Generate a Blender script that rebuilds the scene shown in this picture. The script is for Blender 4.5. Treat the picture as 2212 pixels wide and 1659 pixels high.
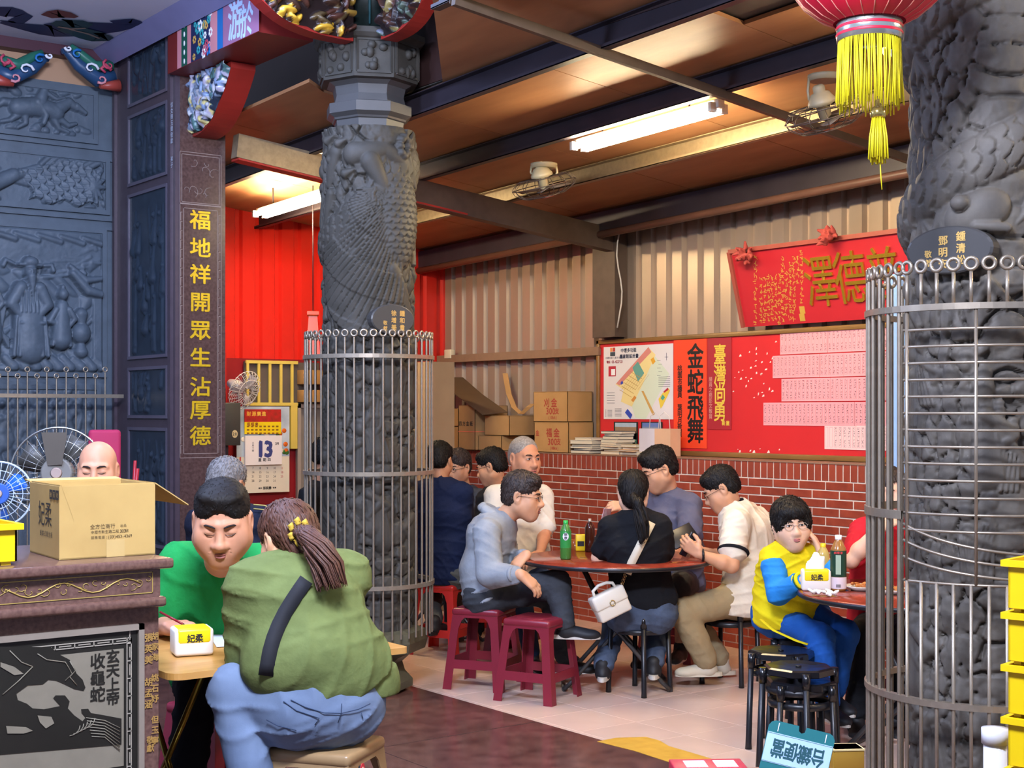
import bpy, bmesh, math, random
import numpy as np
from mathutils import Vector, Matrix, noise as mnoise
for _o in list(bpy.data.objects): bpy.data.objects.remove(_o)
SC = bpy.context.scene
COL = SC.collection
rnd = random.Random(7)
# ------------------------------------------------------------------ camera
FPX, HOR, CW = 3067.0, 890.0, 1106.0
CAM = Vector((-6.909, -6.718, 1.58))
FWD = Vector((0.6, 0.8, 0.0)); RGT = Vector((0.8, -0.6, 0.0))
cd = bpy.data.cameras.new('camera'); cam = bpy.data.objects.new('camera', cd); COL.objects.link(cam)
cam.location = CAM; cam.rotation_euler = (math.pi/2, 0, -math.asin(0.6))
cd.sensor_fit = 'HORIZONTAL'; cd.sensor_width = 36; cd.lens = 36*FPX/2212
cd.shift_y = (HOR-829.5)/2212; cd.clip_start = 0.05; cd.clip_end = 200
SC.camera = cam
# ------------------------------------------------------------------ world and lights
def lin(c):
    if isinstance(c, str):
        c = c.lstrip('#'); c = [int(c[i:i+2], 16)/255 for i in (0, 2, 4)]
    return tuple((x/12.92 if x <= 0.04045 else ((x+0.055)/1.055)**2.4) for x in c[:3])
w = bpy.data.worlds.new('dusk_sky'); SC.world = w; w.use_nodes = True
w.node_tree.nodes['Background'].inputs[0].default_value = (*lin('#bccdf2'), 1)
w.node_tree.nodes['Background'].inputs[1].default_value = 0.45
vs = SC.view_settings
vs.view_transform = 'Standard'; vs.look = 'None'; vs.gamma = 1.0; vs.exposure = 0.7; vs.use_curve_mapping = False
def area(name, loc, target, size, power, col, sy=None):
    L = bpy.data.lights.new(name, 'AREA'); L.energy = power; L.color = lin(col)
    L.shape = 'RECTANGLE'; L.size = size; L.size_y = sy or size
    o = bpy.data.objects.new(name, L); COL.objects.link(o); o.location = loc
    d = Vector(target)-Vector(loc); o.rotation_euler = d.to_track_quat('-Z', 'Y').to_euler()
    return o
# the temple porch's own ceiling lamps (cool tubes, above and behind the viewer) 
area('porch_lamp', (-5.9, -4.8, 3.9), (-3.5, -1.0, 1.0), 1.2, 330, '#dde6ff', 0.4)
area('porch_lamp', (-4.2, -0.3, 3.93), (-4.2, 0.4, 0.0), 1.2, 40, '#b4ccff', 0.3)
_L = bpy.data.lights.new('added_porch_fill', 'POINT'); _L.energy = 150; _L.color = lin('#b9cdfa'); _L.shadow_soft_size = .22  # unseen point light, added to brighten the porch ceiling and relief wall
_o = bpy.data.objects.new('added_porch_fill', _L); COL.objects.link(_o); _o.location = (-5.7, -1.3, 3.15)
# ------------------------------------------------------------------ projection helpers
def at(px, py, D):
    a = (px-CW)/FPX*D
    p = CAM + RGT*a + FWD*D; p.z = CAM.z-(py-HOR)/FPX*D
    return p
def ray(px, py):
    d = RGT*((px-CW)/FPX) + FWD; d.z = -(py-HOR)/FPX
    return d
def onX(px, py, X): d = ray(px, py); return CAM + d*((X-CAM.x)/d.x)
def onY(px, py, Y): d = ray(px, py); return CAM + d*((Y-CAM.y)/d.y)
def onZ(px, py, Z): d = ray(px, py); return CAM + d*((Z-CAM.z)/d.z)
def depth(p): return (Vector(p)-CAM).dot(FWD)
def pix(p):
    p = Vector(p)-CAM; D = p.dot(FWD); return (CW+p.dot(RGT)/D*FPX, HOR-p.z/D*FPX, D)
# ------------------------------------------------------------------ materials
MATS = {}
def M(name, col, rough=0.5, metal=0.0, var=0.12, scale=6.0, bump=0.0, bscale=60.0, col2=None, trans=0.0,
      emit=0.0, rand=0.0, stretch=None, coat=0.0, alpha=1.0, ior=1.45, spec=0.5, detail=6.0, attr=None, sss=0.0):
    if name in MATS: return MATS[name]
    m = bpy.data.materials.new(name); MATS[name] = m; m.use_nodes = True
    nt = m.node_tree; b = nt.nodes['Principled BSDF']; N = nt.nodes.new; L = nt.links.new
    c1 = lin(col); c2 = lin(col2) if col2 else tuple(max(0, x*(1-var)) for x in c1)
    b.inputs['Roughness'].default_value = rough; b.inputs['Metallic'].default_value = metal
    b.inputs['IOR'].default_value = ior; b.inputs['Specular IOR Level'].default_value = spec
    b.inputs['Transmission Weight'].default_value = trans; b.inputs['Coat Weight'].default_value = coat
    b.inputs['Alpha'].default_value = alpha
    if sss: b.inputs['Subsurface Weight'].default_value = sss; b.inputs['Subsurface Radius'].default_value = (.02, .008, .004)
    if emit: b.inputs['Emission Color'].default_value = (*c1, 1); b.inputs['Emission Strength'].default_value = emit
    tc = N('ShaderNodeTexCoord'); mp = N('ShaderNodeMapping'); L(tc.outputs['Object'], mp.inputs[0])
    if stretch: mp.inputs['Scale'].default_value = stretch
    out = None
    if attr:
        va = N('ShaderNodeVertexColor'); va.layer_name = attr; out = va.outputs[0]
        if var:
            n = N('ShaderNodeTexNoise'); n.inputs['Scale'].default_value = scale; n.inputs['Detail'].default_value = detail
            L(mp.outputs[0], n.inputs['Vector'])
            mr = N('ShaderNodeMapRange'); mr.inputs[1].default_value = .25; mr.inputs[2].default_value = .75
            mr.inputs[3].default_value = 1-var; mr.inputs[4].default_value = 1+var*.4; L(n.outputs[0], mr.inputs[0])
            mx = N('ShaderNodeVectorMath'); mx.operation = 'SCALE'; L(out, mx.inputs[0]); L(mr.outputs[0], mx.inputs['Scale']); out = mx.outputs[0]
    elif var or col2:
        n = N('ShaderNodeTexNoise'); n.inputs['Scale'].default_value = scale; n.inputs['Detail'].default_value = detail
        L(mp.outputs[0], n.inputs['Vector'])
        mr = N('ShaderNodeMapRange'); mr.inputs[1].default_value = .3; mr.inputs[2].default_value = .7; L(n.outputs[0], mr.inputs[0])
        mx = N('ShaderNodeMix'); mx.data_type = 'RGBA'; mx.inputs[6].default_value = (*c1, 1); mx.inputs[7].default_value = (*c2, 1)
        L(mr.outputs[0], mx.inputs[0]); out = mx.outputs[2]
    if rand and out:
        oi = N('ShaderNodeObjectInfo'); mr2 = N('ShaderNodeMapRange'); L(oi.outputs['Random'], mr2.inputs[0])
        mr2.inputs[3].default_value = 1-rand; mr2.inputs[4].default_value = 1+rand*.6
        vm = N('ShaderNodeVectorMath'); vm.operation = 'SCALE'; L(out, vm.inputs[0]); L(mr2.outputs[0], vm.inputs['Scale']); out = vm.outputs[0]
    if out: L(out, b.inputs['Base Color'])
    else: b.inputs['Base Color'].default_value = (*c1, 1)
    if bump:
        nb = N('ShaderNodeTexNoise'); nb.inputs['Scale'].default_value = bscale; nb.inputs['Detail'].default_value = 5
        L(mp.outputs[0], nb.inputs['Vector'])
        bp = N('ShaderNodeBump'); bp.inputs['Strength'].default_value = min(1, bump); bp.inputs['Distance'].default_value = .004*max(1, bump)
        L(nb.outputs[0], bp.inputs['Height']); L(bp.outputs[0], b.inputs['Normal'])
    return m
# ------------------------------------------------------------------ mesh helpers
def np_mesh(name, V, F, smooth=False):
    me = bpy.data.meshes.new(name)
    V = np.asarray(V, dtype=np.float32).reshape(-1, 3); nv = len(V)
    me.vertices.add(nv); me.vertices.foreach_set('co', V.ravel())
    if isinstance(F, np.ndarray):
        n = len(F); k = F.shape[1]
        li = F.ravel().astype(np.int32); ls = np.arange(0, n*k, k, dtype=np.int32)
    else:
        li = np.array([i for f in F for i in f], dtype=np.int32)
        ln = np.array([len(f) for f in F], dtype=np.int32); ls = np.concatenate(([0], np.cumsum(ln)[:-1])).astype(np.int32) if len(F) else np.zeros(0, np.int32)
        n = len(F)
    me.loops.add(len(li)); me.loops.foreach_set('vertex_index', li)
    me.polygons.add(n); me.polygons.foreach_set('loop_start', ls)
    me.update(calc_edges=True); me.validate()
    if smooth: me.polygons.foreach_set('use_smooth', np.ones(len(me.polygons), dtype=bool))
    return me
def PM(parent):
    m = Matrix.Identity(4)
    ch = []
    while parent is not None: ch.append(parent); parent = parent.parent
    for p in reversed(ch):
        m = m @ p.matrix_parent_inverse @ (Matrix.Translation(p.location) @ p.rotation_euler.to_matrix().to_4x4() @ Matrix.Diagonal((*p.scale, 1)))
    return m
def link(name, me, mat=None, parent=None, local=False, **props):
    o = bpy.data.objects.new(name, me); COL.objects.link(o)
    if mat is not None and me is not None and not me.materials:
        for mm in (mat if isinstance(mat, (list, tuple)) else [mat]): me.materials.append(mm)
    if parent is not None:
        o.parent = parent
        if not local: o.matrix_parent_inverse = PM(parent).inverted()
    for k, v in props.items(): o[k] = v
    return o
def thing(name, label, cat, loc=(0, 0, 0), rz=0.0, group=None, rot=None):
    o = bpy.data.objects.new(name, None); COL.objects.link(o); o.location = loc
    o.rotation_euler = rot if rot else (0, 0, rz); o.empty_display_size = .05
    o['label'] = label; o['category'] = cat
    if group: o['group'] = group
    return o
def tag(o, label, cat, group=None):
    o['label'] = label; o['category'] = cat
    if group: o['group'] = group
    return o
def struct(o): o['kind'] = 'structure'; return o
def frame_of(d, up=(0, 0, 1)):
    d = Vector(d).normalized(); up = Vector(up)
    if abs(d.dot(up)) > .98: up = Vector((1, 0, 0)) if abs(d.x) < .9 else Vector((0, 1, 0))
    x = d.cross(up).normalized(); y = x.cross(d).normalized()
    return x, y, d
class MB:
    """collects shapes of ONE mesh"""
    def __init__(s): s.V = []; s.F = []; s.S = []; s.MI = []; s.mi = 0
    def _add(s, V, F, smooth=False):
        o = len(s.V); s.V += [tuple(v) for v in V]
        for f in F: s.F.append([i+o for i in f]); s.S.append(smooth); s.MI.append(s.mi)
        return s
    def box(s, lo, hi, M_=None):
        x0, y0, z0 = lo; x1, y1, z1 = hi
        V = [Vector(v) for v in ((x0, y0, z0), (x1, y0, z0), (x1, y1, z0), (x0, y1, z0), (x0, y0, z1), (x1, y0, z1), (x1, y1, z1), (x0, y1, z1))]
        if M_ is not None: V = [M_ @ v for v in V]
        return s._add(V, [(0, 3, 2, 1), (4, 5, 6, 7), (0, 1, 5, 4), (1, 2, 6, 5), (2, 3, 7, 6), (3, 0, 4, 7)])
    def cbox(s, c, size, M_=None):
        c = Vector(c); h = Vector(size)/2
        return s.box(c-h, c+h, M_)
    def bevbox(s, lo, hi, b, M_=None, seg=2, smooth=True):
        bm = bmesh.new(); bmesh.ops.create_cube(bm, size=1)
        lo = Vector(lo); hi = Vector(hi)
        for v in bm.verts: v.co = Vector([lo[i]+(v.co[i]+.5)*(hi[i]-lo[i]) for i in range(3)])
        bmesh.ops.bevel(bm, geom=list(bm.edges), offset=b, segments=seg, affect='EDGES', profile=.5)
        bm.verts.index_update()
        V = [(M_ @ v.co) if M_ is not None else v.co.copy() for v in bm.verts]; F = [[v.index for v in f.verts] for f in bm.faces]; bm.free()
        return s._add(V, F, smooth)
    def beam(s, a, b, wdt, hgt, up=(0, 0, 1)):
        a = Vector(a); b = Vector(b); x, y, d = frame_of(b-a, up); x *= wdt/2; y *= hgt/2
        V = [a-x-y, a+x-y, a+x+y, a-x+y, b-x-y, b+x-y, b+x+y, b-x+y]
        return s._add(V, [(0, 1, 2, 3), (7, 6, 5, 4), (0, 4, 5, 1), (1, 5, 6, 2), (2, 6, 7, 3), (3, 7, 4, 0)])
    def tube(s, pts, r, n=8, cap=True, closed=False, flat=None, up=(0, 0, 1)):
        pts = [Vector(p) for p in pts]; m = len(pts)
        rs = r if isinstance(r, (list, tuple)) else [r]*m
        V = []; F = []; px_ = None
        for i, p in enumerate(pts):
            if closed: d = pts[(i+1) % m]-pts[i-1]
            else: d = pts[min(i+1, m-1)]-pts[max(i-1, 0)]
            if d.length < 1e-9: d = Vector((0, 0, 1))
            if px_ is None: x, y, d = frame_of(d, up)
            else:
                d = d.normalized(); x = (px_-d*px_.dot(d)).normalized(); y = d.cross(x) * -1
                y = x.cross(d).normalized()
            px_ = x
            for k in range(n):
                t = 2*math.pi*k/n; fx = rs[i]; fy = rs[i]*(flat if flat else 1)
                V.append(p+x*math.cos(t)*fx+y*math.sin(t)*fy)
        for i in range(m if closed else m-1):
            j = (i+1) % m
            for k in range(n): k2 = (k+1) % n; F.append((i*n+k, i*n+k2, j*n+k2, j*n+k))
        s._add(V, F, True)
        if cap and not closed:
            s._add(V[:n], [list(range(n))[::-1]]); s._add(V[-n:], [list(range(n))])
        return s
    def lathe(s, prof, n=24, c=(0, 0, 0), M_=None, cap=True, smooth=True, rot=0.0):
        V = []; F = []; c = Vector(c)
        for r, z in prof:
            for k in range(n):
                t = 2*math.pi*k/n+rot; v = Vector((r*math.cos(t), r*math.sin(t), z)); v = M_ @ v if M_ is not None else v
                V.append(v+c)
        m = len(prof)
        for i in range(m-1):
            for k in range(n): k2 = (k+1) % n; F.append((i*n+k, i*n+k2, (i+1)*n+k2, (i+1)*n+k))
        s._add(V, F, smooth)
        if cap:
            if prof[0][0] > 1e-6: s._add(V[:n], [list(range(n))[::-1]])
            if prof[-1][0] > 1e-6: s._add(V[-n:], [list(range(n))])
        return s
    def ring(s, c, R, r, n=32, m=6, ax=(0, 0, 1), a0=0, a1=2*math.pi):
        x, y, d = frame_of(ax); c = Vector(c); full = abs(a1-a0-2*math.pi) < 1e-6
        k = n if full else n+1
        return s.tube([c+x*R*math.cos(a0+(a1-a0)*i/n)+y*R*math.sin(a0+(a1-a0)*i/n) for i in range(k)], r, m, closed=full)
    def prism(s, poly, d):
        """poly: 3-D polygon; d: extrusion vector"""
        d = Vector(d); P = [Vector(p) for p in poly]; n = len(P)
        V = P+[p+d for p in P]
        F = [list(range(n))[::-1], [n+i for i in range(n)]]+[(i, (i+1) % n, n+(i+1) % n, n+i) for i in range(n)]
        return s._add(V, F)
    def poly(s, P): return s._add(P, [list(range(len(P)))])
    def ball(s, c, r, n=10, m=7, M_=None):
        c = Vector(c); r = r if isinstance(r, (tuple, list, Vector)) else (r, r, r)
        V = []; F = []
        for i in range(m+1):
            ph = math.pi*i/m
            for k in range(n):
                t = 2*math.pi*k/n; v = Vector((r[0]*math.sin(ph)*math.cos(t), r[1]*math.sin(ph)*math.sin(t), r[2]*math.cos(ph)))
                V.append((M_ @ v if M_ is not None else v)+c)
        for i in range(m):
            for k in range(n): k2 = (k+1) % n; F.append((i*n+k, (i+1)*n+k, (i+1)*n+k2, i*n+k2))
        return s._add(V, F, True)
    def mesh(s, name='m'):
        me = np_mesh(name, np.array(s.V, dtype=np.float32), s.F)
        if len(me.polygons) == len(s.S):
            me.polygons.foreach_set('use_smooth', np.array(s.S, dtype=bool))
            me.polygons.foreach_set('material_index', np.array(s.MI, dtype=np.int32))
        return me
    def build(s, name, mat=None, parent=None, local=False, fix=True, **props):
        me = s.mesh(name)
        if fix:
            bm = bmesh.new(); bm.from_mesh(me); bmesh.ops.remove_doubles(bm, verts=bm.verts, dist=1e-6)
            bmesh.ops.recalc_face_normals(bm, faces=bm.faces); bm.to_mesh(me); bm.free()
        return link(name, me, mat, parent, local, **props)
def copy_tree(o, loc=None, rz=None, label=None, group=None, parent=None):
    c = o.copy(); COL.objects.link(c)
    if parent is not None: c.parent = parent
    if loc is not None: c.location = loc
    if rz is not None: c.rotation_euler = (0, 0, rz)
    if label: c['label'] = label
    if group: c['group'] = group
    for ch in [x for x in bpy.data.objects if x.parent == o and x is not c]: copy_tree(ch, parent=c)
    return c
# ------------------------------------------------------------------ lettering
_glyph = {}
def glyph(ch, bold=0.0, res=2):
    k = (ch, bold)
    if k in _glyph: return _glyph[k]
    c = bpy.data.curves.new('lettering', 'FONT'); c.body = ch; c.size = 1; c.resolution_u = res; c.offset = bold; c.fill_mode = 'FRONT'
    o = bpy.data.objects.new('lettering', c); COL.objects.link(o)
    me = bpy.data.meshes.new_from_object(o.evaluated_get(bpy.context.evaluated_depsgraph_get()))
    V = np.empty(len(me.vertices)*3, dtype=np.float32); me.vertices.foreach_get('co', V); V = V.reshape(-1, 3)
    F = [list(p.vertices) for p in me.polygons]
    bpy.data.objects.remove(o); bpy.data.curves.remove(c); bpy.data.meshes.remove(me)
    if len(V): lo = V.min(0); hi = V.max(0)
    else: lo = hi = np.zeros(3)
    _glyph[k] = (V, F, lo, hi); return _glyph[k]
def text_mb(chars, origin, ex, ey, nrm=0.0, bold=.012, mb=None):
    """chars: list of (char, x, y, w, h) cell boxes (centre) in the plane origin + ex*x + ey*y; nrm: thickness"""
    mb = mb or MB(); origin = Vector(origin); ex = Vector(ex); ey = Vector(ey); nz = ex.cross(ey).normalized()
    for ch, x, y, wd, hg in chars:
        if not ch.strip(): continue
        V, F, lo, hi = glyph(ch)
        if not len(V): continue
        full = ord(ch) > 0x2e80
        if full: sx = wd; sy = hg; cx, cy = .5, .38
        else:
            sy = hg/0.75; sx = sy*min(1, wd/max(1e-4, (hi[0]-lo[0])*sy)) if wd else sy; cx = (lo[0]+hi[0])/2; cy = .36
        b = bold*1.1
        for q, (du, dv) in enumerate(((0, 0), (b, b*.5), (-b, -b*.5), (b*.5, -b), (-b*.5, b)) if bold > .012 else ((0, 0),)):
            mb._add([origin+ex*(x+(v[0]-cx+du)*sx)+ey*(y+(v[1]-cy+dv)*sy)+nz*(nrm+q*4e-5) for v in V], F)
    return mb
def column_text(s, x, y0, pitch, size, wid=None):
    return [(c, x, y0-i*pitch, wid or size, size) for i, c in enumerate(s)]
def row_text(s, x0, y, pitch, size, wid=None):
    out = []; x = x0
    for c in s:
        out.append((c, x, y, wid or size, size)); x += pitch if ord(c) > 0x2e80 else pitch*.58
    return out
# ------------------------------------------------------------------ implicit surfaces (bodies, cloth, hair, carving)
class SDF:
    def __init__(s, h=.008): s.h = h; s.P = []
    def cone(s, a, b, ra, rb, k=.02, ax=None, ratio=1.0, op='u'):
        s.P.append(('c', np.array(a, float), np.array(b, float), ra, rb, k, None if ax is None else np.array(Vector(ax).normalized(), float), ratio, op)); return s
    def ell(s, c, r, R=None, k=.02, op='u'):
        s.P.append(('e', np.array(c, float), np.array(r if hasattr(r, '__len__') else (r, r, r), float), None if R is None else np.array(R, float), k, op)); return s
    def chain(s, pts, rs, k=.02, **kw):
        for i in range(len(pts)-1): s.cone(pts[i], pts[i+1], rs[i], rs[i+1], k, **kw)
        return s
    def plane(s, c, n): s.P.append(('p', np.array(c, float), np.array(Vector(n).normalized(), float))); return s   # keeps the side against n
    def _bb(s, p):
        if p[0] == 'c':
            rr = max(p[3], p[4])*max(1, p[7]); return np.minimum(p[1], p[2])-rr, np.maximum(p[1], p[2])+rr
        if p[0] == 'e':
            m = p[2].max(); return p[1]-m, p[1]+m
    def mesh(s, post=None, clip=None):
        h = s.h; lo = np.full(3, 1e9); hi = np.full(3, -1e9)
        for p in s.P:
            if p[0] in 'ce' and p[-1] == 'u':
                a, b = s._bb(p); lo = np.minimum(lo, a); hi = np.maximum(hi, b)
        lo = lo-4*h; hi = hi+4*h
        if clip is not None: lo = np.maximum(lo, clip[0]); hi = np.minimum(hi, clip[1])
        n = np.ceil((hi-lo)/h).astype(int)+1
        ax = [lo[i]+h*np.arange(n[i]) for i in range(3)]
        d = np.full(n, .5, dtype=np.float32)
        for p in s.P:
            if p[0] == 'p':
                q = ((ax[0]-p[1][0])*p[2][0])[:, None, None]+((ax[1]-p[1][1])*p[2][1])[None, :, None]+((ax[2]-p[1][2])*p[2][2])[None, None, :]
                d = np.maximum(d, q.astype(np.float32)); continue
            k = p[4] if p[0] == 'e' else p[5]
            a, b = s._bb(p); pad = k+3*h
            i0 = np.clip(np.floor((a-pad-lo)/h).astype(int), 0, n); i1 = np.clip(np.ceil((b+pad-lo)/h).astype(int)+1, 0, n)
            if (i1 <= i0).any(): continue
            X = ax[0][i0[0]:i1[0]][:, None, None]; Y = ax[1][i0[1]:i1[1]][None, :, None]; Z = ax[2][i0[2]:i1[2]][None, None, :]
            if p[0] == 'c':
                A, B, ra, rb, ratio = p[1], p[2], p[3], p[4], p[7]; ba = B-A; L2 = max(1e-9, ba@ba)
                t = np.clip(((X-A[0])*ba[0]+(Y-A[1])*ba[1]+(Z-A[2])*ba[2])/L2, 0, 1)
                qx = X-A[0]-t*ba[0]; qy = Y-A[1]-t*ba[1]; qz = Z-A[2]-t*ba[2]
                if p[6] is not None and ratio != 1:
                    e = p[6]; dn = (qx*e[0]+qy*e[1]+qz*e[2])*(1/ratio-1)
                    qx = qx+dn*e[0]; qy = qy+dn*e[1]; qz = qz+dn*e[2]
                g = np.sqrt(qx*qx+qy*qy+qz*qz)-(ra+(rb-ra)*t)
            else:
                qx = X-p[1][0]+0*Y+0*Z; qy = Y-p[1][1]+0*X+0*Z; qz = Z-p[1][2]+0*X+0*Y
                if p[3] is not None:
                    R = p[3]; qx, qy, qz = (R[0, 0]*qx+R[1, 0]*qy+R[2, 0]*qz, R[0, 1]*qx+R[1, 1]*qy+R[2, 1]*qz, R[0, 2]*qx+R[1, 2]*qy+R[2, 2]*qz)
                r = p[2]
                k0 = np.sqrt((qx/r[0])**2+(qy/r[1])**2+(qz/r[2])**2); k1 = np.sqrt((qx/r[0]**2)**2+(qy/r[1]**2)**2+(qz/r[2]**2)**2)
                g = np.where(k1 > 1e-9, k0*(k0-1)/np.maximum(k1, 1e-9), -r.min())
            sl = (slice(i0[0], i1[0]), slice(i0[1], i1[1]), slice(i0[2], i1[2])); o = d[sl]
            if p[-1] == 'u':
                if k > 0: hh = np.maximum(k-np.abs(o-g), 0)/k; d[sl] = np.minimum(o, g)-hh*hh*k*.25
                else: d[sl] = np.minimum(o, g)
            else:
                g = -g
                if k > 0: hh = np.maximum(k-np.abs(o-g), 0)/k; d[sl] = np.maximum(o, g)+hh*hh*k*.25
                else: d[sl] = np.maximum(o, g)
        if post is not None:
            near = np.abs(d) < 6*h
            I = np.argwhere(near); Pw = lo+I*h
            d[near] += post(Pw).astype(np.float32)
        return surfnet(d, lo, h)
def surfnet(d, lo, h):
    s = d < 0; nx, ny, nz = d.shape
    cs = [(i, j, k) for i in (0, 1) for j in (0, 1) for k in (0, 1)]
    cnt = np.zeros((nx-1, ny-1, nz-1), dtype=np.int8)
    for i, j, k in cs: cnt += s[i:nx-1+i, j:ny-1+j, k:nz-1+k]
    act = (cnt > 0) & (cnt < 8); I = np.argwhere(act)
    if not len(I): return np.zeros((0, 3)), np.zeros((0, 4), int)
    idx = np.full(act.shape, -1, dtype=np.int32); idx[act] = np.arange(len(I))
    v = {c: d[I[:, 0]+c[0], I[:, 1]+c[1], I[:, 2]+c[2]] for c in cs}
    acc = np.zeros((len(I), 3)); m = np.zeros(len(I))
    for c in cs:
        for a in range(3):
            if c[a]: continue
            e = list(c); e[a] = 1; e = tuple(e); v0 = v[c]; v1 = v[e]; x = (v0 < 0) != (v1 < 0)
            t = np.where(x, v0/np.where(np.abs(v0-v1) < 1e-9, 1, v0-v1), 0)
            for b in range(3): acc[:, b] += np.where(x, c[b]+(t if b == a else 0), 0)
            m += x
    V = lo+(I+acc/m[:, None])*h
    F = []
    for a in range(3):
        b, c = (a+1) % 3, (a+2) % 3
        sl0 = [slice(None)]*3; sl1 = [slice(None)]*3; sl0[a] = slice(0, -1); sl1[a] = slice(1, None)
        ch = s[tuple(sl0)] != s[tuple(sl1)]
        E = np.argwhere(ch); ok = (E[:, b] > 0) & (E[:, c] > 0) & (E[:, b] < d.shape[b]-1) & (E[:, c] < d.shape[c]-1); E = E[ok]
        if not len(E): continue
        ins = s[E[:, 0], E[:, 1], E[:, 2]]
        q = []
        for db, dc in ((-1, -1), (0, -1), (0, 0), (-1, 0)):
            G = E.copy(); G[:, b] += db; G[:, c] += dc; q.append(idx[G[:, 0], G[:, 1], G[:, 2]])
        q = np.stack(q, 1); q[~ins] = q[~ins][:, ::-1]; F.append(q)
    F = np.concatenate(F); F = F[(F >= 0).all(1)]
    return V, F
def folds(seed, amp, freq, n=5, aniso=(1, 1, 1), ridge=True):
    r = np.random.RandomState(seed); K = r.normal(size=(n, 3)); K /= np.linalg.norm(K, axis=1)[:, None]; K *= freq*np.array(aniso)*(.6+.9*r.rand(n, 1)); ph = r.rand(n)*6.28
    W = r.normal(size=(n, 3)); W /= np.linalg.norm(W, axis=1)[:, None]
    def f(P):
        out = np.zeros(len(P))
        for i in range(n):
            a = P@K[i]+ph[i]+1.3*np.sin(P@(W[i]*freq*.5)+ph[i]*2)
            out += (np.abs(np.sin(a))-.6) if ridge else np.sin(a)
        return amp*out/n*1.6
    return f
def wrinkle(seed, amp, freq, n=4):
    """long thin crests in patches, as in draped cloth (only outwards)"""
    r = np.random.RandomState(seed); K = r.normal(size=(n, 3))*np.array((.55, .55, 1)); K /= np.linalg.norm(K, axis=1)[:, None]; K *= freq*(.8+.5*r.rand(n, 1)); ph = r.rand(n)*6.28
    W = r.normal(size=(n, 3)); W /= np.linalg.norm(W, axis=1)[:, None]; Q = r.normal(size=(n, 3)); Q /= np.linalg.norm(Q, axis=1)[:, None]
    def f(P):
        out = np.zeros(len(P))
        for i in range(n):
            a = P@K[i]+ph[i]+1.6*np.sin(P@(W[i]*freq*.22)+ph[i]*2)
            m = np.clip(.25+np.sin(P@(Q[i]*11)+ph[i]*3)+.35*np.sin(P@(W[i]*19)+ph[i]), 0, 1)
            out = np.maximum(out, m*(1-np.abs(np.sin(a*.5)))**2.2*(1-.15*i))
        return -amp*out
    return f
def join_np(parts):
    """[(V, F, mat_index)] -> V, F list, MI"""
    Vs = []; Fs = []; MI = []; o = 0
    for V, F, mi in parts:
        if not len(V): continue
        Vs.append(np.asarray(V, float)); Fs += [[int(i)+o for i in f] for f in F]; MI += [mi]*len(F); o += len(V)
    return np.concatenate(Vs), Fs, MI
def sdf_obj(name, V, F, mat, parent=None, smooth=True, **props):
    return link(name, np_mesh(name, V, F, smooth), mat, parent, **props)
# value noise on arrays (for carved stone)
_rs = np.random.RandomState(3); _perm = _rs.rand(64, 64, 64).astype(np.float32)
def vnoise(x, y, z):
    x = np.asarray(x, float); y = np.asarray(y, float); z = np.asarray(z, float)
    xi = np.floor(x).astype(int); yi = np.floor(y).astype(int); zi = np.floor(z).astype(int)
    fx = x-xi; fy = y-yi; fz = z-zi; fx = fx*fx*(3-2*fx); fy = fy*fy*(3-2*fy); fz = fz*fz*(3-2*fz)
    g = lambda a, b, c: _perm[(xi+a) & 63, (yi+b) & 63, (zi+c) & 63]
    l = lambda a, b, t: a+(b-a)*t
    return l(l(l(g(0, 0, 0), g(1, 0, 0), fx), l(g(0, 1, 0), g(1, 1, 0), fx), fy), l(l(g(0, 0, 1), g(1, 0, 1), fx), l(g(0, 1, 1), g(1, 1, 1), fx), fy), fz)
def fbm(x, y, z, o=4):
    s = 0; a = .5; f = 1.0
    for i in range(o): s = s+a*vnoise(x*f+17*i, y*f, z*f); a *= .5; f *= 2.03
    return s
def worley(x, y, seed=0):
    xi = np.floor(x).astype(int); yi = np.floor(y).astype(int); d1 = np.full(x.shape, 9.0); d2 = np.full(x.shape, 9.0)
    for i in (-1, 0, 1):
        for j in (-1, 0, 1):
            jx = _perm[(xi+i) & 63, (yi+j) & 63, seed & 63]; jy = _perm[(xi+i) & 63, (yi+j) & 63, (seed+7) & 63]
            dd = np.hypot(xi+i+jx-x, yi+j+jy-y); m = dd < d1; d2 = np.where(m, d1, np.minimum(d2, dd)); d1 = np.minimum(d1, dd)
    return d1, d2
def grid_faces(nu, nv, wrap=False):
    i = np.arange(nu if wrap else nu-1); j = np.arange(nv-1); I, J = np.meshgrid(i, j, indexing='ij'); I2 = (I+1) % nu
    return np.stack([I*nv+J, I2*nv+J, I2*nv+J+1, I*nv+J+1], -1).reshape(-1, 4)
def seg_d(U, V, a, b):
    """distance to a segment and position along it, in a 2-D field"""
    ax, ay = a; bx, by = b; dx, dy = bx-ax, by-ay; L = max(1e-9, dx*dx+dy*dy)
    t = np.clip(((U-ax)*dx+(V-ay)*dy)/L, 0, 1)
    return np.hypot(U-ax-t*dx, V-ay-t*dy), t
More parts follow.
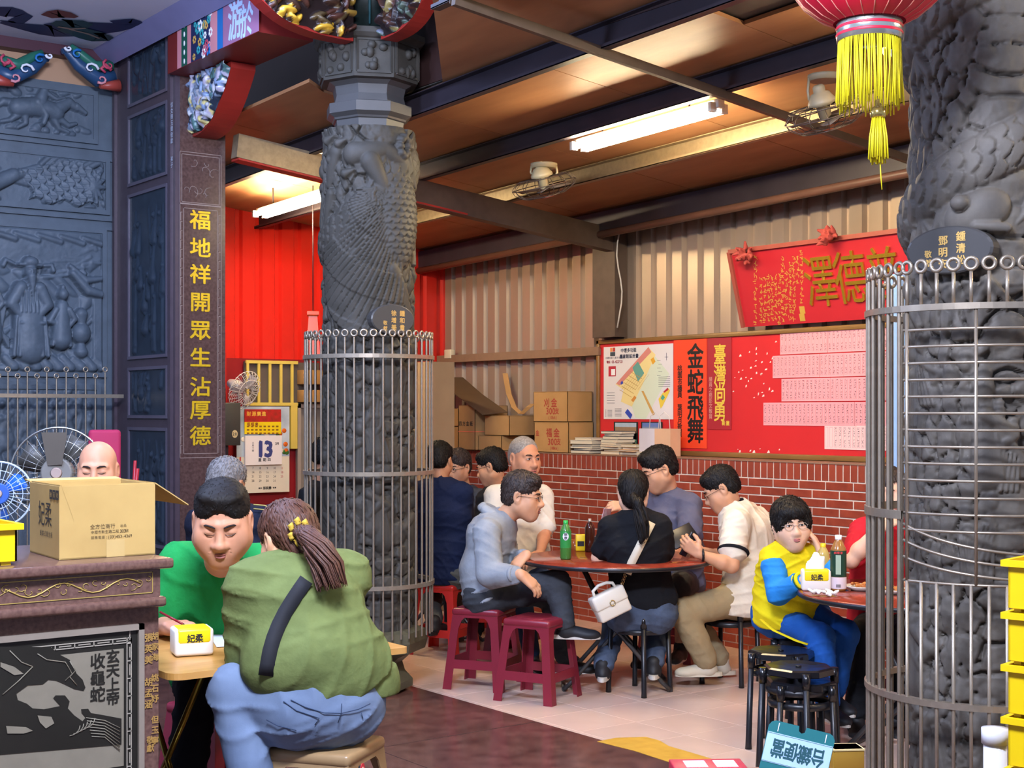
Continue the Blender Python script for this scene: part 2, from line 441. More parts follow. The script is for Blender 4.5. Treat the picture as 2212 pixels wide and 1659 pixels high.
class Relief:
    """height field of rounded carved forms on a plane"""
    def __init__(s, U, V): s.U = U; s.V = V; s.H = np.zeros_like(U)
    def limb(s, pts, rs, hgt=1.0, base=0.0):
        for i in range(len(pts)-1):
            d, t = seg_d(s.U, s.V, pts[i], pts[i+1]); r = rs[i]+(rs[min(i+1, len(rs)-1)]-rs[i])*t
            q = np.clip(1-(d/r)**2, 0, None); s.H = np.maximum(s.H, np.where(q > 0, base+hgt*r*np.sqrt(q), 0))
        return s
    def blob(s, c, rx, ry=None, ang=0, hgt=1.0, base=0.0):
        ry = ry or rx; ca, sa = math.cos(ang), math.sin(ang); u = (s.U-c[0])*ca+(s.V-c[1])*sa; v = -(s.U-c[0])*sa+(s.V-c[1])*ca
        q = np.clip(1-(u/rx)**2-(v/ry)**2, 0, None); s.H = np.maximum(s.H, np.where(q > 0, base+hgt*min(rx, ry)*np.sqrt(q), 0)); return s
    def drape(s, pts, wd, n, amp, base):
        """a hanging cloth with folds between two polylines given as top/bottom"""
        (x0, y0), (x1, y1) = pts; u = (s.U-min(x0, x1))/abs(x1-x0); v = (s.V-min(y0, y1))/abs(y1-y0)
        m = (u > 0) & (u < 1) & (v > 0) & (v < 1); s.H = np.maximum(s.H, np.where(m, base+amp*np.abs(np.sin(u*n*math.pi+wd*v)), 0)); return s
def relief_mesh(H, origin, ex, ey, nrm, W, Hh, nu, nv):
    u = np.linspace(0, W, nu); v = np.linspace(0, Hh, nv); U, V = np.meshgrid(u, v, indexing='ij')
    o = np.array(origin); P = o+U[..., None]*np.array(ex)+V[..., None]*np.array(ey)+H[..., None]*np.array(nrm)
    return P.reshape(-1, 3), grid_faces(nu, nv)
# ================================================================== the setting
XC, YR, XE, TILE = .30, 3.9, -2.43, .37
def Zc(X, Y): return 3.15-.03*Y-.115*X
YL, TK, ZT = 2.57, .874, 3.992      # porch wall plane, carving scale, porch ceiling height
mGran = M('granite_floor', '#6d4a40', rough=.16, col2='#4d312b', scale=9, bump=.03, bscale=20, detail=9, spec=.5)
mTile = M('floor_tile', '#d6b9a6', rough=.22, var=.10, scale=3, rand=.05, detail=4)
mGrout = M('grout', '#7d6355', rough=.9)
mBrick = M('brick_red', '#9a4630', rough=.36, col2='#863726', scale=14, rand=.16, bump=.1, bscale=70)
mMortar = M('mortar', '#d9cbb8', rough=.9)
mZinc = M('corrugated_zinc', '#b39c84', rough=.36, metal=.45, var=.18, scale=3, stretch=(1, 1, .25))
mRed = M('corrugated_red', '#d8261a', rough=.33, var=.10, scale=3, metal=.0)
mPly = M('roof_board', '#b08058', rough=.5, col2='#946544', scale=2.2, stretch=(3, .6, 1), bump=.18, bscale=9, rand=.08)
mDark = M('dark_painted_steel', '#39323a', rough=.42, metal=.2, var=.25)
mGalv = M('galvanised_steel', '#a08d70', rough=.4, metal=.6, var=.25, scale=30)
mRust = M('brown_steel', '#5d4d40', rough=.5, metal=.25, var=.25, scale=12)
def mgrid(name, x0, x1, y0, y1, z): return None
# floors
fl = MB().box((-13, -12, -.12), (XE-.03, 9, 0)).build('floor', mGran, kind='structure')
fj = MB()
for y in np.arange(-7.0, 4.0, 1.2): fj.box((-12, y, 0), (XE-.03, y+.004, .0008))
for x in np.arange(XE-1.0, -12, -1.2): fj.box((x, -8, 0), (x+.004, 4, .0008))
fj.build('joint', M('granite_joint', '#3a2622', rough=.6), fl)
fd = MB().box((XE-.03, -8, -.12), (XC+.3, 6, -.004)).build('floor.001', mGrout, kind='structure')
tile_me = {}
def tile(x0, y0, wx, wy):
    k = (round(wx, 3), round(wy, 3))
    if k not in tile_me: tile_me[k] = MB().bevbox((.0012, .0012, -.012), (wx-.0012, wy-.0012, 0), .0012, seg=1, smooth=False).mesh('tile')
    o = link('tile', tile_me[k], mTile, fd, local=True); o.location = (x0, y0, rnd.uniform(-.0002, .0002))
ny0 = -.195-TILE*20
for i in range(7):
    wx = min(TILE, -XE-i*TILE-.0)
    for j in range(31):
        y = ny0+j*TILE
        if y > YR or y < -5.3: continue
        tile(XE+i*TILE, y, wx, TILE)
for j in range(9): tile(XE-.03, -5.3+j*1.05, .03, 1.05)
MB().box((XE-.0, -8, -.012), (0, -5.3, 0)).build('tile', mTile, fd, kind='stuff')
# wall_right : brick dado with a ledge, corrugated sheet above
wr = MB().box((-.0035, -6, 0), (XC+.05, YR, 1.255)).build('wall_right', mMortar, kind='structure')
BH, BP, BL = .0475, .0555, .22
bm_s = MB().bevbox((0, 0, 0), (.02, BL-.009, BH), .002, seg=1, smooth=False).mesh('brick'); bm_v = MB().bevbox((0, 0, 0), (.02, .0495, .108), .002, seg=1, smooth=False).mesh('brick')
rest = MB(); zt = 1.26-.115
for k in range(74):
    y = 2.3-k*.0575
    o = link('brick', bm_v, mBrick, wr, local=True); o.location = (-.008+rnd.uniform(-.001, .001), y, zt+.004)
for k in range(40):
    y = -1.955-k*.0575; rest.box((-.008, y, zt+.004), (.01, y+.0495, zt+.112))
for k in range(26):
    y = 2.36+k*.0575; rest.box((-.008, y, zt+.004), (.01, y+.0495, zt+.112))
nb = 74
for r in range(21):
    z = zt-(r+1)*BP+.004
    for k in range(-8, 27):
        y = 2.3-k*BL-(BL/2 if r % 2 else 0)
        if r < 12 and -1.75 < y < 2.45 and nb < 300:
            o = link('brick', bm_s, mBrick, wr, local=True); o.location = (-.008+rnd.uniform(-.0012, .0012), y, z); nb += 1
        elif y < YR-.2: rest.box((-.008, y, z), (.01, y+BL-.009, z+BH))
o = rest.build('brick', mBrick, wr); o['kind'] = 'stuff'
MB().box((-.012, -6, 1.254), (XC+.02, YR, 1.262)).build('ledge', M('ledge_cement', '#8d6a52', rough=.7), wr)
def corrugated(name, mat, a, b, z0, z1, pitch, dep, nrm, parent=None, ztop=None):
    """trapezoid sheet from a to b (xy), ribs towards nrm"""
    a = Vector((*a, 0)); b = Vector((*b, 0)); d = (b-a); L = d.length; d.normalize(); nrm = Vector((*nrm, 0))
    pr = []; x = 0
    while x < L:
        for f, h in ((0, 0), (.60, 0), (.70, 1), (.90, 1)):
            if x+f*pitch <= L: pr.append((x+f*pitch, h))
        x += pitch
    pr.append((L, 0)); V = []; F = []
    for x, h in pr:
        p = a+d*x-nrm*dep*h
        V += [Vector((p.x, p.y, z0)), Vector((p.x, p.y, ztop(p) if ztop else z1))]
    F = [(2*i, 2*i+2, 2*i+3, 2*i+1) for i in range(len(pr)-1)]
    mb = MB(); mb._add(V, F)
    o = mb.build(name, mat, parent, fix=False)
    s = o.modifiers.new('thickness', 'SOLIDIFY'); s.thickness = .0025
    return o
ztop = lambda p: Zc(p.x, p.y)+.02
sh = None
for i in range(9):                                   # lapped sheets
    y1 = YR-i*.99; y0 = y1-.99
    o = corrugated('wall_right_sheet' if i == 0 else 'sheet', mZinc, (XC, y1), (XC, y0), 1.2, 3, .165, .035, (-1, 0), None if i == 0 else sh, ztop)
    if i == 0: sh = o; o.name = 'wall_right.001'; struct(o)
# steel post, girt and roof members
wc = MB()
wc.box((.262, 1.42, 1.26), (XC-.005, 1.68, Zc(.2, 1.5)-.02)); wc.box((.15, 1.40, 2.15), (.262, 1.66, Zc(.2, 1.5)-.1))
struct(wc.build('trim_1', mRust))
g = MB(); g.box((XC-.09, 1.66, 2.02), (XC-.01, YR, 2.07)); g.box((XC-.09, 1.66, 2.07), (XC-.075, YR, 2.085)); struct(g.build('trim_2', M('girt_timber', '#8a6a50', rough=.7, scale=20)))
MB().box((XC-.06, -.3, 2.98), (XC-.03, 1.38, 3.0)).build('girt', mRust, sh)
ce = MB()
YS = [-5.5, -4.3, -3.1, -1.95, -.75, .45, 1.65, 2.75, YR]
SS = [-.32, .0, .8, 1.55, 2.4]
first = None
def panel(s0, s1, y0, y1):
    global first
    e = .003; V = []
    for s, y in ((s0+e, y0+e), (s1-e, y0+e), (s1-e, y1-e), (s0+e, y1-e)): V.append(Vector((-s, y, Zc(-s, y))))
    mb = MB(); mb.prism(V, (0, 0, .02)); o = mb.build('ceiling' if first is None else 'board', mPly, first)
    if first is None: first = struct(o)
panel(.0, .8, YS[3], YS[4])
for i in range(len(SS)-1):
    for j in range(len(YS)-1):
        if i == 1 and j == 3: continue
        if SS[i+1] > 2 and YS[j] < -3.0: panel(SS[i], 1.95, YS[j], YS[j+1]); continue
        panel(SS[i], SS[i+1], YS[j], YS[j+1])
def cut_panel(pts):                                  # boards cut back around the column
    mb = MB(); mb.prism([Vector((-a, y, Zc(-a, y))) for a, y in pts], (0, 0, .02)); mb.build('board', mPly, first)
cut_panel([(2.403, -3.0), (2.403, -1.95), (3.36, -1.95), (3.36, -3.0)]); cut_panel([(2.403, -1.947), (2.403, -.06), (3.36, -1.36), (3.36, -1.947)])
cut_panel([(2.403, .62), (2.403, 1.647), (2.95, 1.647), (2.95, .5), (2.8, .6)]); cut_panel([(2.403, 1.653), (2.403, 2.747), (2.9, 2.747), (2.9, 1.653)]); cut_panel([(2.403, 2.753), (2.403, YR), (2.9, YR), (2.9, 2.753)])
struct(MB().box((-2.41, -3.0, 3.46), (-2.38, YR, 4.4)).build('wall_right.002', M('maroon_cladding', '#3a2320', rough=.6, var=.2)))
MB().prism([Vector((XC+.05, -5.6, Zc(.35, -5.6)+.03)), Vector((-2.4, -5.6, Zc(-2.4, -5.6)+.03)), Vector((-2.4, YR+.05, Zc(-2.4, YR)+.03)), Vector((XC+.05, YR+.05, Zc(.35, YR)+.03))], (0, 0, .01)).build('roof_sheet', M('roof_outer', '#5a5550', rough=.6), first)
def purlin(s, y0, y1, mat, hgt=.12, pipe=False):
    mb = MB(); X = -s
    a = Vector((X, y0, Zc(X, y0)-hgt/2-.004)); b = Vector((X, y1, Zc(X, y1)-hgt/2-.004))
    mb.beam(a, b, .006, hgt)
    for k in (-1, 1): mb.beam(a+Vector((-.022, 0, k*(hgt/2-.003))), b+Vector((-.022, 0, k*(hgt/2-.003))), .05, .006)
    mb.beam(a+Vector((-.045, 0, -hgt/2+.01)), b+Vector((-.045, 0, -hgt/2+.01)), .004, .022)
    return struct(mb.build('ceiling_purlin', mat))
purlin(.8, -5.5, YR, mGalv, .11); purlin(1.55, -5.5, YR, mDark); purlin(2.4, -3.0, YR, mDark, .13)
purlin(3.25, -3.0, -1.28, mDark, .13)
mb = MB(); a = Vector((.06, -5.5, Zc(.06, -5.5)-.1)); b = Vector((.06, YR, Zc(.06, YR)-.1)); mb.beam(a, b, .1, .16); struct(mb.build('ceiling_purlin', mDark))
mb = MB(); dz = Vector((-.05, 0, -.09)); mb.tube([a+dz, b+dz], .028, 10); struct(mb.build('ceiling_pipe', M('brown_pipe', '#6b4a3a', rough=.4, var=.2)))
# rafters
def rafter(y, s0, s1, wd, hg, drop, mat, nm='ceiling_rafter'):
    mb = MB(); mb.beam(Vector((-s0, y, Zc(-s0, y)-drop-hg/2)), Vector((-s1, y, Zc(-s1, y)-drop-hg/2)), wd, hg); return struct(mb.build(nm, mat))
rafter(-1.47, -.2, 3.3, .03, .045, .125, mRust); rafter(-1.44, -.2, 3.3, .004, .03, .125, mRust)
rafter(1.46, -.28, 2.25, .09, .17, .12, mRust); rafter(1.46, 2.25, 2.95, .08, .15, .12, mGalv)
rafter(1.46, 1.2, 2.95, .1, .012, .275, M('red_primer', '#a3281d', rough=.5))
rafter(-4.4, -.2, 2.0, .09, .17, .12, mRust)
# back wall : red sheet above a painted dado with a window
wb = corrugated('wall_back', mRed, (-2.42, YR), (XC, YR), 2.02, 3, .18, .03, (0, -1), None, ztop); struct(wb)
mRedLow = M('red_painted_panel', '#8f1a20', rough=.4, var=.15)
struct(MB().box((-2.42, YR, 0), (XC, YR+.06, 2.02)).build('wall_back.001', mRedLow))
struct(MB().box((-1.96, YR-.03, .0), (-1.86, YR, 2.06)).build('trim_3', M('red_post', '#c22318', rough=.4)))
# temple : pier, relief wall, side panels, ceiling, painted beam
mPier = M('brown_granite', '#5a443f', rough=.22, col2='#44302d', scale=60, detail=8, spec=.5)
mFrame = M('purple_stone', '#4c4048', rough=.35, var=.18, scale=20)
mSlate = M('dark_slate', '#2a3542', rough=.34, var=.3, scale=14)
mStone = M('grey_carved_stone', '#525d68', rough=.55, var=.22, scale=9, bump=.12, bscale=120)
PX0, PX1, PY = -3.31, -2.976, 1.545
pier = thing('stone_pier', 'brown granite pier with gold characters running down its front', 'pier', (-3.14, 2.0, 0))
MB().box((PX0+.03, PY, 0), (PX1, YL, 4.01)).build('shaft', mPier, pier)
# incised lines on the front
gl = MB(); mLine = M('incised_line', '#8d7c74', rough=.6)
def fr(px0, py0, px1, py1, t=.0035):
    a = onY(px0, py1, PY); b = onY(px1, py0, PY); y = PY-.0016
    for lo, hi in (((a.x, a.z), (b.x, a.z+t)), ((a.x, b.z-t), (b.x, b.z)), ((a.x, a.z), (a.x+t, b.z)), ((b.x-t, a.z), (b.x, b.z))):
        gl.box((lo[0], y, lo[1]), (hi[0], PY, hi[1]))
fr(388, 336, 478, 440); fr(392, 341, 474, 436); fr(388, 446, 478, 990); fr(396, 455, 470, 981); 
for k in range(26):
    z = onY(430, 462+k*20, PY).z
    for xa, xb in ((388, 396), (470, 478)):
        p = onY(xa+2, 0, PY).x; q = onY(xb-2, 0, PY).x; gl.box((p, PY-.0016, z-.05), (p+.003, PY, z)); gl.box((p, PY-.0016, z), (q, PY, z+.003))
a = onY(433, 389, PY); r2 = random.Random(5)
for k in range(9):                                   # engraved dragon scroll of the square
    cx = a.x+r2.uniform(-.1, .1); cz = a.z+r2.uniform(-.12, .12); R_ = r2.uniform(.02, .05); t0 = r2.uniform(0, 6)
    gl.tube([(cx+R_*(1-.1*i)*math.cos(t0+i*.5), PY-.001, cz+R_*(1-.1*i)*math.sin(t0+i*.5)) for i in range(9)], .0018, 4)
gl.build('incised_border', mLine, pier)
mGold = M('gold_leaf', '#e8c02a', rough=.30, metal=.35, var=.2, scale=60)
chs = '福地祥開眾生沾厚德'; ys = [475, 535, 592, 652, 713, 772, 835, 885, 941]; cl = []
for c, y in zip(chs, ys):
    p = onY(433, y, PY-.004); mb = text_mb([(c, 0, 0, .146, .128)], p, (1, 0, 0), (0, 0, 1), .0, .016); mb.build('character', mGold, pier, fix=False)
# side face of the pier with framed slate panels
mb = MB(); mb.box((PX0, PY+.004, 0), (PX0+.03, YL, ZT)); mb.build('side_frame', mFrame, pier)
def side_panel(py0, py1, px0=281, px1=361, seed=1, deep=.02):
    a = onX(px1, py1, PX0); b = onX(px0, py1, PX0); z0 = a.z; z1 = onX(px1, py0, PX0).z
    rim = MB()
    for lo, hi in (((a.y-.02, z0-.02), (b.y+.02, z0)), ((a.y-.02, z1), (b.y+.02, z1+.02)), ((a.y-.02, z0), (a.y, z1)), ((b.y, z0), (b.y+.02, z1))):
        rim.box((PX0-.012, lo[0], lo[1]), (PX0+.002, hi[0], hi[1]))
    rim.build('panel_rim', M('purple_rim', '#5d5663', rough=.3, var=.15), pier)
    W = b.y-a.y; Hh = z1-z0; nu = max(20, int(W/.008)); nv = max(20, int(Hh/.008)); U, V = np.meshgrid(np.linspace(0, W, nu), np.linspace(0, Hh, nv), indexing='ij')
    R = Relief(U, V); r = random.Random(seed)
    for k in range(int(6+16*Hh)):
        x = r.uniform(.1, .9)*W; y = r.uniform(.06, .75)*Hh; hh = r.uniform(.06, .16)
        R.limb([(x, y), (x+r.uniform(-.04, .04), y+hh)], [r.uniform(.02, .05), .012], .35); R.blob((x, y+hh+.015), .016, .02, 0, .6)
    for k in range(6):
        x = r.uniform(.1, .9)*W; R.limb([(x, 0), (x+r.uniform(-.05, .05), Hh*.5), (x+r.uniform(-.12, .12), Hh*.9)], [.02, .016, .01], .4)
    e = np.minimum(np.minimum(U, W-U), np.minimum(V, Hh-V)); H = np.where(e < .012, .0, 1.7*R.H*np.clip((e-.012)/.01, 0, 1))
    P, F = relief_mesh(H, (PX0-.001, b.y, z0), (0, -1, 0), (0, 0, 1), (-1, 0, 0), W, Hh, nu, nv)
    sdf_obj('carved_panel', P, F, mSlate, pier)
side_panel(80, 191, seed=1); side_panel(224, 371, seed=2); side_panel(403, 764, seed=3); side_panel(796, 897, seed=4); side_panel(931, 1180, seed=5)
for x in (371, 251):
    p = onX(x, 900, PX0); MB().box((PX0-.02, p.y-.02, 0), (PX0, p.y+.02, 3.96)).build('moulding', mFrame, pier)
tb = MB(); p0 = onX(371, 0, PX0-.021)
[text_mb([(c, 0, onX(371, 226+i*13, PX0-.021).z, .036, .036)], (PX0-.0212, p0.y, 0), (0, -1, 0), (0, 0, 1), 0, .0).build('small_lettering', M('pale_paint', '#b8c4d4', rough=.6), pier, fix=False) for i, c in enumerate('信女陳玉蘭敬獻  弟子') if c != ' ']
# relief wall (bluish grey stone)
wl = struct(MB().box((-6.5, YL, 0), (PX0+.02, YL+.1, 3.756)).build('wall_back.002', mStone))
for z in (3.346, 3.276, 2.874, 2.812): MB().box((-6.5, YL-.02, z-.011), (PX0+.02, YL, z+.011)).build('moulding', mStone, wl)
def relief_panel(nm, x0, x1, z0, z1, fill, dep=1.0, res=.006):
    W = x1-x0; Hh = z1-z0; nu = int(W/res); nv = int(Hh/res); U, V = np.meshgrid(np.linspace(0, W, nu), np.linspace(0, Hh, nv), indexing='ij')
    R = Relief(U/TK, V/TK); fill(R, W/TK, Hh/TK); R.H *= TK
    e = np.minimum(np.minimum(U, W-U), np.minimum(V, Hh-V)); H = R.H*dep+.006*fbm(U*25, V*25, 0*U)-.003; H = np.where(e < .008, 0, np.maximum(H, 0)); H[e < 1e-6] = -.0
    P, F = relief_mesh(H, (x0, YL-.012, z0), (1, 0, 0), (0, 0, 1), (0, -1, 0), W, Hh, nu, nv)
    o = sdf_obj('carved_panel', P, F, mStone, wl)
    rim = MB()
    for lo, hi in (((x0-.03, z0-.03), (x1+.03, z0)), ((x0-.03, z1), (x1+.03, z1+.03)), ((x0-.03, z0), (x0, z1)), ((x1, z0), (x1+.03, z1))): rim.box((lo[0], YL-.022, lo[1]), (hi[0], YL, hi[1]))
    rim.build('panel_rim', mStone, wl); return o
def f_horse(R, W, H):
    ox = W-.80                                       # galloping horse, rider and rocks near the right end
    q = lambda x, y: (ox+x, y)
    R.limb([q(.22, .17), q(.36, .19), q(.50, .17)], [.07, .075, .07], .9, .02)
    R.limb([q(.50, .18), q(.60, .25), q(.66, .22)], [.055, .04, .028], .9, .03); R.limb([q(.66, .23), q(.73, .19)], [.03, .018], 1, .03)
    for a, b, c in (((.25, .14), (.17, .07), (.10, .05)), ((.27, .13), (.28, .06), (.22, .02)), ((.50, .14), (.60, .08), (.66, .10)), ((.48, .13), (.53, .05), (.60, .03))): R.limb([q(*a), q(*b), q(*c)], [.035, .02, .014], 1, .02)
    R.limb([q(.22, .2), q(.12, .2), q(.06, .15)], [.03, .03, .01], 1, .01)
    R.limb([q(.38, .22), q(.41, .31)], [.05, .035], 1, .04); R.blob(q(.42, .345), .026, .03, 0, 1, .05); R.limb([q(.42, .30), q(.50, .26), q(.56, .28)], [.02, .016, .012], 1, .05)
    R.limb([q(.36, .22), q(.42, .13), q(.40, .07)], [.03, .024, .02], 1, .06)
    r = random.Random(4)
    for k in range(90): R.blob(q(r.uniform(-1.2, .8), r.choice([r.uniform(0, .08), r.uniform(.27, .36)])), r.uniform(.02, .06), r.uniform(.015, .035), r.uniform(-1, 1), .7)
    for k in range(14): x = -1.2+k*.09; R.limb([q(x, .05), q(x+.03, .2)], [.05, .035], .9); R.blob(q(x+.03, .25), .03, .034, 0, 1)
def f_phoenix(R, W, H):
    ox = W-.8; q = lambda x, y: (ox+x, y); r = random.Random(9)
    R.limb([q(-.05, .12), q(.10, .2), q(.2, .22)], [.06, .05, .02], .9, .02)
    for k in range(22):
        a = -.5+k*.05; R.limb([q(.0, .18), q(.0+.34*math.cos(a), .18+.30*math.sin(a)*.6+.02)], [.018, .010], 1.2, .012+.0015*(k % 3))
    u = R.U-ox; v = R.V; m = (u > .18+.05*np.sin(v*20)) & (u < .78-.1*np.abs(np.sin(v*14))) & (v > .03+.02*np.sin(u*30)) & (v < .30-.05*np.sin(u*9))
    row = np.floor((u+.3*v)/.055); uu = (u+.3*v)/.055-row; vv = v/.075+(row % 2)*.5; vv = vv-np.floor(vv)-.5; ins = uu < .35+.65*np.sqrt(np.clip(1-(2*vv)**2, 0, 1))
    R.H = np.maximum(R.H, np.where(m, .022+np.where(ins, .012+.022*uu-.02*vv**2+.004*(np.abs(vv) < .06), 0), 0))
    for k in range(12): a = k*.5; R.limb([q(.70, .17), q(.70+.09*math.cos(a), .17+.12*math.sin(a))], [.03, .012], .9, .03)
    for k in range(8): R.limb([q(.30+k*.05, .30), q(.36+k*.055, .36), q(.42+k*.05, .33)], [.022, .025, .012], 1.1, .02)
    for k in range(60): R.blob(q(r.uniform(-1.3, .8), r.uniform(0, H)), r.uniform(.015, .05), r.uniform(.012, .03), r.uniform(-1, 1), .8)
def f_sage(R, W, H):
    ox = W-.84; q = lambda x, y: (ox+x, y); r = random.Random(11)
    d1 = np.sqrt(np.clip(np.sin(R.U*26+3*np.sin(R.V*9))*np.sin(R.V*24+2*np.sin(R.U*11)), 0, 1)); R.H = np.maximum(R.H, .022*d1)
    R.blob(q(.42, .95), .5, .22, 0, .12)                                        # rock and trees above
    for k in range(34): R.limb([q(r.uniform(.3, .8), r.uniform(.7, 1.0)), q(r.uniform(.3, .84), r.uniform(.72, 1.02))], [.02, .012], .8, .01)
    # official in a hat
    R.limb([q(.27, .62), q(.27, .45), q(.28, .18)], [.075, .12, .13], .55, .02); R.blob(q(.27, .745), .05, .062, 0, 1, .05)
    R.blob(q(.27, .81), .058, .045, 0, .9, .06); R.limb([q(.19, .79), q(.35, .79)], [.014, .014], 1, .07); R.limb([q(.17, .79), q(.10, .82), q(.08, .78)], [.012, .016, .02], 1, .03); R.limb([q(.36, .79), q(.44, .80), q(.45, .76)], [.012, .016, .02], 1, .03)
    R.limb([q(.27, .70), q(.28, .56)], [.035, .006], .8, .085)                       # beard
    R.limb([q(.20, .62), q(.13, .5), q(.2, .42)], [.05, .045, .03], .9, .05); R.limb([q(.34, .62), q(.40, .5), q(.33, .42)], [.05, .045, .03], .9, .05)
    for k in range(7): R.limb([q(.17+.035*k, .40), q(.15+.042*k, .12)], [.012, .018], 1.0, .06)
    R.limb([q(.2, .36), q(.37, .36)], [.012, .012], 1, .07)
    for k in range(9): R.limb([q(.15+.027*k, .60), q(.14+.03*k, .44)], [.006, .008], 1.2, .085-.0022*abs(k-4)**2)
    R.blob(q(.25, .757), .009, .006, 0, 1, .10); R.blob(q(.29, .757), .009, .006, 0, 1, .10); R.limb([q(.27, .755), q(.27, .735)], [.006, .010], 1.2, .10)
    for k in range(4): R.limb([q(.10-.02*k, .5-.02*k), q(.06-.01*k, .3), q(.12, .18+.02*k)], [.012, .016, .012], 1, .03)
    # children and vase
    for cx, s in ((.52, 1.0), (-.02, 1.25)):
        R.limb([q(cx, .50*s), q(cx-.01, .25)], [.05*s, .085*s], .8, .02); R.blob(q(cx, .585*s+.0), .042*s, .046*s, 0, 1, .04); R.blob(q(cx, .64*s), .02, .02, 0, 1, .04)
        R.limb([q(cx-.05, .47*s), q(cx-.10, .38*s), q(cx-.03, .36*s)], [.025, .024, .018], 1, .04); R.limb([q(cx+.05, .47*s), q(cx+.09, .40*s), q(cx+.04, .34*s)], [.025, .024, .018], 1, .04)
        for k in range(4): R.limb([q(cx-.06+.035*k, .34*s), q(cx-.08+.045*k, .2)], [.01, .014], 1, .05)
    R.blob(q(.665, .30), .075, .085, 0, .8, .02); R.limb([q(.665, .38), q(.665, .44)], [.035, .05], .8, .03); R.limb([q(.665, .22), q(.665, .16)], [.03, .055], .8, .02)
    for k in range(5): R.limb([q(.77+.012*k, .08), q(.77+.014*k, .70)], [.012, .012], .9, .015)       # drape at the right
    R.limb([q(.60, .75), q(.72, .62), q(.82, .60)], [.03, .04, .03], 1, .03); R.limb([q(.58, .80), q(.70, .70), q(.82, .72)], [.02, .03, .02], 1, .03)
    for k in range(9): R.limb([q(.1+.085*k, .10+.01*(k % 2)), q(.16+.085*k, .04)], [.03, .045], .7, .01)
    R.blob(q(-.05, .16), .12, .14, 0, .5, .02)
    for k in range(5): R.limb([q(.0+.17*k, 1.02), q(.17+.17*k, .98), ], [.02, .025], .9, .02)
    for k in range(40): R.blob(q(r.uniform(-1.4, -.2), r.uniform(.05, 1)), r.uniform(.03, .09), r.uniform(.03, .07), r.uniform(-1, 1), .6)
relief_panel('horse', -4.7, -3.453, 3.402, 3.695, f_horse, res=.005); relief_panel('phoenix', -4.7, -3.37, 2.935, 3.258, f_phoenix, res=.005); relief_panel('sage', -4.7, -3.392, 1.842, 2.777, f_sage, 1.15)
# low band of relief behind the barrier
def f_band(R, W, H):
    r = random.Random(21)
    for k in range(120):
        x = r.uniform(0, W); y = r.uniform(.05, H-.15); R.limb([(x, y), (x+r.uniform(-.06, .06), y+r.uniform(.08, .2))], [r.uniform(.02, .05), .02], .8); R.blob((x, y+.2), .028, .03)
relief_panel('band', -4.7, -3.43, 1.03, 1.729, f_band, 1, .009)
# tan boards above the stone wall, red beam, ceiling
struct(MB().box((-6.5, YL+.04, 3.74), (PX0, YL+.07, 4.05)).build('wall_back.003', M('tan_board', '#b98f6d', rough=.6, col2='#a37d60', scale=2, stretch=(1, 1, .2))))
struct(MB().box((-6.5, YL-.06, 3.922), (PX0-.1, YL+.05, ZT)).build('trim_4', M('plum_beam', '#4a2530', rough=.5)))
mCeil = M('pale_ceiling', '#dfe1f0', rough=.6, var=.05, scale=1.5)
ct = struct(MB().box((-10.5, -9, ZT), (-3.37, YL+.1, 4.07)).build('ceiling.001', mCeil))
struct(MB().prism([Vector((-3.37, -5, 3.89)), Vector((-3.475, -5, ZT)), Vector((-3.37, -5, ZT))], (0, YL+5, 0)).build('trim_5', M('lilac_cornice', '#7d7aa0', rough=.4)))
# painted swirl on the ceiling (flat print)
def stroke(pts, ws, z, mb):
    V = []
    P = [Vector(p) for p in pts]
    for i, p in enumerate(P):
        d = (P[min(i+1, len(P)-1)]-P[max(i-1, 0)]).normalized(); n = Vector((-d.y, d.x)); V.append((p+n*ws[i], p-n*ws[i]))
    for i in range(len(P)-1): mb._add([(*V[i][0], z), (*V[i+1][0], z), (*V[i+1][1], z), (*V[i][1], z)], [(0, 1, 2, 3)])
def cpx(x, y): p = onZ(x, y, ZT-.002); return (p.x, p.y)
def swirl(px, ws, col, name):
    mb = MB(); pts = []; wsn = []
    for i in range(len(px)-1):
        for k in range(4): t = k/4; pts.append(cpx(px[i][0]+(px[i+1][0]-px[i][0])*t, px[i][1]+(px[i+1][1]-px[i][1])*t)); wsn.append(ws[i]+(ws[i+1]-ws[i])*t)
    pts.append(cpx(*px[-1])); wsn.append(ws[-1]); swirl.n += 1; stroke(pts, [w_*TK for w_ in wsn], ZT-.002-.0012*swirl.n, mb); mb.build(name, col, ct, fix=False)
swirl.n = 0
mNavy = M('navy_paint', '#27305a', rough=.6); mRus = M('russet_paint', '#7d3a32', rough=.6); mTeal = M('teal_paint', '#24484c', rough=.6); mCream = M('cream_paint', '#a8907e', rough=.6)
for a_, b_, c_ in (([(-60, 20), (20, 26), (55, 34), (30, 50), (0, 44)], [.05, .14, .05, .06, .01], mNavy), ([(0, 48), (60, 58), (110, 66), (160, 62), (240, 58), (300, 52)], [.02, .10, .16, .2, .12, .03], mNavy), ([(240, 46), (285, 44), (305, 52), (270, 54)], [.03, .06, .03, .01], mNavy),
                     ([(100, 34), (130, 28), (165, 36)], [.05, .10, .03], mRus), ([(115, 46), (150, 52), (190, 46)], [.05, .16, .05], mTeal), ([(130, 60), (170, 66), (210, 78), (240, 76)], [.06, .12, .14, .04], mTeal), ([(125, 55), (155, 60), (185, 58)], [.015, .02, .01], mCream), ([(150, 60), (190, 70), (215, 80)], [.012, .015, .01], mCream)):
    swirl(a_, b_, c_, 'painted_swirl')
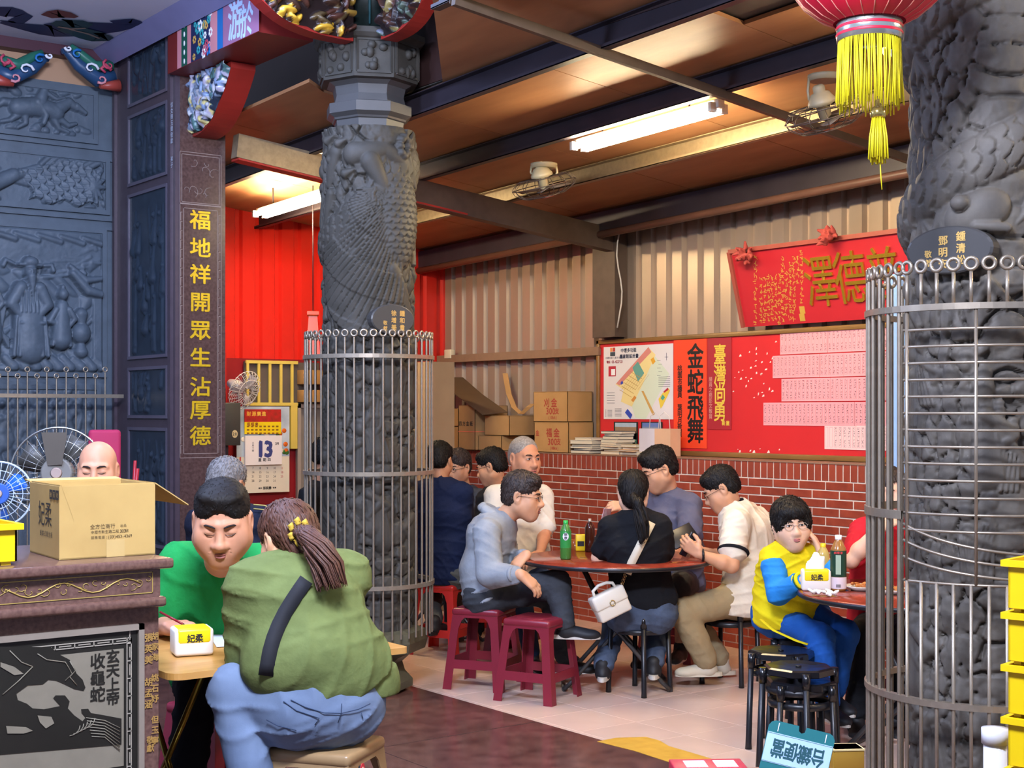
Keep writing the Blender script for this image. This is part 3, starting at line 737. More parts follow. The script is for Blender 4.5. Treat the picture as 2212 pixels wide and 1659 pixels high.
# painted beam along the colonnade
mBeamRed = M('beam_red', '#7a2320', rough=.45, var=.2)
pb = thing('painted_beam', 'temple beam painted with flowers, banded in pink and green, over the pier', 'beam', (-3.2, 0.5, 3.66))
MB().box((-3.36, .33, 3.66), (-3.02, PY, 4.01)).build('beam_core', mBeamRed, pb)
def bx(pxa, pxb, mat, nm, off=.0, skew=(0, 0)):
    a = onX(pxa, 100, -3.36).y; b = onX(pxb, 100, -3.36).y; z0, z1 = 3.663, 3.988; X = -3.3606-off*.0008
    mb = MB(); mb._add([(X, a, z0), (X, b, z0), (X, b+skew[1], z1), (X, a+skew[0], z1)], [(0, 1, 2, 3)]); mb.build(nm, mat, pb, fix=False)
mPink = M('pink_paint', '#d58b93', rough=.5); mLil = M('lilac_paint', '#a06f92', rough=.5); mGreen = M('green_paint', '#0f5a48', rough=.5); mTq = M('blue_paint', '#1f6fb4', rough=.5); mWhite = M('white_paint', '#e6e6ee', rough=.5); mDeep = M('deep_blue_paint', '#1b2a55', rough=.5); mRosy = M('rose_paint', '#b8435a', rough=.5); mOchre = M('ochre_paint', '#c39a4a', rough=.5); mAqua = M('aqua_paint', '#2f9aa0', rough=.5)
bx(383, 392, mPink, 'painted_band'); bx(392, 405, mGreen, 'painted_band'); bx(405, 413, mPink, 'painted_band', 1); bx(413, 460, mDeep, 'painted_band')
bx(455, 470, mPink, 'painted_band', 2); bx(470, 482, mTq, 'painted_band', 2); bx(482, 560, mLil, 'painted_band', 1)
dots = MB(); y_ = onX(398.5, 100, -3.36).y
for k in range(6): dots.ball((-3.362, y_, 3.69+.054*k), (.003, .010, .017), 8, 5)
dots.build('white_dots', mWhite, pb)
r = random.Random(3)
ya = onX(416, 100, -3.36).y; yb = onX(456, 100, -3.36).y
for k in range(70):
    y = r.uniform(yb, ya); z = r.uniform(3.68, 3.97); mb = MB(); n = 6; R0 = r.uniform(.012, .03); ph = r.uniform(0, 6)
    for i in range(n):
        t = ph+i*2*math.pi/n; mb.ball((-3.3615, y+R0*.8*math.cos(t), z+R0*.8*math.sin(t)), (.002, R0*.5, R0*.5), 6, 4)
    if k < 34: mb.build('painted_flower', r.choice([mRosy, mTq, mAqua, mPink, mWhite, mOchre, mAqua]), pb)
p = onX(508, 40, -3.3625); q = onX(533, 42, -3.3625)
text_mb([('游', 0, .0, .19, .24)], p, (0, -1, 0), (0, 0, 1), 0, .02).build('painted_character', M('pale_blue_paint', '#bcd4f2', rough=.5), pb, fix=False)
text_mb([('於', 0, .0, .16, .2)], q, (0, -1, 0), (0, 0, 1), 0, .02).build('painted_character', MATS['pale_blue_paint'], pb, fix=False)
# carved, painted brackets
def carved_bracket(name, label, org, dr, nr, length, zt_, drop, thick, pal, seed, base_col, edge_mat, curve=1.0, nblob=150, res=.007):
    """side profile hangs from zt_ ; dr = direction it reaches in, nr = direction the carved face looks"""
    org = Vector((*org, 0)); dr = Vector((*dr, 0)); nr = Vector((*nr, 0))
    t = thing(name, label, 'bracket', (*(org-nr*thick/2).xy, zt_-drop))
    nu = int(length/res); nv = int(drop/res); U, V = np.meshgrid(np.linspace(0, length, nu), np.linspace(0, drop, nv), indexing='ij')     # V down from the top
    low = drop*(1-(U/length)**(1.5*curve))*.92+.04*drop*np.abs(np.sin(U/length*9))+.03
    H = np.zeros_like(U); C = np.tile(np.array(lin(base_col)), (*U.shape, 1)); r = random.Random(seed)
    for k in range(nblob):
        u = r.uniform(0, length); v = r.uniform(0, drop*(1-(u/length)**(1.5*curve))+.02); a = r.uniform(0, 3.14); rx = r.uniform(.02, .06); ry = r.uniform(.009, .019)
        bend = r.uniform(-12, 12); du = U-u; dv = V-v; x = du*math.cos(a)+dv*math.sin(a); y = -du*math.sin(a)+dv*math.cos(a)+bend*x*x*.3
        q = np.clip(1-(x/rx)**2-(y/ry)**2, 0, None); hh = np.where(q > 0, r.uniform(.005, .03)+ry*1.3*np.sqrt(q), 0); m = hh > H; H = np.where(m, hh, H); C[m] = lin(r.choice(pal))
    H = np.where(V < low, H*np.clip((low-V)/.02, 0, 1), 0)
    o3 = np.array(org); P = o3+U[..., None]*np.array(dr)+H[..., None]*np.array(nr); P[..., 2] = zt_-np.minimum(V, low); P = P.reshape(-1, 3); F = grid_faces(nu, nv)
    if dr.cross(Vector((0, 0, -1))).dot(nr) < 0: F = F[:, ::-1]
    me = np_mesh('carving', P, F, True); ca = me.color_attributes.new('Col', 'FLOAT_COLOR', 'POINT'); ca.data.foreach_set('color', np.concatenate([C.reshape(-1, 3), np.ones((nu*nv, 1))], 1).astype(np.float32).ravel())
    link('carving', me, M('carved_paint', '#ffffff', rough=.35, attr='Col', var=.2, scale=30, metal=.1), t)
    def pt(u, z): v = org+dr*u-nr*.002; return Vector((v.x, v.y, z))
    poly = [pt(0, zt_)]+[pt(u, zt_-max(.01, drop*(1-(u/length)**(1.5*curve))*.95+.035)) for u in np.linspace(0, length, 16)]+[pt(length, zt_)]
    MB().prism(poly, -nr*thick).build('bracket_board', edge_mat, t); return t
mRedEdge = M('bracket_red', '#8f2118', rough=.5, var=.2)
carved_bracket('carved_bracket', 'small painted bracket of tiny figures under the beam, beside the pier', (-3.2, PY-.002), (0, -1), (-1, 0), .54, 3.655, .345, .16, ['#8fa4c8', '#c6c9d0', '#4d6f6f', '#d8c986', '#2a3444', '#b9b4c8', '#7d8ba0'], 5, '#14161c', mRedEdge, 1.6, nblob=200)
carved_bracket('carved_bracket.001', 'dark gilded bracket with golden beasts left of the central column top', (-2.94, .02), (-1, 0), (0, -1), .82, 4.12, .5, .1, ['#3a2418', '#8a6a2a', '#c99a2e', '#2a1c1c', '#4a2a20', '#54432a'], 8, '#241715', mRedEdge, 2.2, nblob=190)
carved_bracket('carved_bracket.002', 'dark gilded bracket reaching right from the central column top', (-2.84, -.10), (0, -1), (-1, 0), .62, 4.12, .5, .1, ['#3a2418', '#4d5a4d', '#6d7080', '#2a1c1c', '#4a2a20', '#8a7a4a'], 9, '#211817', mRedEdge, 2.2, nblob=150)
# cloud shaped bracket ends above the relief wall
def cloud_bracket(name, label, px, flip):
    t = thing(name, label, 'bracket', (onY(px, 160, YL-.1).x, YL-.05, 3.77))
    c = onY(px, 150, YL-.12); s = -1 if flip else 1
    for k, (pts, ws, mt) in enumerate((([(-.16, -.02), (-.05, -.06), (.08, .02), (.16, .10), (.19, .09)], [.05, .06, .05, .035, .02], M('indigo_paint', '#2b4a6e', rough=.35)), ([(-.14, .04), (-.02, .02), (.08, .09), (.14, .13)], [.04, .045, .035, .02], M('jade_paint', '#2a6a58', rough=.35)), ([(-.18, -.09), (-.05, -.11)], [.05, .02], M('coral_paint', '#a34238', rough=.4)), ([(-.12, .0), (-.08, .03), (-.05, .0), (-.08, -.02)], [.014, .016, .014, .01], mRosy))):
        mb = MB(); mb.tube([c+Vector((s*x, -.02*k, z))*1 for x, z in pts], [w_*TK for w_ in ws], 10, flat=1); mb.build('scroll', mt, t)
    for k, (x, z, R0, mt) in enumerate(((.02, -.01, .05, mWhite), (.11, .07, .04, mTq), (-.1, .03, .045, mRosy), (.17, .10, .025, mWhite), (-.05, -.07, .04, mPink))):
        mb = MB(); mb.tube([c+Vector((s*x+R0*(1-.1*i)*math.cos(i*.75+k), -.07, z+R0*.8*(1-.1*i)*math.sin(i*.75+k))) for i in range(9)], [.010-.0008*i for i in range(9)], 6); mb.build('scroll_curl', mt, t)
    return t
cloud_bracket('cloud_bracket', 'blue and green cloud bracket at the top left corner', 42, False)
cloud_bracket('cloud_bracket.001', 'blue and green cloud bracket beside the pier top', 195, True)
# ================================================================== carved columns and their steel barriers
mCol2 = M('grey_carved_stone_column', '#625c54', rough=.6, col2='#4d4843', scale=8, bump=.12, bscale=140, spec=.35)
mCol = M('dark_carved_stone', '#48443e', rough=.62, col2='#38352f', scale=8, bump=.12, bscale=140, spec=.35)
mSteel = M('stainless_steel', '#aa9c8a', rough=.36, metal=.7, var=.15, scale=30)
def scallop(s, d, ls, wd):
    row = np.floor(s/ls); u = s/ls-row; v = (d/wd+(row % 2)*.5); v = v-np.floor(v)-.5
    ins = u < .3+.7*np.sqrt(np.clip(1-(2*v)**2, 0, 1)); return np.where(ins, .35+.65*u, 0.0)-.6*np.exp(-(v*2)**2*6)*0
class Drum:
    def __init__(s, axis, z0, z1, R, nphi, nz):
        s.ax = Vector(axis); s.R = R; tc = (CAM-s.ax); tc.z = 0; tc.normalize(); s.tc = tc; s.rt = Vector((-tc.y, tc.x, 0))
        if s.rt.dot(RGT) < 0: s.rt = -s.rt
        phi = np.linspace(-math.pi, math.pi, nphi, endpoint=False); z = np.linspace(z0, z1, nz)
        s.PH, s.Z = np.meshgrid(phi, z, indexing='ij'); s.A = s.PH*R; s.rel = Relief(s.A, s.Z); s.n = (nphi, nz); s.D = depth(s.ax); s.px = pix(s.ax)[0]
    def uv(s, px, py, rr=None):
        """pixel -> (arc, z) on the visible front"""
        rr = rr or s.R; q = max(-.999, min(.999, (px-s.px)/FPX*s.D/rr)); ph = math.asin(q); D = s.D-rr*math.cos(ph)
        return (ph*s.R, CAM.z-(py-HOR)/FPX*D)
    def P(s, ph, r, z): return s.ax+s.tc*(r*math.cos(ph))+s.rt*(r*math.sin(ph))+Vector((0, 0, z))
    def coil(s, zc0, pitch, half, turns=(-3, 4), ls=.055, wd=.07, hgt=.055, wave=.05, wfreq=2):
        for k in range(*turns):
            zc = zc0+pitch*(s.PH/(2*math.pi)+k)+wave*np.sin(s.PH*wfreq+k)
            d = s.Z-zc; q = np.clip(1-(d/half)**2, 0, None); a = s.A+k*2*math.pi*s.R
            h = hgt*.55+hgt*np.sqrt(q)+.013*scallop(a+.25*np.abs(d), d, ls, wd)*np.clip(q*4, 0, 1)
            fin = np.where((d > 0) & (d < half*1.35), .012*np.abs(np.sin(a*60)), 0)
            s.rel.H = np.maximum(s.rel.H, np.where(q > 0, h, fin))
        return s
    def rock(s, sc=7.0, amp=.04, seed=0):
        d1, d2 = worley(np.cos(s.PH)*sc*s.R*2+s.A*sc*.7+40, s.Z*sc, seed); h = amp*np.sqrt(np.clip(1-d1**2, 0, 1))+.03*fbm(s.A*14+9, s.Z*14, s.Z*0+seed)
        s.rel.H = np.maximum(s.rel.H, h*np.clip((d2-d1)*6, .25, 1)); return s
    def mesh(s, name, mat, parent):
        H = s.rel.H; r = s.R-.075+H; ax = np.array(s.ax); P = ax+r[..., None]*(np.cos(s.PH)[..., None]*np.array(s.tc)+np.sin(s.PH)[..., None]*np.array(s.rt)); P[..., 2] = s.Z
        F = grid_faces(*s.n, wrap=True); s.r = r
        return sdf_obj(name, P.reshape(-1, 3), F, mat, parent)
def figures(D, seed, n, z0, z1, a0=-.9, a1=.9):
    r = random.Random(seed); R = D.rel
    for k in range(n):
        x = r.uniform(a0, a1); y = r.uniform(z0, z1); s = r.uniform(.7, 1.3); ln = r.uniform(-.05, .05)
        R.limb([(x, y), (x+ln, y+.17*s)], [.07*s, .045*s], .55, .025)
        for q in range(4): R.limb([(x-.04*s+.027*q*s, y-.03), (x+ln-.03*s+.02*q*s, y+.13*s)], [.012*s, .008*s], 1.1, .05)
        R.blob((x+ln*1.3, y+.235*s), .036*s, .042*s, 0, .9, .035); R.blob((x+ln*1.3, y+.275*s), .03*s, .022*s, 0, .9, .04)
        sg = r.choice((-1, 1)); R.limb([(x+ln, y+.16*s), (x+sg*.08*s, y+.10*s), (x+sg*.03*s, y+.06*s)], [.026*s, .022*s, .018*s], 1, .04)
        if r.random() < .5: R.limb([(x-.12, y+.02), (x-.11, y+.3*s)], [.007, .007], 1.4, .045)
# ---- central column
AX = (-2.702, .252, 0)
cc = thing('carved_column', 'dark stone column carved with a bird wing, in the middle of the hall', 'column', AX)
D1 = Drum(AX, .24, 3.17, .285, 330, 540)
D1.rock(9, .04, 1); D1.rock(18, .028, 3); figures(D1, 3, 60, .3, 1.75); figures(D1, 9, 16, 1.7, 3.0)
D1.coil(2.75, .9, .12, hgt=.045, ls=.05, wd=.06, turns=(0, 1))
R = D1.rel
# the great wing : feathers fan out from a pivot at the upper right
pv = D1.uv(862, 405); dx = D1.A-pv[0]; dzv = D1.Z-pv[1]; rho = np.hypot(dx, dzv); ang = np.arctan2(-dzv, -dx)          # 0 = left, pi/2 = down
t = np.clip((ang-.15)/1.35, 0, 1); lim = .26+.60*np.sin(t*math.pi*.62)**1.2
mask = (ang > .05) & (ang < 1.62) & (rho < lim) & (rho > .02)
f = ang*17+rho*5.0; fr_ = f-np.floor(f)
rows = np.floor(rho/.16); hW = .062+.010*(1-fr_)-.012*(fr_ > .88)+.006*(rows % 2)+.02*np.clip(1-rho/lim, 0, 1)
R.H = np.where(mask, np.maximum(R.H, hW), R.H)
edge = np.abs(rho-lim) < .012; R.H = np.where(edge & (ang > .05) & (ang < 1.6), np.maximum(R.H, .05), R.H)
# scaled breast to the right of the wing
b0 = D1.uv(868, 470); q = np.clip(1-((D1.A-b0[0])/.16)**2-((D1.Z-b0[1])/.30)**2, 0, None)
R.H = np.where(q > 0, np.maximum(R.H, .03+.075*np.sqrt(q)+.012*scallop(-(D1.Z-b0[1])+.2, D1.A-b0[0], .034, .042)), R.H)
for (x0, y0), (x1, y1), r0, r1, bs in (((760, 330), (835, 320), .07, .05, .03), ((835, 320), (880, 350), .05, .06, .03), ((720, 330), (705, 400), .05, .03, .04), ((710, 420), (698, 500), .035, .02, .05), ((880, 330), (898, 400), .03, .02, .06), ((800, 345), (830, 400), .06, .04, .05), ((850, 580), (880, 640), .045, .03, .05), ((870, 560), (895, 530), .03, .02, .06), ((740, 740), (760, 690), .06, .05, .03)):
    R.limb([D1.uv(x0, y0), D1.uv(x1, y1)], [r0, r1], .8, bs)
for k in range(9):
    a_ = D1.uv(862+3*k, 590+9*k); R.limb([a_, (a_[0]+.02, a_[1]-.12), (a_[0]-.03, a_[1]-.17)], [.012, .010, .006], 1.2, .06)
for k in range(8):
    a_ = D1.uv(872+8*math.cos(k*.8), 315+20*math.sin(k*.8)); R.blob(a_, .022, .022, 0, 1, .075)
for x, y in ((705, 305), (730, 310), (712, 345), (745, 375)): a_ = D1.uv(x, y); R.limb([a_, (a_[0]+.05, a_[1]+.02)], [.03, .008], 1, .055)
D1.mesh('carved_shaft', mCol, cc)
mb = MB(); mb.lathe([(.20, 0), (.25, .02), (.25, .06), (.205, .11), (.19, .16), (.235, .2), (.32, .235), (.335, .29), (.325, .345), (.285, .36), (.22, .37)], 8, AX, smooth=False, rot=.2); mb.build('pedestal', M('olive_grey_stone', '#56523f', rough=.5, var=.25, scale=9, bump=.2, bscale=60), cc)
oct_r = math.pi/8+.35
mb = MB(); mb.lathe([(.20, 3.1), (.20, 3.17), (.205, 3.22), (.215, 3.225), (.22, 3.235), (.235, 3.245), (.25, 3.255), (.25, 3.31), (.215, 3.32), (.205, 3.36), (.215, 3.41), (.25, 3.43)], 8, AX, smooth=False, rot=oct_r); mb.build('neck', M('smooth_grey_stone', '#4c4a49', rough=.45, var=.15), cc)
mb = MB(); mb.lathe([(.24, 3.43), (.285, 3.435), (.29, 3.46), (.29, 3.64), (.31, 3.65), (.33, 3.67), (.33, 3.70), (.24, 3.71)], 8, AX, smooth=False, rot=oct_r); mb.build('capital', mCol, cc)
for k in range(8):                                   # framed carvings on the eight faces
    a_ = oct_r+(k+.5)*math.pi/4; n_ = Vector((math.cos(a_), math.sin(a_), 0)); t_ = Vector((-n_.y, n_.x, 0)); c_ = Vector((AX[0], AX[1], 3.55))+n_*.268
    mb = MB()
    for sx in (-1, 1): mb.beam(c_+t_*sx*.095+Vector((0, 0, -.09)), c_+t_*sx*.095+Vector((0, 0, .09)), .014, .014)
    for sz in (-1, 1): mb.beam(c_-t_*.095+Vector((0, 0, sz*.09)), c_+t_*.095+Vector((0, 0, sz*.09)), .014, .014)
    mb.build('panel_frame', mCol, cc); mb = MB(); r = random.Random(k)
    for j in range(7): mb.ball(c_+t_*r.uniform(-.06, .06)+Vector((0, 0, r.uniform(-.07, .07))), (r.uniform(.015, .03), r.uniform(.015, .03), r.uniform(.02, .035)), 7, 5)
    mb.build('panel_carving', mCol, cc)
mb = MB(); mb.lathe([(.23, 3.70), (.25, 4.2)], 16, AX); mb.build('upper_shaft', M('black_green_lacquer', '#16211f', rough=.4), cc)
for k in range(12):
    a_ = k*math.pi/6; mb = MB(); mb.tube([(AX[0]+.24*math.cos(a_), AX[1]+.24*math.sin(a_), 3.73), (AX[0]+.255*math.cos(a_), AX[1]+.255*math.sin(a_), 4.15)], [.006, .014], 6); mb.build('gold_stripe', mGold if k % 2 else mTeal, cc)
def plaque(D, par, px, py, rx, rz, txt, rr, tilt=0, col='#3f3d3c', size=.034):
    u = D.uv(px, py, rr); ph = u[0]/D.R; c = D.P(ph, rr, u[1]); n = (D.tc*math.cos(ph)+D.rt*math.sin(ph)).normalized(); ex = Vector((0, 0, 1)).cross(n).normalized()
    if ex.dot(RGT) < 0: ex = -ex
    mb = MB(); N = 28
    ring = [c+ex*rx*math.cos(2*math.pi*k/N)+Vector((0, 0, rz*math.sin(2*math.pi*k/N))) for k in range(N)]
    mb.prism([p-n*.05 for p in ring], n*.055); rim = [c+n*.01+ex*rx*.94*math.cos(2*math.pi*k/N)+Vector((0, 0, rz*.94*math.sin(2*math.pi*k/N))) for k in range(N)]
    mb._add([p+n*.005 for p in ring]+rim, [(k, (k+1) % N, N+(k+1) % N, N+k) for k in range(N)]+[[N+k for k in range(N)]])
    o = mb.build('plaque', M('plaque_stone', col, rough=.35, var=.1), par)
    cs = []
    for s_, x, y, sz in txt: cs += column_text(s_, x, y, sz*1.15, sz)
    text_mb(cs, c+n*.0115, ex, (0, 0, 1), 0, .02).build('plaque_lettering', M('dull_gold', '#cda45a', rough=.4, metal=.3), o, fix=False)
plaque(D1, cc, 846, 690, .135, .085, [('鍾和貴', .055, .035, .034), ('徐增美', .003, .035, .034), ('敬獻', -.05, -.02, .026)], .292)
# ---- right hand column
AX2 = tuple(at(2122, 800, 5.25).xy)+(0,)
cr = thing('carved_column.001', 'dark stone column wound by a scaled dragon, at the right edge', 'column', AX2)
D2 = Drum(AX2, .05, 3.35, .285, 330, 560)
D2.rock(9, .04, 4); D2.rock(17, .03, 6); figures(D2, 13, 64, .1, 1.75, -.9, .9)
D2.coil(2.47, .62, .105, turns=(0, 3), ls=.05, wd=.075, hgt=.055, wave=.03, wfreq=1)
r = random.Random(8)
for k in range(60):                                  # cloud curls and claws between the coils
    x = r.uniform(-.5, .5); y = r.uniform(2.05, 3.2); t0 = r.uniform(0, 6); R0 = r.uniform(.02, .05)
    D2.rel.limb([(x+R0*(1-.13*i)*math.cos(t0+i*.8), y+R0*(1-.13*i)*math.sin(t0+i*.8)) for i in range(7)], [.018, .017, .016, .015, .014, .013, .012], .9, .03)
for k in range(12):
    x = r.uniform(-.45, .45); y = r.uniform(1.9, 3.2)
    for j in range(3): D2.rel.limb([(x, y), (x+.05*(j-1)+.02, y-.07), (x+.07*(j-1), y-.11)], [.02, .018, .005], 1, .05)
pc = D2.uv(2110, 455); D2.rel.blob(pc, .13, .08, .3, .6, .05); D2.rel.blob((pc[0]-.05, pc[1]+.03), .03, .03, 0, 1, .1); D2.rel.limb([(pc[0], pc[1]-.05), (pc[0]+.1, pc[1]-.06)], [.02, .02], 1, .08)
D2.mesh('carved_shaft', mCol2, cr)
mb = MB(); mb.lathe([(.34, 0), (.34, .05), (.3, .08), (.26, .1)], 8, AX2, smooth=False, rot=.2); mb.build('pedestal', mCol, cr)
mb = MB(); mb.lathe([(.22, 3.3), (.25, 3.4), (.25, 3.9)], 8, AX2, smooth=False, rot=.2); mb.build('neck', mCol, cr)
plaque(D2, cr, 2058, 537, .16, .085, [('鍾清松', .045, .045, .036), ('鄧明安', -.02, .035, .036), ('敬獻', -.075, -.01, .028)], .30, col='#42464c')
# ---- barriers
def barrier(name, label, axis, R, nb_, zbot, ztop_, eye_r, bands, bar_r=.006, ang0=0.0, skip=None, grp=None, band_h=.022):
    t = thing(name, label, 'barrier', (axis[0], axis[1], zbot))
    bar = MB().tube([(0, 0, 0), (0, 0, ztop_-eye_r-zbot)], bar_r, 6).mesh('bar')
    eye = MB(); eye.tube([(0, eye_r*.76*math.cos(a), eye_r*.76*math.sin(a)) for a in np.linspace(0, 2*math.pi, 16, endpoint=False)], eye_r*.27, 6, closed=True); eye = eye.mesh('eye')
    for k in range(nb_):
        a = ang0+2*math.pi*k/nb_
        if skip and skip(a): continue
        o = link('bar', bar, mSteel, t, local=True); o.location = (R*math.cos(a), R*math.sin(a), 0); o.rotation_euler = (0, 0, a)
        e = link('eye', eye, mSteel, o, local=True); e.location = (0, 0, ztop_-zbot)
    for z, a0, a1 in bands:
        mb = MB(); n = 64; V = []; F = []
        full = a1-a0 > 6.2; K = n if full else n+1
        for i in range(K):
            a = a0+(a1-a0)*i/n
            for rr, zz in ((R-.012, z-band_h/2), (R+.012, z-band_h/2), (R+.012, z+band_h/2), (R-.012, z+band_h/2)): V.append((rr*math.cos(a), rr*math.sin(a), zz-zbot))
        for i in range(n):
            j = (i+1) % K
            for q in range(4): F.append((i*4+q, j*4+q, j*4+(q+1) % 4, i*4+(q+1) % 4))
        mb._add(V, F, False); mb.build('band', mSteel, t, local=True)
    return t
TP = 2*math.pi
barrier('steel_barrier', 'round stainless steel barrier caging the central column', AX, .362, 43, .33, 2.012, .0225, [(1.888, 0, TP), (1.24, 0, TP), (.615, 0, TP)])
# right barrier : left part with uprights, front part with horizontal hoops
tc2 = D2.tc; phi_c = math.atan2(tc2.y, tc2.x)
def rel(a): d = (a-phi_c+math.pi) % TP-math.pi; return d                       # + is towards the left in the picture? resolved below
sgn = 1 if Vector((math.cos(phi_c+.5), math.sin(phi_c+.5), 0)).dot(D2.rt) > 0 else -1
RB = .412
rb = barrier('steel_barrier.001', 'steel barrier with horizontal hoops around the right hand dragon column', AX2, RB, 44, .02, 2.09, .0265, [(1.945, 0, TP), (.565, 0, TP)], .0075, skip=lambda a: -.68 < sgn*rel(a) < 1.4)
def hoop(z, a0=-.70, a1=1.45, z1=None, r=.0055, nm='hoop'):
    mb = MB(); pts = []
    for i in range(25):
        a = a0+(a1-a0)*i/24; th = phi_c+sgn*a; zz = z if z1 is None else z1+(z-z1)*(1-math.exp(-3.2*(i/24)))
        pts.append((RB*math.cos(th), RB*math.sin(th), zz-.02))
    mb.tube(pts, r, 6); mb.build(nm, mSteel, rb, local=True)
for k in range(13): hoop(1.868-.0585*k)
for k in range(3): hoop(1.067-.040*k, z1=1.185-.058*k, nm='curved_hoop')
hoop(.985)
def upright(a, z0, z1, eye=True, nm='bar'):
    th = phi_c+sgn*a; o = MB().tube([(RB*math.cos(th), RB*math.sin(th), z0-.02), (RB*math.cos(th), RB*math.sin(th), z1-.02)], .007, 6).build(nm, mSteel, rb, local=True)
    return o
eye2 = [m for m in bpy.data.meshes if m.name.startswith('eye')][-1]
for k in range(15):
    a = -.66+k*.1428; o = upright(a, 1.945, 2.063); e = link('eye', eye2, mSteel, o, local=True); th = phi_c+sgn*a; e.location = (RB*math.cos(th), RB*math.sin(th), 2.07); e.rotation_euler = (0, 0, th)
for a in (-.66, -.05, .6): upright(a, .985, 1.945)
for k in range(15): upright(-.66+k*.1428, .03, .985)
# left part only: middle band
mb = MB(); pts = [(RB*math.cos(phi_c+sgn*a), RB*math.sin(phi_c+sgn*a)) for a in np.linspace(-2.6, -.70, 30)]
V = []; F = []
for x, y in pts:
    k_ = (RB+.012)/RB; V += [(x, y, 1.2-.02), (x*k_, y*k_, 1.18), (x*k_, y*k_, 1.21), (x, y, 1.21)]
for i in range(29):
    for q in range(4): F.append((i*4+q, i*4+4+q, i*4+4+(q+1) % 4, i*4+(q+1) % 4))
mb._add(V, F); mb.build('band', mSteel, rb, local=True)
# straight barrier in front of the relief wall
sb = thing('steel_barrier.002', 'straight steel barrier with ring-topped bars before the relief wall', 'barrier', (-4.0, 2.3, 0))
yb_ = 2.32; bar2 = MB().tube([(0, 0, 0), (0, 0, 1)], .0055, 6).mesh('bar'); eyem = MB().tube([(.015*math.cos(a), 0, .015*math.sin(a)) for a in np.linspace(0, TP, 14, endpoint=False)], .0052, 6, closed=True).mesh('eye')
for k in range(24):
    p = onY(227-21.0*k, 798 if k % 2 == 0 else 812, yb_)
    if p.x < -4.9: break
    b_ = link('bar', bar2, mSteel, sb); b_.location = (p.x, yb_, .05); b_.scale = (1, 1, p.z-.07); 
    e = link('eye', eyem, mSteel, sb); e.location = (p.x, yb_, p.z)
zz = onY(120, 855, yb_).z
MB().box((-4.95, yb_-.012, zz-.012), (PX0-.03, yb_+.012, zz+.012)).build('rail', mSteel, sb); MB().box((-4.95, yb_-.012, .3), (PX0-.03, yb_+.012, .33)).build('rail', mSteel, sb)
# ================================================================== lamps, fans, lantern
mTube = M('lit_tube', '#ffe9bd', emit=120, var=0)
mEnam = M('white_enamel', '#d9cfbd', rough=.4, var=.08)
def tube_lamp(name, label, X, y0, y1, drop):
    t = thing(name, label, 'lamp', (X, (y0+y1)/2, Zc(X, (y0+y1)/2)-drop)); L = (y1-y0)/2; tilt = -.03
    MB().bevbox((-.026, -L, -.015), (.026, L, .035), .006).build('housing', mEnam, t, local=True)
    for sx in (-1, 1):
        MB().tube([(sx*.05, -L+.04, -.022), (sx*.05, L-.04, -.022)], .0145, 12).build('tube', mTube, t, local=True)
        for e in (-1, 1): MB().cbox((sx*.042, e*(L-.028), -.012), (.045, .022, .05)).build('tube_holder', mEnam, t, local=True)
    for e in (-.6, .6): MB().tube([(0, e*L, .035), (0, e*L, drop)], .006, 6).build('hanger', mDark, t, local=True)
    t.rotation_euler = (math.atan(-.03), 0, 0); return t
tube_lamp('tube_lamp', 'twin tube lamp glowing in the middle of the shed ceiling', -1.47, -1.33, -.11, .14)
tube_lamp('tube_lamp.001', 'twin tube lamp glowing before the red sheet wall, left of the column', -1.9, 2.0, 3.22, .16)
tube_lamp('tube_lamp.002', 'twin tube lamp glowing behind the yellow lantern fringe', -1.62, -3.75, -2.5, .16)
tube_lamp('added_tube_lamp', 'twin tube lamp further along the shed, out of view', -1.3, -5.6, -4.4, .16)  # added out of view to brighten the brick wall and the people
mFanB = M('cream_enamel', '#c9bd93', rough=.35, var=.12); mWire = M('brown_wire', '#4f433b', rough=.4, metal=.5); mBlade = M('fan_blade', '#5b5148', rough=.4, var=.1)
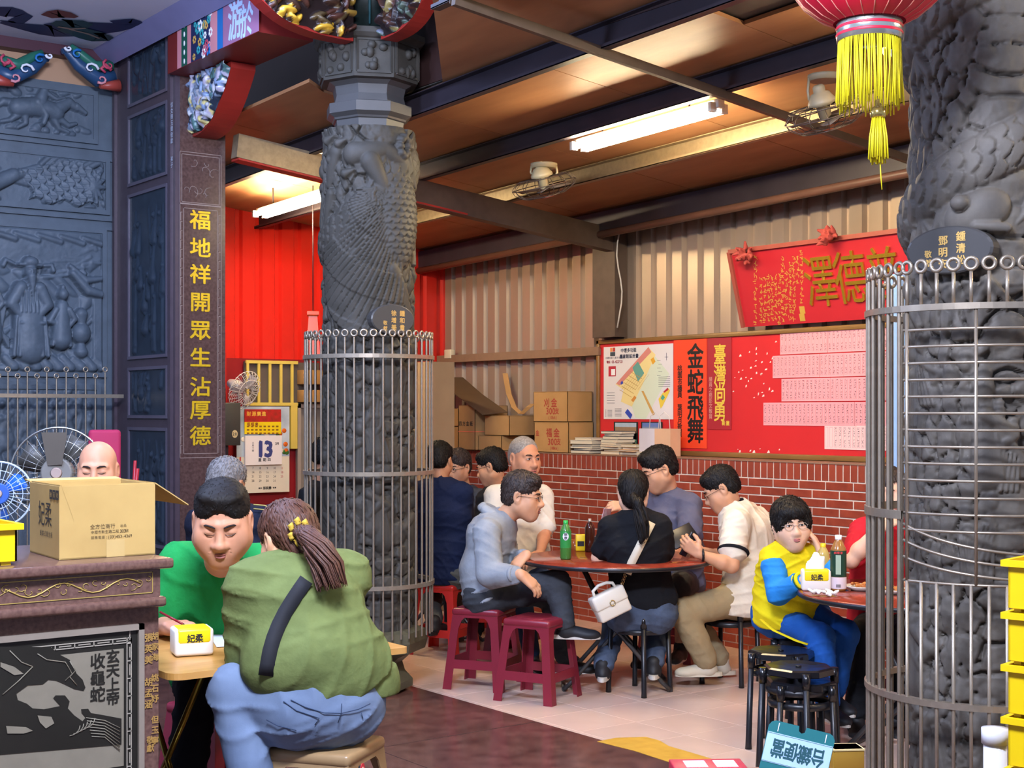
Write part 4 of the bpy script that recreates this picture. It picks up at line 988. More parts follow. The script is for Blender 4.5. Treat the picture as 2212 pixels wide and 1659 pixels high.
def orbit_fan(name, label, px, pyc, D, tilt, col, rx=.206):
    c = at(px, pyc, D); zt_ = Zc(c.x, c.y)-.14
    t = thing(name, label, 'fan', (c.x, c.y, c.z))
    hb = zt_-c.z
    mb = MB(); mb.lathe([(.075, hb-.03), (.085, hb-.01), (.085, hb), (.0, hb+.005)], 20); mb.build('mount', col, t, local=True)
    for s in (-1, 1):
        v = RGT*(s*.078); mb = MB(); mb.tube([v+Vector((0, 0, hb-.01)), v*1.08+Vector((0, 0, hb*.6)), v*1.0+Vector((0, 0, .07))], .007, 6); mb.build('yoke_arm', col, t, local=True)
    R_ = Matrix.Rotation(tilt[0], 3, FWD) @ Matrix.Rotation(tilt[1], 3, RGT)
    f = lambda x, y, z: R_ @ (RGT*x+FWD*y+Vector((0, 0, z)))
    mb = MB(); mb.lathe([(.02, .15), (.03, .14), (.03, .115), (.045, .11), (.06, .085), (.07, .07), (.07, .055), (.035, .045), (.03, -.02), (.0, -.03)], 18, M_=R_); mb.build('motor', col, t, local=True)
    for k in range(14):
        a = k*math.pi/7; mb = MB(); mb.tube([f(q*math.cos(a), q*math.sin(a), zz) for q, zz in ((.05, .045), (.15, .05), (rx-.01, .02), (rx, 0), (rx-.012, -.028), (.14, -.062), (.03, -.075))], .0022, 5); mb.build('guard_wire', mWire, t, local=True)
    for q, zz in ((rx, 0), (.13, -.066), (.04, -.075), (.17, .045)):
        mb = MB(); mb.tube([f(q*math.cos(a), q*math.sin(a), zz) for a in np.linspace(0, TP, 36, endpoint=False)], .003, 5, closed=True); mb.build('guard_ring', mWire, t, local=True)
    for k in range(3):
        a = k*TP/3+.5; V = []
        for q, w_ in ((.03, .02), (.09, .055), (.16, .06), (.185, .03)):
            for s in (-1, 1): V.append(f(q*math.cos(a)-s*w_*math.sin(a), q*math.sin(a)+s*w_*math.cos(a), -.02+s*.012))
        mb = MB(); mb._add(V, [(0, 1, 3, 2), (2, 3, 5, 4), (4, 5, 7, 6)], True); o = mb.build('blade', mBlade, t, local=True, fix=False); o.modifiers.new('thick', 'SOLIDIFY').thickness = .002
    mb = MB(); mb.lathe([(.0, -.082), (.05, -.078), (.0, -.07)], 16, M_=R_); mb.build('badge', M('badge_red', '#b0523c', rough=.4), t, local=True)
    return t
orbit_fan('ceiling_fan', 'cream ceiling fan in a wire guard, left of the middle tube lamp', 1175, 400, 9.0, (-.23, .2), mFanB)
orbit_fan('ceiling_fan.001', 'dusty ceiling fan in a dark wire guard near the yellow lantern fringe', 1782, 248, 7.0, (-.3, .25), M('dusty_enamel', '#8f8268', rough=.5, var=.25), .2)
# red lantern
Lc = at(1878, -75, 4.6)
lt = thing('red_lantern', 'big red ribbed lantern with yellow fringe hanging at the top right', 'lantern', Lc)
mLan = M('lantern_red', '#c01030', rough=.5, var=.08); mYel = M('fringe_yellow', '#d9c812', rough=.6, var=.2, scale=40)
prof = [(.115, -.187), (.16, -.165), (.21, -.125), (.245, -.075), (.262, -.02), (.262, .03), (.24, .09), (.2, .14), (.15, .175), (.115, .19)]
MB().lathe([(r_, z) for r_, z in prof], 48, cap=False).build('silk', mLan, lt, local=True, fix=False)
for k in range(24):
    a = k*TP/24; MB().tube([(r_*1.004*math.cos(a), r_*1.004*math.sin(a), z) for r_, z in prof], .0018, 5).build('rib', M('rib_gold', '#d98a7a', rough=.4), lt, local=True)
mSil = M('lantern_band', '#b9bfb8', rough=.22, metal=.8)
MB().lathe([(.102, -.185), (.105, -.19), (.105, -.245), (.1, -.247)], 32, cap=False).build('collar', mSil, lt, local=True)
for z in (-.2, -.222): MB().lathe([(.1055, z), (.1075, z-.003), (.1055, z-.009)], 32, cap=False).build('red_band', mLan, lt, local=True)
r = random.Random(2)
for k in range(110):
    a = k*TP/110+r.uniform(-.02, .02); ln = r.uniform(.19, .235); x, y = .098*math.cos(a), .098*math.sin(a); sw = r.uniform(-.008, .008)
    MB().tube([(x, y, -.243), (x+sw, y, -.243-ln*.5), (x+sw*1.8, y+r.uniform(-.005, .005), -.243-ln)], .0026, 4).build('fringe_strand', mYel, lt, local=True)
MB().tube([(0, 0, -.19), (0, 0, -.44)], .002, 5).build('cord', mYel, lt, local=True)
dx = RGT*.028
MB().lathe([(.006, -.425), (.010, -.43), (.010, -.455), (.02, -.462), (.025, -.475), (.025, -.492), (.02, -.495)], 16, dx).build('bead', M('brass_bead', '#c9b26a', rough=.2, metal=.8), lt, local=True)
for k in range(46):
    a = k*2.4; q = .027*math.sqrt((k+.5)/46); ln = r.uniform(.13, .155)
    MB().tube([dx+Vector((q*.7*math.cos(a), q*.7*math.sin(a), -.49)), dx+Vector((q*1.1*math.cos(a), q*1.1*math.sin(a), -.49-ln*.5)), dx+Vector((q*1.25*math.cos(a), q*1.25*math.sin(a), -.49-ln))], .0028, 4).build('tassel_strand', mYel, lt, local=True)
MB().tube([dx+Vector((.01, 0, -.63)), dx+Vector((.014, 0, -.68)), dx+Vector((.02, 0, -.725))], .0024, 4).build('loose_strand', mYel, lt, local=True)
MB().tube([(0, 0, .18), (0, 0, 3.985-Lc.z)], .005, 6).build('hanging_cord', mDark, lt, local=True)
# ================================================================== seating
def plastic_stool(name, label, loc, rz, mat, h=.46, w=.29, group=None):
    t = thing(name, label, 'stool', loc, rz, group); b = w/2+.035; a = w/2-.012; T = .004
    mb = MB(); mb.bevbox((-w/2, -w/2, h-.045), (w/2, w/2, h), .018, seg=3); mb.build('seat', mat, t, local=True)
    MB().lathe([(.0, h+.001), (.02, h+.0012), (.11, h+.0035), (.118, h+.0005), (.122, h-.004)], 28).build('seat_ring', mat, t, local=True)
    def pt(u, z, q):                               # u: along side, z height; the side leans outwards
        f = 1-z/h; off = a+(b-a)*f; p = Vector((u, -off, z)); return Matrix.Rotation(q*math.pi/2, 3, 'Z') @ p
    for q in range(4):
        leg = MB()
        for sd, qq in ((-1, q), (1, (q+3) % 4)):
            V = []
            for z, wl in ((0, .050), (h*.3, .048), (h*.75, .046), (h*.85, .06), (h-.03, .10)):
                f = 1-z/h; e = a+(b-a)*f
                V += [pt(sd*e, z, qq), pt(sd*(e-wl), z, qq)]
            leg._add(V, [(2*i, 2*i+1, 2*i+3, 2*i+2) for i in range(4)])
        o = leg.build('leg', mat, t, local=True); m = o.modifiers.new('thick', 'SOLIDIFY'); m.thickness = .006; m.offset = 0
        bar = MB(); z0, z1 = h*.26, h*.37
        e0 = a+(b-a)*(1-z0/h)-.045; e1 = a+(b-a)*(1-z1/h)-.044
        bar._add([pt(-e0, z0, q), pt(e0, z0, q), pt(e1, z1, q), pt(-e1, z1, q)], [(0, 1, 2, 3)]); o = bar.build('crossbar', mat, t, local=True); m = o.modifiers.new('thick', 'SOLIDIFY'); m.thickness = .007; m.offset = 0
        ap = MB(); za, zb = h*.86, h-.03; ea = a+(b-a)*(1-za/h)-.058; ap._add([pt(-ea, za+.012, q), pt(ea, za+.012, q), pt(a-.02, zb, q), pt(-(a-.02), zb, q)], [(0, 1, 2, 3)]); o = ap.build('apron', mat, t, local=True); m = o.modifiers.new('thick', 'SOLIDIFY'); m.thickness = .006; m.offset = 0
    return t
mRst = M('maroon_plastic', '#7e2532', rough=.28, var=.08); mRb = M('bright_red_plastic', '#c42a22', rough=.3, var=.08); mTan = M('tan_plastic', '#9a7d58', rough=.32, var=.08); mPinkP = M('rose_plastic', '#b03048', rough=.35)
def fl_at(px, py): p = onZ(px, py, 0); return (p.x, p.y, 0)
def flD(px, D): p = at(px, 900, D); return (p.x, p.y, 0)
plastic_stool('plastic_stool', 'maroon plastic stool under the man in the grey hoodie', flD(1046, 8.2), .55, mRst)
plastic_stool('plastic_stool.001', 'empty maroon plastic stool nearest the viewer, scuffed at one foot', flD(1162, 7.85), .42, mRst, .45)
plastic_stool('plastic_stool.002', 'bright red plastic stool under the man in navy behind the barrier', flD(958, 9.35), .5, mRb)
ts = plastic_stool('plastic_stool.003', 'tan plastic stool with a round red sticker under the woman in olive', flD(704, 4.78), .62, mTan, .47, .31)
plastic_stool('plastic_stool.004', 'rose plastic stool below the man in green', flD(470, 5.62), .3, mPinkP, .44)
for i, (px, D, lb, m_) in enumerate(((1125, 9.25, 'maroon plastic stool under the man in the white T-shirt', mRst), (1452, 9.1, 'maroon plastic stool under the man in the slate T-shirt', mRst), (1905, 7.35, 'maroon plastic stool under the woman in red', mRst), (1020, 10.6, 'bright red plastic stool under the smiling man in grey', mRb), (1075, 10.0, 'bright red plastic stool under the man in black with glasses', mRb), (500, 7.1, 'bright red plastic stool under the man in the dark jacket', mRb), (205, 6.5, 'bright red plastic stool under the bald man', mRb))):
    plastic_stool('plastic_stool.%03d' % (5+i), lb, flD(px, D), .4+.1*i, m_)
st = at(684, 1613, 4.6)
# sticker on the tan stool
mstk = M('sticker_red', '#d23a44', rough=.4)
q_ = onZ(684, 1610, .44); sx = Matrix.Rotation(.62, 3, 'Z')
fn = sx @ Vector((-1, 0, 0)); fn2 = sx @ Vector((0, -1, 0))
base = Vector(ts.location); cpos = base+sx @ Vector((-.06, -.159, .405)); 
sk = MB(); ex_ = sx @ Vector((1, 0, 0)); ez_ = Vector((0, 0, 1))
sk.prism([cpos+ex_*.017*math.cos(k*TP/20)+ez_*.019*math.sin(k*TP/20) for k in range(20)], fn2*.002); so = sk.build('sticker', mstk, ts)
sk = MB(); sk.prism([cpos+fn2*.002+ez_*-.002+ex_*.008*math.cos(k*TP/14)+ez_*.009*math.sin(k*TP/14) for k in range(14)], fn2*.001); sk.build('sticker_print', M('sticker_pale', '#efc9b4', rough=.5), so)
mBlk = M('black_gloss', '#17171b', rough=.22, var=.1); mBlkM = M('black_tube', '#1b1b1f', rough=.35)
def black_stool(name, label, loc, rz, n=1, h=.455, group=None):
    t = thing(name, label, 'stool', loc, rz, group)
    R0 = .155
    MB().lathe([(0, h-.006), (R0*.5, h-.004), (R0-.012, h), (R0, h-.006), (R0+.002, h-.03), (R0-.006, h-.034)], 8, smooth=False, rot=math.pi/8).build('seat', mBlk, t, local=True)
    MB().lathe([(0, h+.001), (.012, h+.001), (.014, h-.004)], 12).build('seat_boss', mBlk, t, local=True)
    MB().lathe([(R0-.03, h-.12), (R0-.01, h-.115), (R0-.008, h-.09), (R0-.03, h-.085)], 24, cap=False).build('lower_ring', mBlkM, t, local=True, fix=False)
    for k in range(4):
        a = math.pi/4+k*math.pi/2; c, s = math.cos(a), math.sin(a); r0, r1 = R0+.004, R0+.02
        MB().tube([(r1*c, r1*s, 0), (r1*c, r1*s, .03), (r0*c, r0*s, h-.015)], [.0165, .0145, .0135], 10).build('leg', mBlkM, t, local=True)
        MB().tube([(r0*1.002*c, r0*1.002*s, h-.075), (r0*c, r0*s, h-.008)], .0185, 10).build('leg_sleeve', mBlk, t, local=True)
    return t
black_stool('black_stool', 'black stool under the woman with the ponytail', flD(1381, 8.02), .2)
black_stool('black_stool.001', 'black stool under the man in the white polo shirt', flD(1578, 8.3), .35)
black_stool('black_stool.002', 'empty black stool behind the front stack, beside the boy', flD(1687, 6.72), .5)
black_stool('black_stool.003', 'black stool nearest the viewer, topmost of the front stack', flD(1725, 6.3), .15)
s2 = flD(1728, 6.3); black_stool('black_stool.004', 'black stool nested under the front stack', (s2[0]+.004, s2[1]-.002, 0), .15+math.pi/4, h=.395)
black_stool('black_stool.005', 'black stool the boy in yellow sits on', flD(1735, 7.15), .4, h=.45)
# ================================================================== tables
mLam = M('red_laminate', '#8a3826', rough=.16, col2='#742b1d', scale=5, stretch=(1, 4, 1), spec=.5)
def round_table(name, label, cx, cy, R0, rz):
    t = thing(name, label, 'table', (cx, cy, 0), rz)
    MB().lathe([(R0-.006, .722), (R0, .726), (R0, .738), (R0-.004, .742), (0, .742)], 64).build('tabletop', mLam, t, local=True)
    MB().lathe([(R0-.001, .716), (R0+.004, .719), (R0+.005, .733), (R0+.001, .737)], 64, cap=False).build('edge_band', mBlkM, t, local=True, fix=False)
    mS = M('leg_steel', '#4b4a4a', rough=.35, metal=.6)
    for s in (-1, 1):
        for e in (-1, 1):
            MB().tube([(s*.14, e*.20, .71), (s*.15, e*.05, .40), (s*.16, -e*.26, .05), (s*.16, -e*.3, .012)], .0125, 8).build('leg', mS, t, local=True)
    for e in (-1, 1): MB().tube([(-.16, e*.3, .013), (.16, e*.3, .013)], .012, 8).build('foot_bar', mS, t, local=True); MB().tube([(-.14, e*.2, .705), (.14, e*.2, .705)], .011, 8).build('top_bar', mS, t, local=True)
    MB().tube([(-.155, 0, .34), (.155, 0, .34)], .010, 8).build('hinge_bar', mS, t, local=True)
    return t
T1 = (-1.53, -.54); T2 = (-1.43, -2.58); T3 = at(972, 1200, 10.0)
round_table('round_table', 'round red laminate table with the green tea bottle, before the brick wall', *T1, .54, .9)
round_table('round_table.001', 'round red laminate table the boy leans on, partly behind the barrier', *T2, .56, .3)
round_table('round_table.002', 'round red laminate table behind the central column', T3.x, T3.y, .4, .6)
mWood = M('table_veneer', '#c59353', rough=.32, col2='#b5823f', scale=4, stretch=(1, 8, 1))
wt = thing('folding_table', 'wood veneer folding table between the man in green and the woman in olive', 'table', (-4.58, -2.0, 0))
WX0, WX1, WY0, WY1 = -5.035, -4.125, -2.385, -1.60
mb = MB(); n = 6; rr = .05; poly = []
for cx, cy, a0 in ((WX1-.02, WY1-.02, 0), (WX0+rr, WY1-rr, 90), (WX0+rr, WY0+rr, 180), (WX1-.02, WY0+.02, 270)):
    q = rr if cx < -4.6 else .02
    for i in range(n+1): a = math.radians(a0+90*i/n); poly.append(Vector((cx+q*math.cos(a), cy+q*math.sin(a), .708)))
mb.prism(poly, (0, 0, .022)); mb.build('tabletop', mWood, wt)
mBrass = M('brass_tube', '#8f7a2e', rough=.25, metal=.85)
for x in (-4.88, -4.25):
    for e in (-1, 1): MB().tube([(x, -1.99+e*.3, .705), (x+.0, -1.99-e*.31, .0)], .011, 8).build('leg', mBrass, wt)
    MB().tube([(x, -2.3, .012), (x, -1.68, .012)], .01, 8).build('foot_bar', mBrass, wt)
# ================================================================== stone altar table and what stands on it
mAlt = M('altar_granite', '#6f534a', rough=.2, col2='#553c35', scale=70, detail=9, bump=.03, bscale=200); mGl = M('gold_line', '#b59a52', rough=.4, metal=.3); mBlkS = M('black_polished_stone', '#26241f', rough=.22, var=.2); mMatte = M('matte_ground_stone', '#7d7666', rough=.6, var=.12, scale=20)
al = thing('altar_table', 'carved granite altar table with gold dragon frieze and black panel', 'altar', (-6.2, -2.1, 0))
AXR, AYF = -5.075, -2.50
MB().bevbox((-7.6, AYF, 1.088), (AXR, -1.78, 1.12), .008).build('top_slab', mAlt, al)
MB().box((-7.55, AYF+.03, 1.0), (AXR-.035, -1.82, 1.088)).build('frieze', mAlt, al)
MB().bevbox((-7.58, AYF+.008, .968), (AXR-.02, -1.80, 1.0), .01).build('moulding', mAlt, al)
BXR = onY(345, 1400, AYF+.05).x
MB().box((-7.5, AYF+.06, 0), (BXR, -1.86, .97)).build('body', mAlt, al)
def onAl(px, py, off=0.0): return onY(px, py, AYF+.06-off)
def arect(px0, z0, px1, z1, t, off, mat, nm, inner=None):
    x0 = onAl(px0, 1400).x if px0 is not None else -7.4; x1 = onAl(px1, 1400).x; y = AYF+.06
    mb = MB()
    for lo, hi in (((x0, z0), (x1, z0+t)), ((x0, z1-t), (x1, z1)), ((x1-t, z0), (x1, z1)), ((x0, z0), (x0+t, z1))): mb.box((lo[0], y-off, lo[1]), (hi[0], y, hi[1]))
    mb.build(nm, mat, al); return x0, x1
x0, x1 = arect(None, .40, 308, .915, .018, .016, M('pale_rim_stone', '#8a7f72', rough=.4), 'panel_rim')
MB().box((x0+.018, AYF+.056, .418), (x1-.018, AYF+.06, .897)).build('panel_ground', mBlkS, al)
gx = onAl(283, 1400).x
key = MB()                                         # meander fret
for z_ in (.872, .858, .46, .446): key.box((x0, AYF+.053, z_), (gx, AYF+.056, z_+.003))
for k in range(60):
    x = gx-.06*k
    for zb in (.446, .858): key.box((x-.003, AYF+.053, zb), (x, AYF+.056, zb+.014)); key.box((x-.05, AYF+.053, zb+.007), (x-.012, AYF+.056, zb+.010))
for x in (gx, gx-.014): key.box((x-.003, AYF+.053, .446), (x, AYF+.056, .875))
for k in range(8): z = .47+.055*k; key.box((gx-.014, AYF+.053, z), (gx, AYF+.056, z+.003)); key.box((gx-.008, AYF+.053, z+.012), (gx-.005, AYF+.056, z+.045))
key.build('fret_border', M('fret_stone', '#9a9284', rough=.5), al)
MB().box((x0+.02, AYF+.054, .476), (gx-.026, AYF+.057, .842)).build('matte_ground', mMatte, al)
def pp(px, py): p = onAl(px, py, .006); return (p.x, p.z)
def shape(pts, mat, nm, off=.006, th=.004):
    mb = MB(); mb.prism([Vector((x, AYF+.06-off, z)) for x, z in pts], (0, -th*.5, 0)); mb.build(nm, mat, al)
dragon = [(-120, 1395), (110, 1398), (125, 1412), (150, 1425), (165, 1455), (178, 1468), (184, 1485), (180, 1492), (160, 1488), (140, 1478), (122, 1470), (104, 1468), (92, 1478), (60, 1480), (35, 1498), (38, 1512), (58, 1520), (70, 1530), (95, 1532), (130, 1525), (115, 1508), (120, 1502), (140, 1502), (150, 1515), (146, 1530), (160, 1545), (178, 1558), (185, 1550), (176, 1540), (175, 1532), (190, 1531), (196, 1540), (225, 1545), (262, 1552), (262, 1608), (-120, 1640)]
shape([pp(*p) for p in dragon], mBlkS, 'carved_dragon')
for pts in ([(80, 1545), (110, 1548), (116, 1562), (98, 1573), (85, 1560)], [(12, 1568), (55, 1570), (70, 1578), (50, 1584), (15, 1584)], [(0, 1430), (30, 1440), (50, 1455), (30, 1458), (0, 1440)]): shape([pp(*p) for p in pts], mMatte, 'carved_gap', .009)
ln = MB()
for pts in ([(20, 1405), (45, 1430), (70, 1440)], [(150, 1428), (162, 1448), (150, 1462), (165, 1480)], [(80, 1412), (100, 1425), (140, 1430), (155, 1455), (140, 1470)], [(70, 1440), (40, 1470), (5, 1500)]): ln.tube([Vector((pp(*p)[0], AYF+.050, pp(*p)[1])) for p in pts], .0018, 4)
for k in range(7): ln.tube([Vector((pp(185+2*k, 1552+7*k)[0], AYF+.050, pp(185, 1550+7*k)[1])), Vector((pp(225, 1555+6*k)[0], AYF+.050, pp(225, 1556+6*k)[1])), Vector((pp(258, 1580+7*k)[0], AYF+.050, pp(258, 1572+8*k)[1]))], .0016, 4)
for k in range(5): ln.tube([Vector((pp(150+8*k+22*math.cos(a), 0)[0], AYF+.05, pp(0, 1590+20*math.sin(a)-3*k)[1])) for a in (0, .4, .8, 1.2, 1.6)], .0016, 4)
ln.build('carved_lines', mMatte, al)['kind'] = 'stuff'
def altxt(s_, px, py0, pitch, sz, mat, off=.0105):
    for i, c in enumerate(s_):
        if c == ' ': continue
        p = onAl(px, py0+i*pitch, off); text_mb([(c, 0, 0, sz, sz)], p, (1, 0, 0), (0, 0, 1), 0, .02).build('lettering', mat, al, fix=False)
altxt('玄天上帝', 244, 1418, 30, .045, mBlkS, .008); altxt('收龜蛇', 211, 1428, 36, .05, mBlkS, .008)
mGoldT = M('gold_text', '#b9914e', rough=.45, metal=.3)
altxt('胡家海 姚石妤 但玉寧', 335, 1374, 22.5, .026, mGoldT, .004); altxt('張英美 胡孟涵', 321, 1377, 24, .028, mGoldT, .004); altxt('敬獻', 325, 1598, 18, .026, mGoldT, .004)
# gold frieze scroll
fz = MB(); yf = AYF+.029
for z_ in (1.012, 1.076): fz.box((-7.5, yf-.0015, z_), (AXR-.06, yf, z_+.0025))
fz.box((AXR-.0625, yf-.0015, 1.012), (AXR-.06, yf, 1.0785)); r = random.Random(6)
for k in range(64):
    cx = AXR-.08-k*.024+r.uniform(-.006, .006); cz = 1.045+r.uniform(-.016, .016); R0 = r.uniform(.008, .02); t0 = r.uniform(0, 6); sg = r.choice((-1, 1))
    fz.tube([(cx+R0*(1-.1*i)*math.cos(t0+sg*i*.65), yf-.001, cz+R0*.8*(1-.1*i)*math.sin(t0+sg*i*.65)) for i in range(8)], .0011, 4)
for w0 in (0, .55): fz.tube([(AXR-.1-w0-.022*i, yf-.001, 1.045+.018*math.sin(i*.7)) for i in range(20)], .0022, 4)
fz.build('dragon_frieze', mGl, al)
# carton on the altar
mCard = M('cardboard', '#b99a5c', rough=.75, col2='#a98a50', scale=5, bump=.05, bscale=60); mCardIn = M('cardboard_inside', '#8f7442', rough=.8, var=.1)
def carton(name, label, A, B, Cc, hgt, par_flaps=True, mat=mCard, tilt=None, th=.004):
    """A = near bottom corner, B = right bottom corner, Cc = left bottom corner"""
    A, B, Cc = Vector(A), Vector(B), Vector(Cc); Dd = B+Cc-A; up = Vector((0, 0, hgt))
    t = thing(name, label, 'box', tuple((A+Dd)/2))
    for P_, Q_ in ((A, B), (B, Dd), (Dd, Cc), (Cc, A)):
        n_ = (Q_-P_).cross(up).normalized(); MB().prism([P_, Q_, Q_+up, P_+up], -n_*th).build('side', mat, t)
    MB().prism([A, B, Dd, Cc], (0, 0, th)).build('base', mat, t)
    return t, A, B, Cc, Dd, up
A_ = onZ(128, 1210, 1.121); B_ = onZ(335, 1197, 1.121); C_ = onZ(30, 1181, 1.121)
C_ = A_+(C_-A_).normalized()*.33
bx_, A_, B_, C_, D_, up_ = carton('cardboard_carton', 'open yellow-brown carton standing on the altar table', A_, B_, C_, .228)
e1 = (B_-A_).normalized(); e2 = (C_-A_).normalized()
def flap(P_, Q_, d, nm='flap'): MB().prism([P_, Q_, Q_+d, P_+d], (0, 0, .004)).build(nm, mCard, bx_)
flap(B_+up_, D_+up_, e1*.115+Vector((0, 0, -.075)))
flap(A_+up_+e1*.004+e2*.005, B_+up_-e1*.004+e2*.005, e2*.05+Vector((0, 0, -.1))); flap(C_+up_, D_+up_, e2*.06+Vector((0, 0, .005))); flap(A_+up_+e1*.006, C_+up_+e1*.006, e1*.04+Vector((0, 0, -.11)))
mInk = M('black_print', '#2b2622', rough=.7); mInkB = M('brown_print', '#4a3a22', rough=.7)
nz_ = e1.cross(Vector((0, 0, 1))).normalized()
if nz_.dot(CAM-A_) < 0: nz_ = -nz_
o_ = A_+nz_*.0012
def boxtxt(chars, origin, ex, mat, nm='print', bold=.01): text_mb(chars, origin, ex, (0, 0, 1), 0, bold).build(nm, mat, bx_, fix=False)
boxtxt(row_text('全方位商行', .105, .098, .0165, .016)+row_text('出品', .2, .098, .011, .010)+row_text('中壢市新生路二段303號', .105, .081, .0115, .0115)+row_text('服務電話:(03)453-4369', .105, .064, .0115, .0105), o_, e1, mInkB)
nl_ = e2.cross(Vector((0, 0, 1))).normalized()
if nl_.dot(CAM-A_) < 0: nl_ = -nl_
ol = C_+nl_*.0012; LW = (C_-A_).length
boxtxt([('妃', LW-.19, .135, .075, .085), ('柔', LW-.115, .135, .075, .085)], ol, -e2, mInk, bold=.0); boxtxt(row_text('蝴蝶式衛生紙', LW-.20, .072, .024, .02), ol, -e2, mInk)
sq = MB()
for k in range(3): 
    p = ol-e2*(LW-.10+.034*k)+Vector((0, 0, .185)); sq.prism([p, p-e2*.028, p-e2*.028+Vector((0, 0, .03)), p+Vector((0, 0, .03))], nl_*.0006)
sq.build('print_mark', mInk, bx_)
boxtxt(row_text('抽回收', LW-.085, .2, .034, .018), ol+nl_*.0008, -e2, mCard); boxtxt(row_text('環保好', LW-.088, .178, .034, .008), ol, -e2, mInk)
tp = MB()
for s_, z0_ in ((.0, .06),): tp.prism([o_+e1*.0+Vector((0, 0, 0)), o_+e1*.0-e2*0+Vector((0, 0, .06)), o_+e1*.0+Vector((0, 0, .06))-e1*.0, o_+Vector((0, 0, .03))], nz_*.0001)
p = o_+e1*((B_-A_).length*.48)
MB().prism([p, p+e1*.06, p+e1*.06+Vector((0, 0, .055)), p+Vector((0, 0, .055))], nz_*.0006).build('clear_tape', M('clear_tape', '#bfa268', rough=.12, spec=.8), bx_)
# yellow crates
mCr = M('yellow_crate', '#e8c40c', rough=.38, var=.06)
def crate(name, label, loc, rz, sx_, sy_, h, group=None, txt=None):
    t = thing(name, label, 'crate', loc, rz, group); w_ = .006
    for lo, hi in (((-sx_/2, -sy_/2, .012), (sx_/2, -sy_/2+w_, h-.012)), ((-sx_/2, sy_/2-w_, .012), (sx_/2, sy_/2, h-.012)), ((-sx_/2, -sy_/2, .012), (-sx_/2+w_, sy_/2, h-.012)), ((sx_/2-w_, -sy_/2, .012), (sx_/2, sy_/2, h-.012))): MB().box(lo, hi).build('side', mCr, t, local=True)
    MB().box((-sx_/2+.003, -sy_/2+.003, .010), (sx_/2-.003, sy_/2-.003, .016)).build('base', mCr, t, local=True)
    rim = MB()
    for lo, hi in (((-sx_/2-.016, -sy_/2-.016), (sx_/2+.016, -sy_/2)), ((-sx_/2-.016, sy_/2), (sx_/2+.016, sy_/2+.016)), ((-sx_/2-.016, -sy_/2), (-sx_/2, sy_/2)), ((sx_/2, -sy_/2), (sx_/2+.016, sy_/2))): rim.box((*lo, h-.018), (*hi, h))
    rim.build('rim', mCr, t, local=True)
    for x in (-1, 1):
        for y in (-1, 1): MB().cbox((x*(sx_/2-.03), y*(sy_/2-.02), .006), (.03, .02, .012)).build('foot', mCr, t, local=True)
    return t
pc_ = onZ(34, 1222, 1.12); c1 = crate('plastic_crate', 'yellow plastic crate on the altar table, cut by the left edge', (pc_.x-.10, pc_.y+.12, 1.12), 0, .22, .2, .125)
text_mb([('國', -.125+.11, .068, .06, .05), ('大', -.125+.11, .03, .06, .04)], (pc_.x-.10, pc_.y+.12-.1008, 1.12), (1, 0, 0), (0, 0, 1), 0, .02).build('lettering', M('dark_green_print', '#123a2a', rough=.5), c1, fix=False)
st_ = MB(); base = at(2206, 1650, 3.95)
for k in range(8):
    crate('plastic_crate.%03d' % (k+1), ['topmost', 'second', 'third', 'fourth', 'fifth', 'sixth', 'seventh', 'lowest'][7-k]+' yellow plastic crate of the stack at the right edge', (base.x+.15, base.y-.05, .146*k), .2, .3, .22, .146, 'stacked yellow crates')
wp = at(2150, 1600, 4.2)
pvc = thing('pipe_post', 'short white plastic pipe post standing before the right barrier', 'pipe', (wp.x, wp.y, 0))
MB().tube([(0, 0, 0), (0, 0, .60)], .034, 20).build('pipe', M('white_pvc', '#d8d8de', rough=.25), pvc, local=True); MB().lathe([(.034, .60), (.04, .6), (.04, .645), (.0, .65)], 20).build('cap', MATS['white_pvc'], pvc, local=True)
# ================================================================== what hangs on and stands by the walls
mFelt = M('red_felt', '#c81f22', rough=.7, var=.08, scale=3); mFrW = M('oak_frame', '#8a6633', rough=.35, col2='#73522a', scale=8, stretch=(1, .3, 1))
BX = .235
def W_(px, py, X=BX): p = onX(px, py, X); return p.y, p.z
bd = thing('notice_board', 'long red felt notice board in an oak frame above the brick wall', 'notice board', (BX, .2, 1.262))
BY0, BY1, BZ0, BZ1 = 1.70, -1.95, 1.268, 2.135
MB().box((BX, BY1, BZ0), (BX+.02, BY0, BZ1)).build('felt', mFelt, bd)
for lo, hi in (((BY1, BZ0-.004), (BY0, BZ0+.032)), ((BY1, BZ1-.032), (BY0, BZ1)), ((BY0-.032, BZ0), (BY0, BZ1)), ((BY1, BZ0), (BY1+.032, BZ1))): MB().bevbox((BX-.016, lo[0], lo[1]), (BX+.012, hi[0], hi[1]), .005).build('frame_rail', mFrW, bd)
mScr = M('torn_paper', '#ece0cf', rough=.8); r = random.Random(12)
for k in range(44):
    px = r.gauss(1628, 28); py = r.uniform(730, 860) if k < 34 else r.uniform(970, 985)
    if not 1582 < px < 1686: continue
    y, z = W_(px, py); w_ = r.uniform(.004, .014); h_ = r.uniform(.006, .022)
    mb = MB(); mb.prism([Vector((BX-.002, y+w_*r.uniform(.5, 1.2), z)), Vector((BX-.002, y-w_*r.uniform(.4, 1), z+h_*.2)), Vector((BX-.002, y-w_*r.uniform(.2, 1), z+h_)), Vector((BX-.002, y+w_*r.uniform(.1, .6), z+h_*.8))], (.002, 0, 0)); mb.build('paper_scrap', mScr, bd)
EY = Vector((0, -1, 0)); EZ = Vector((0, 0, 1))
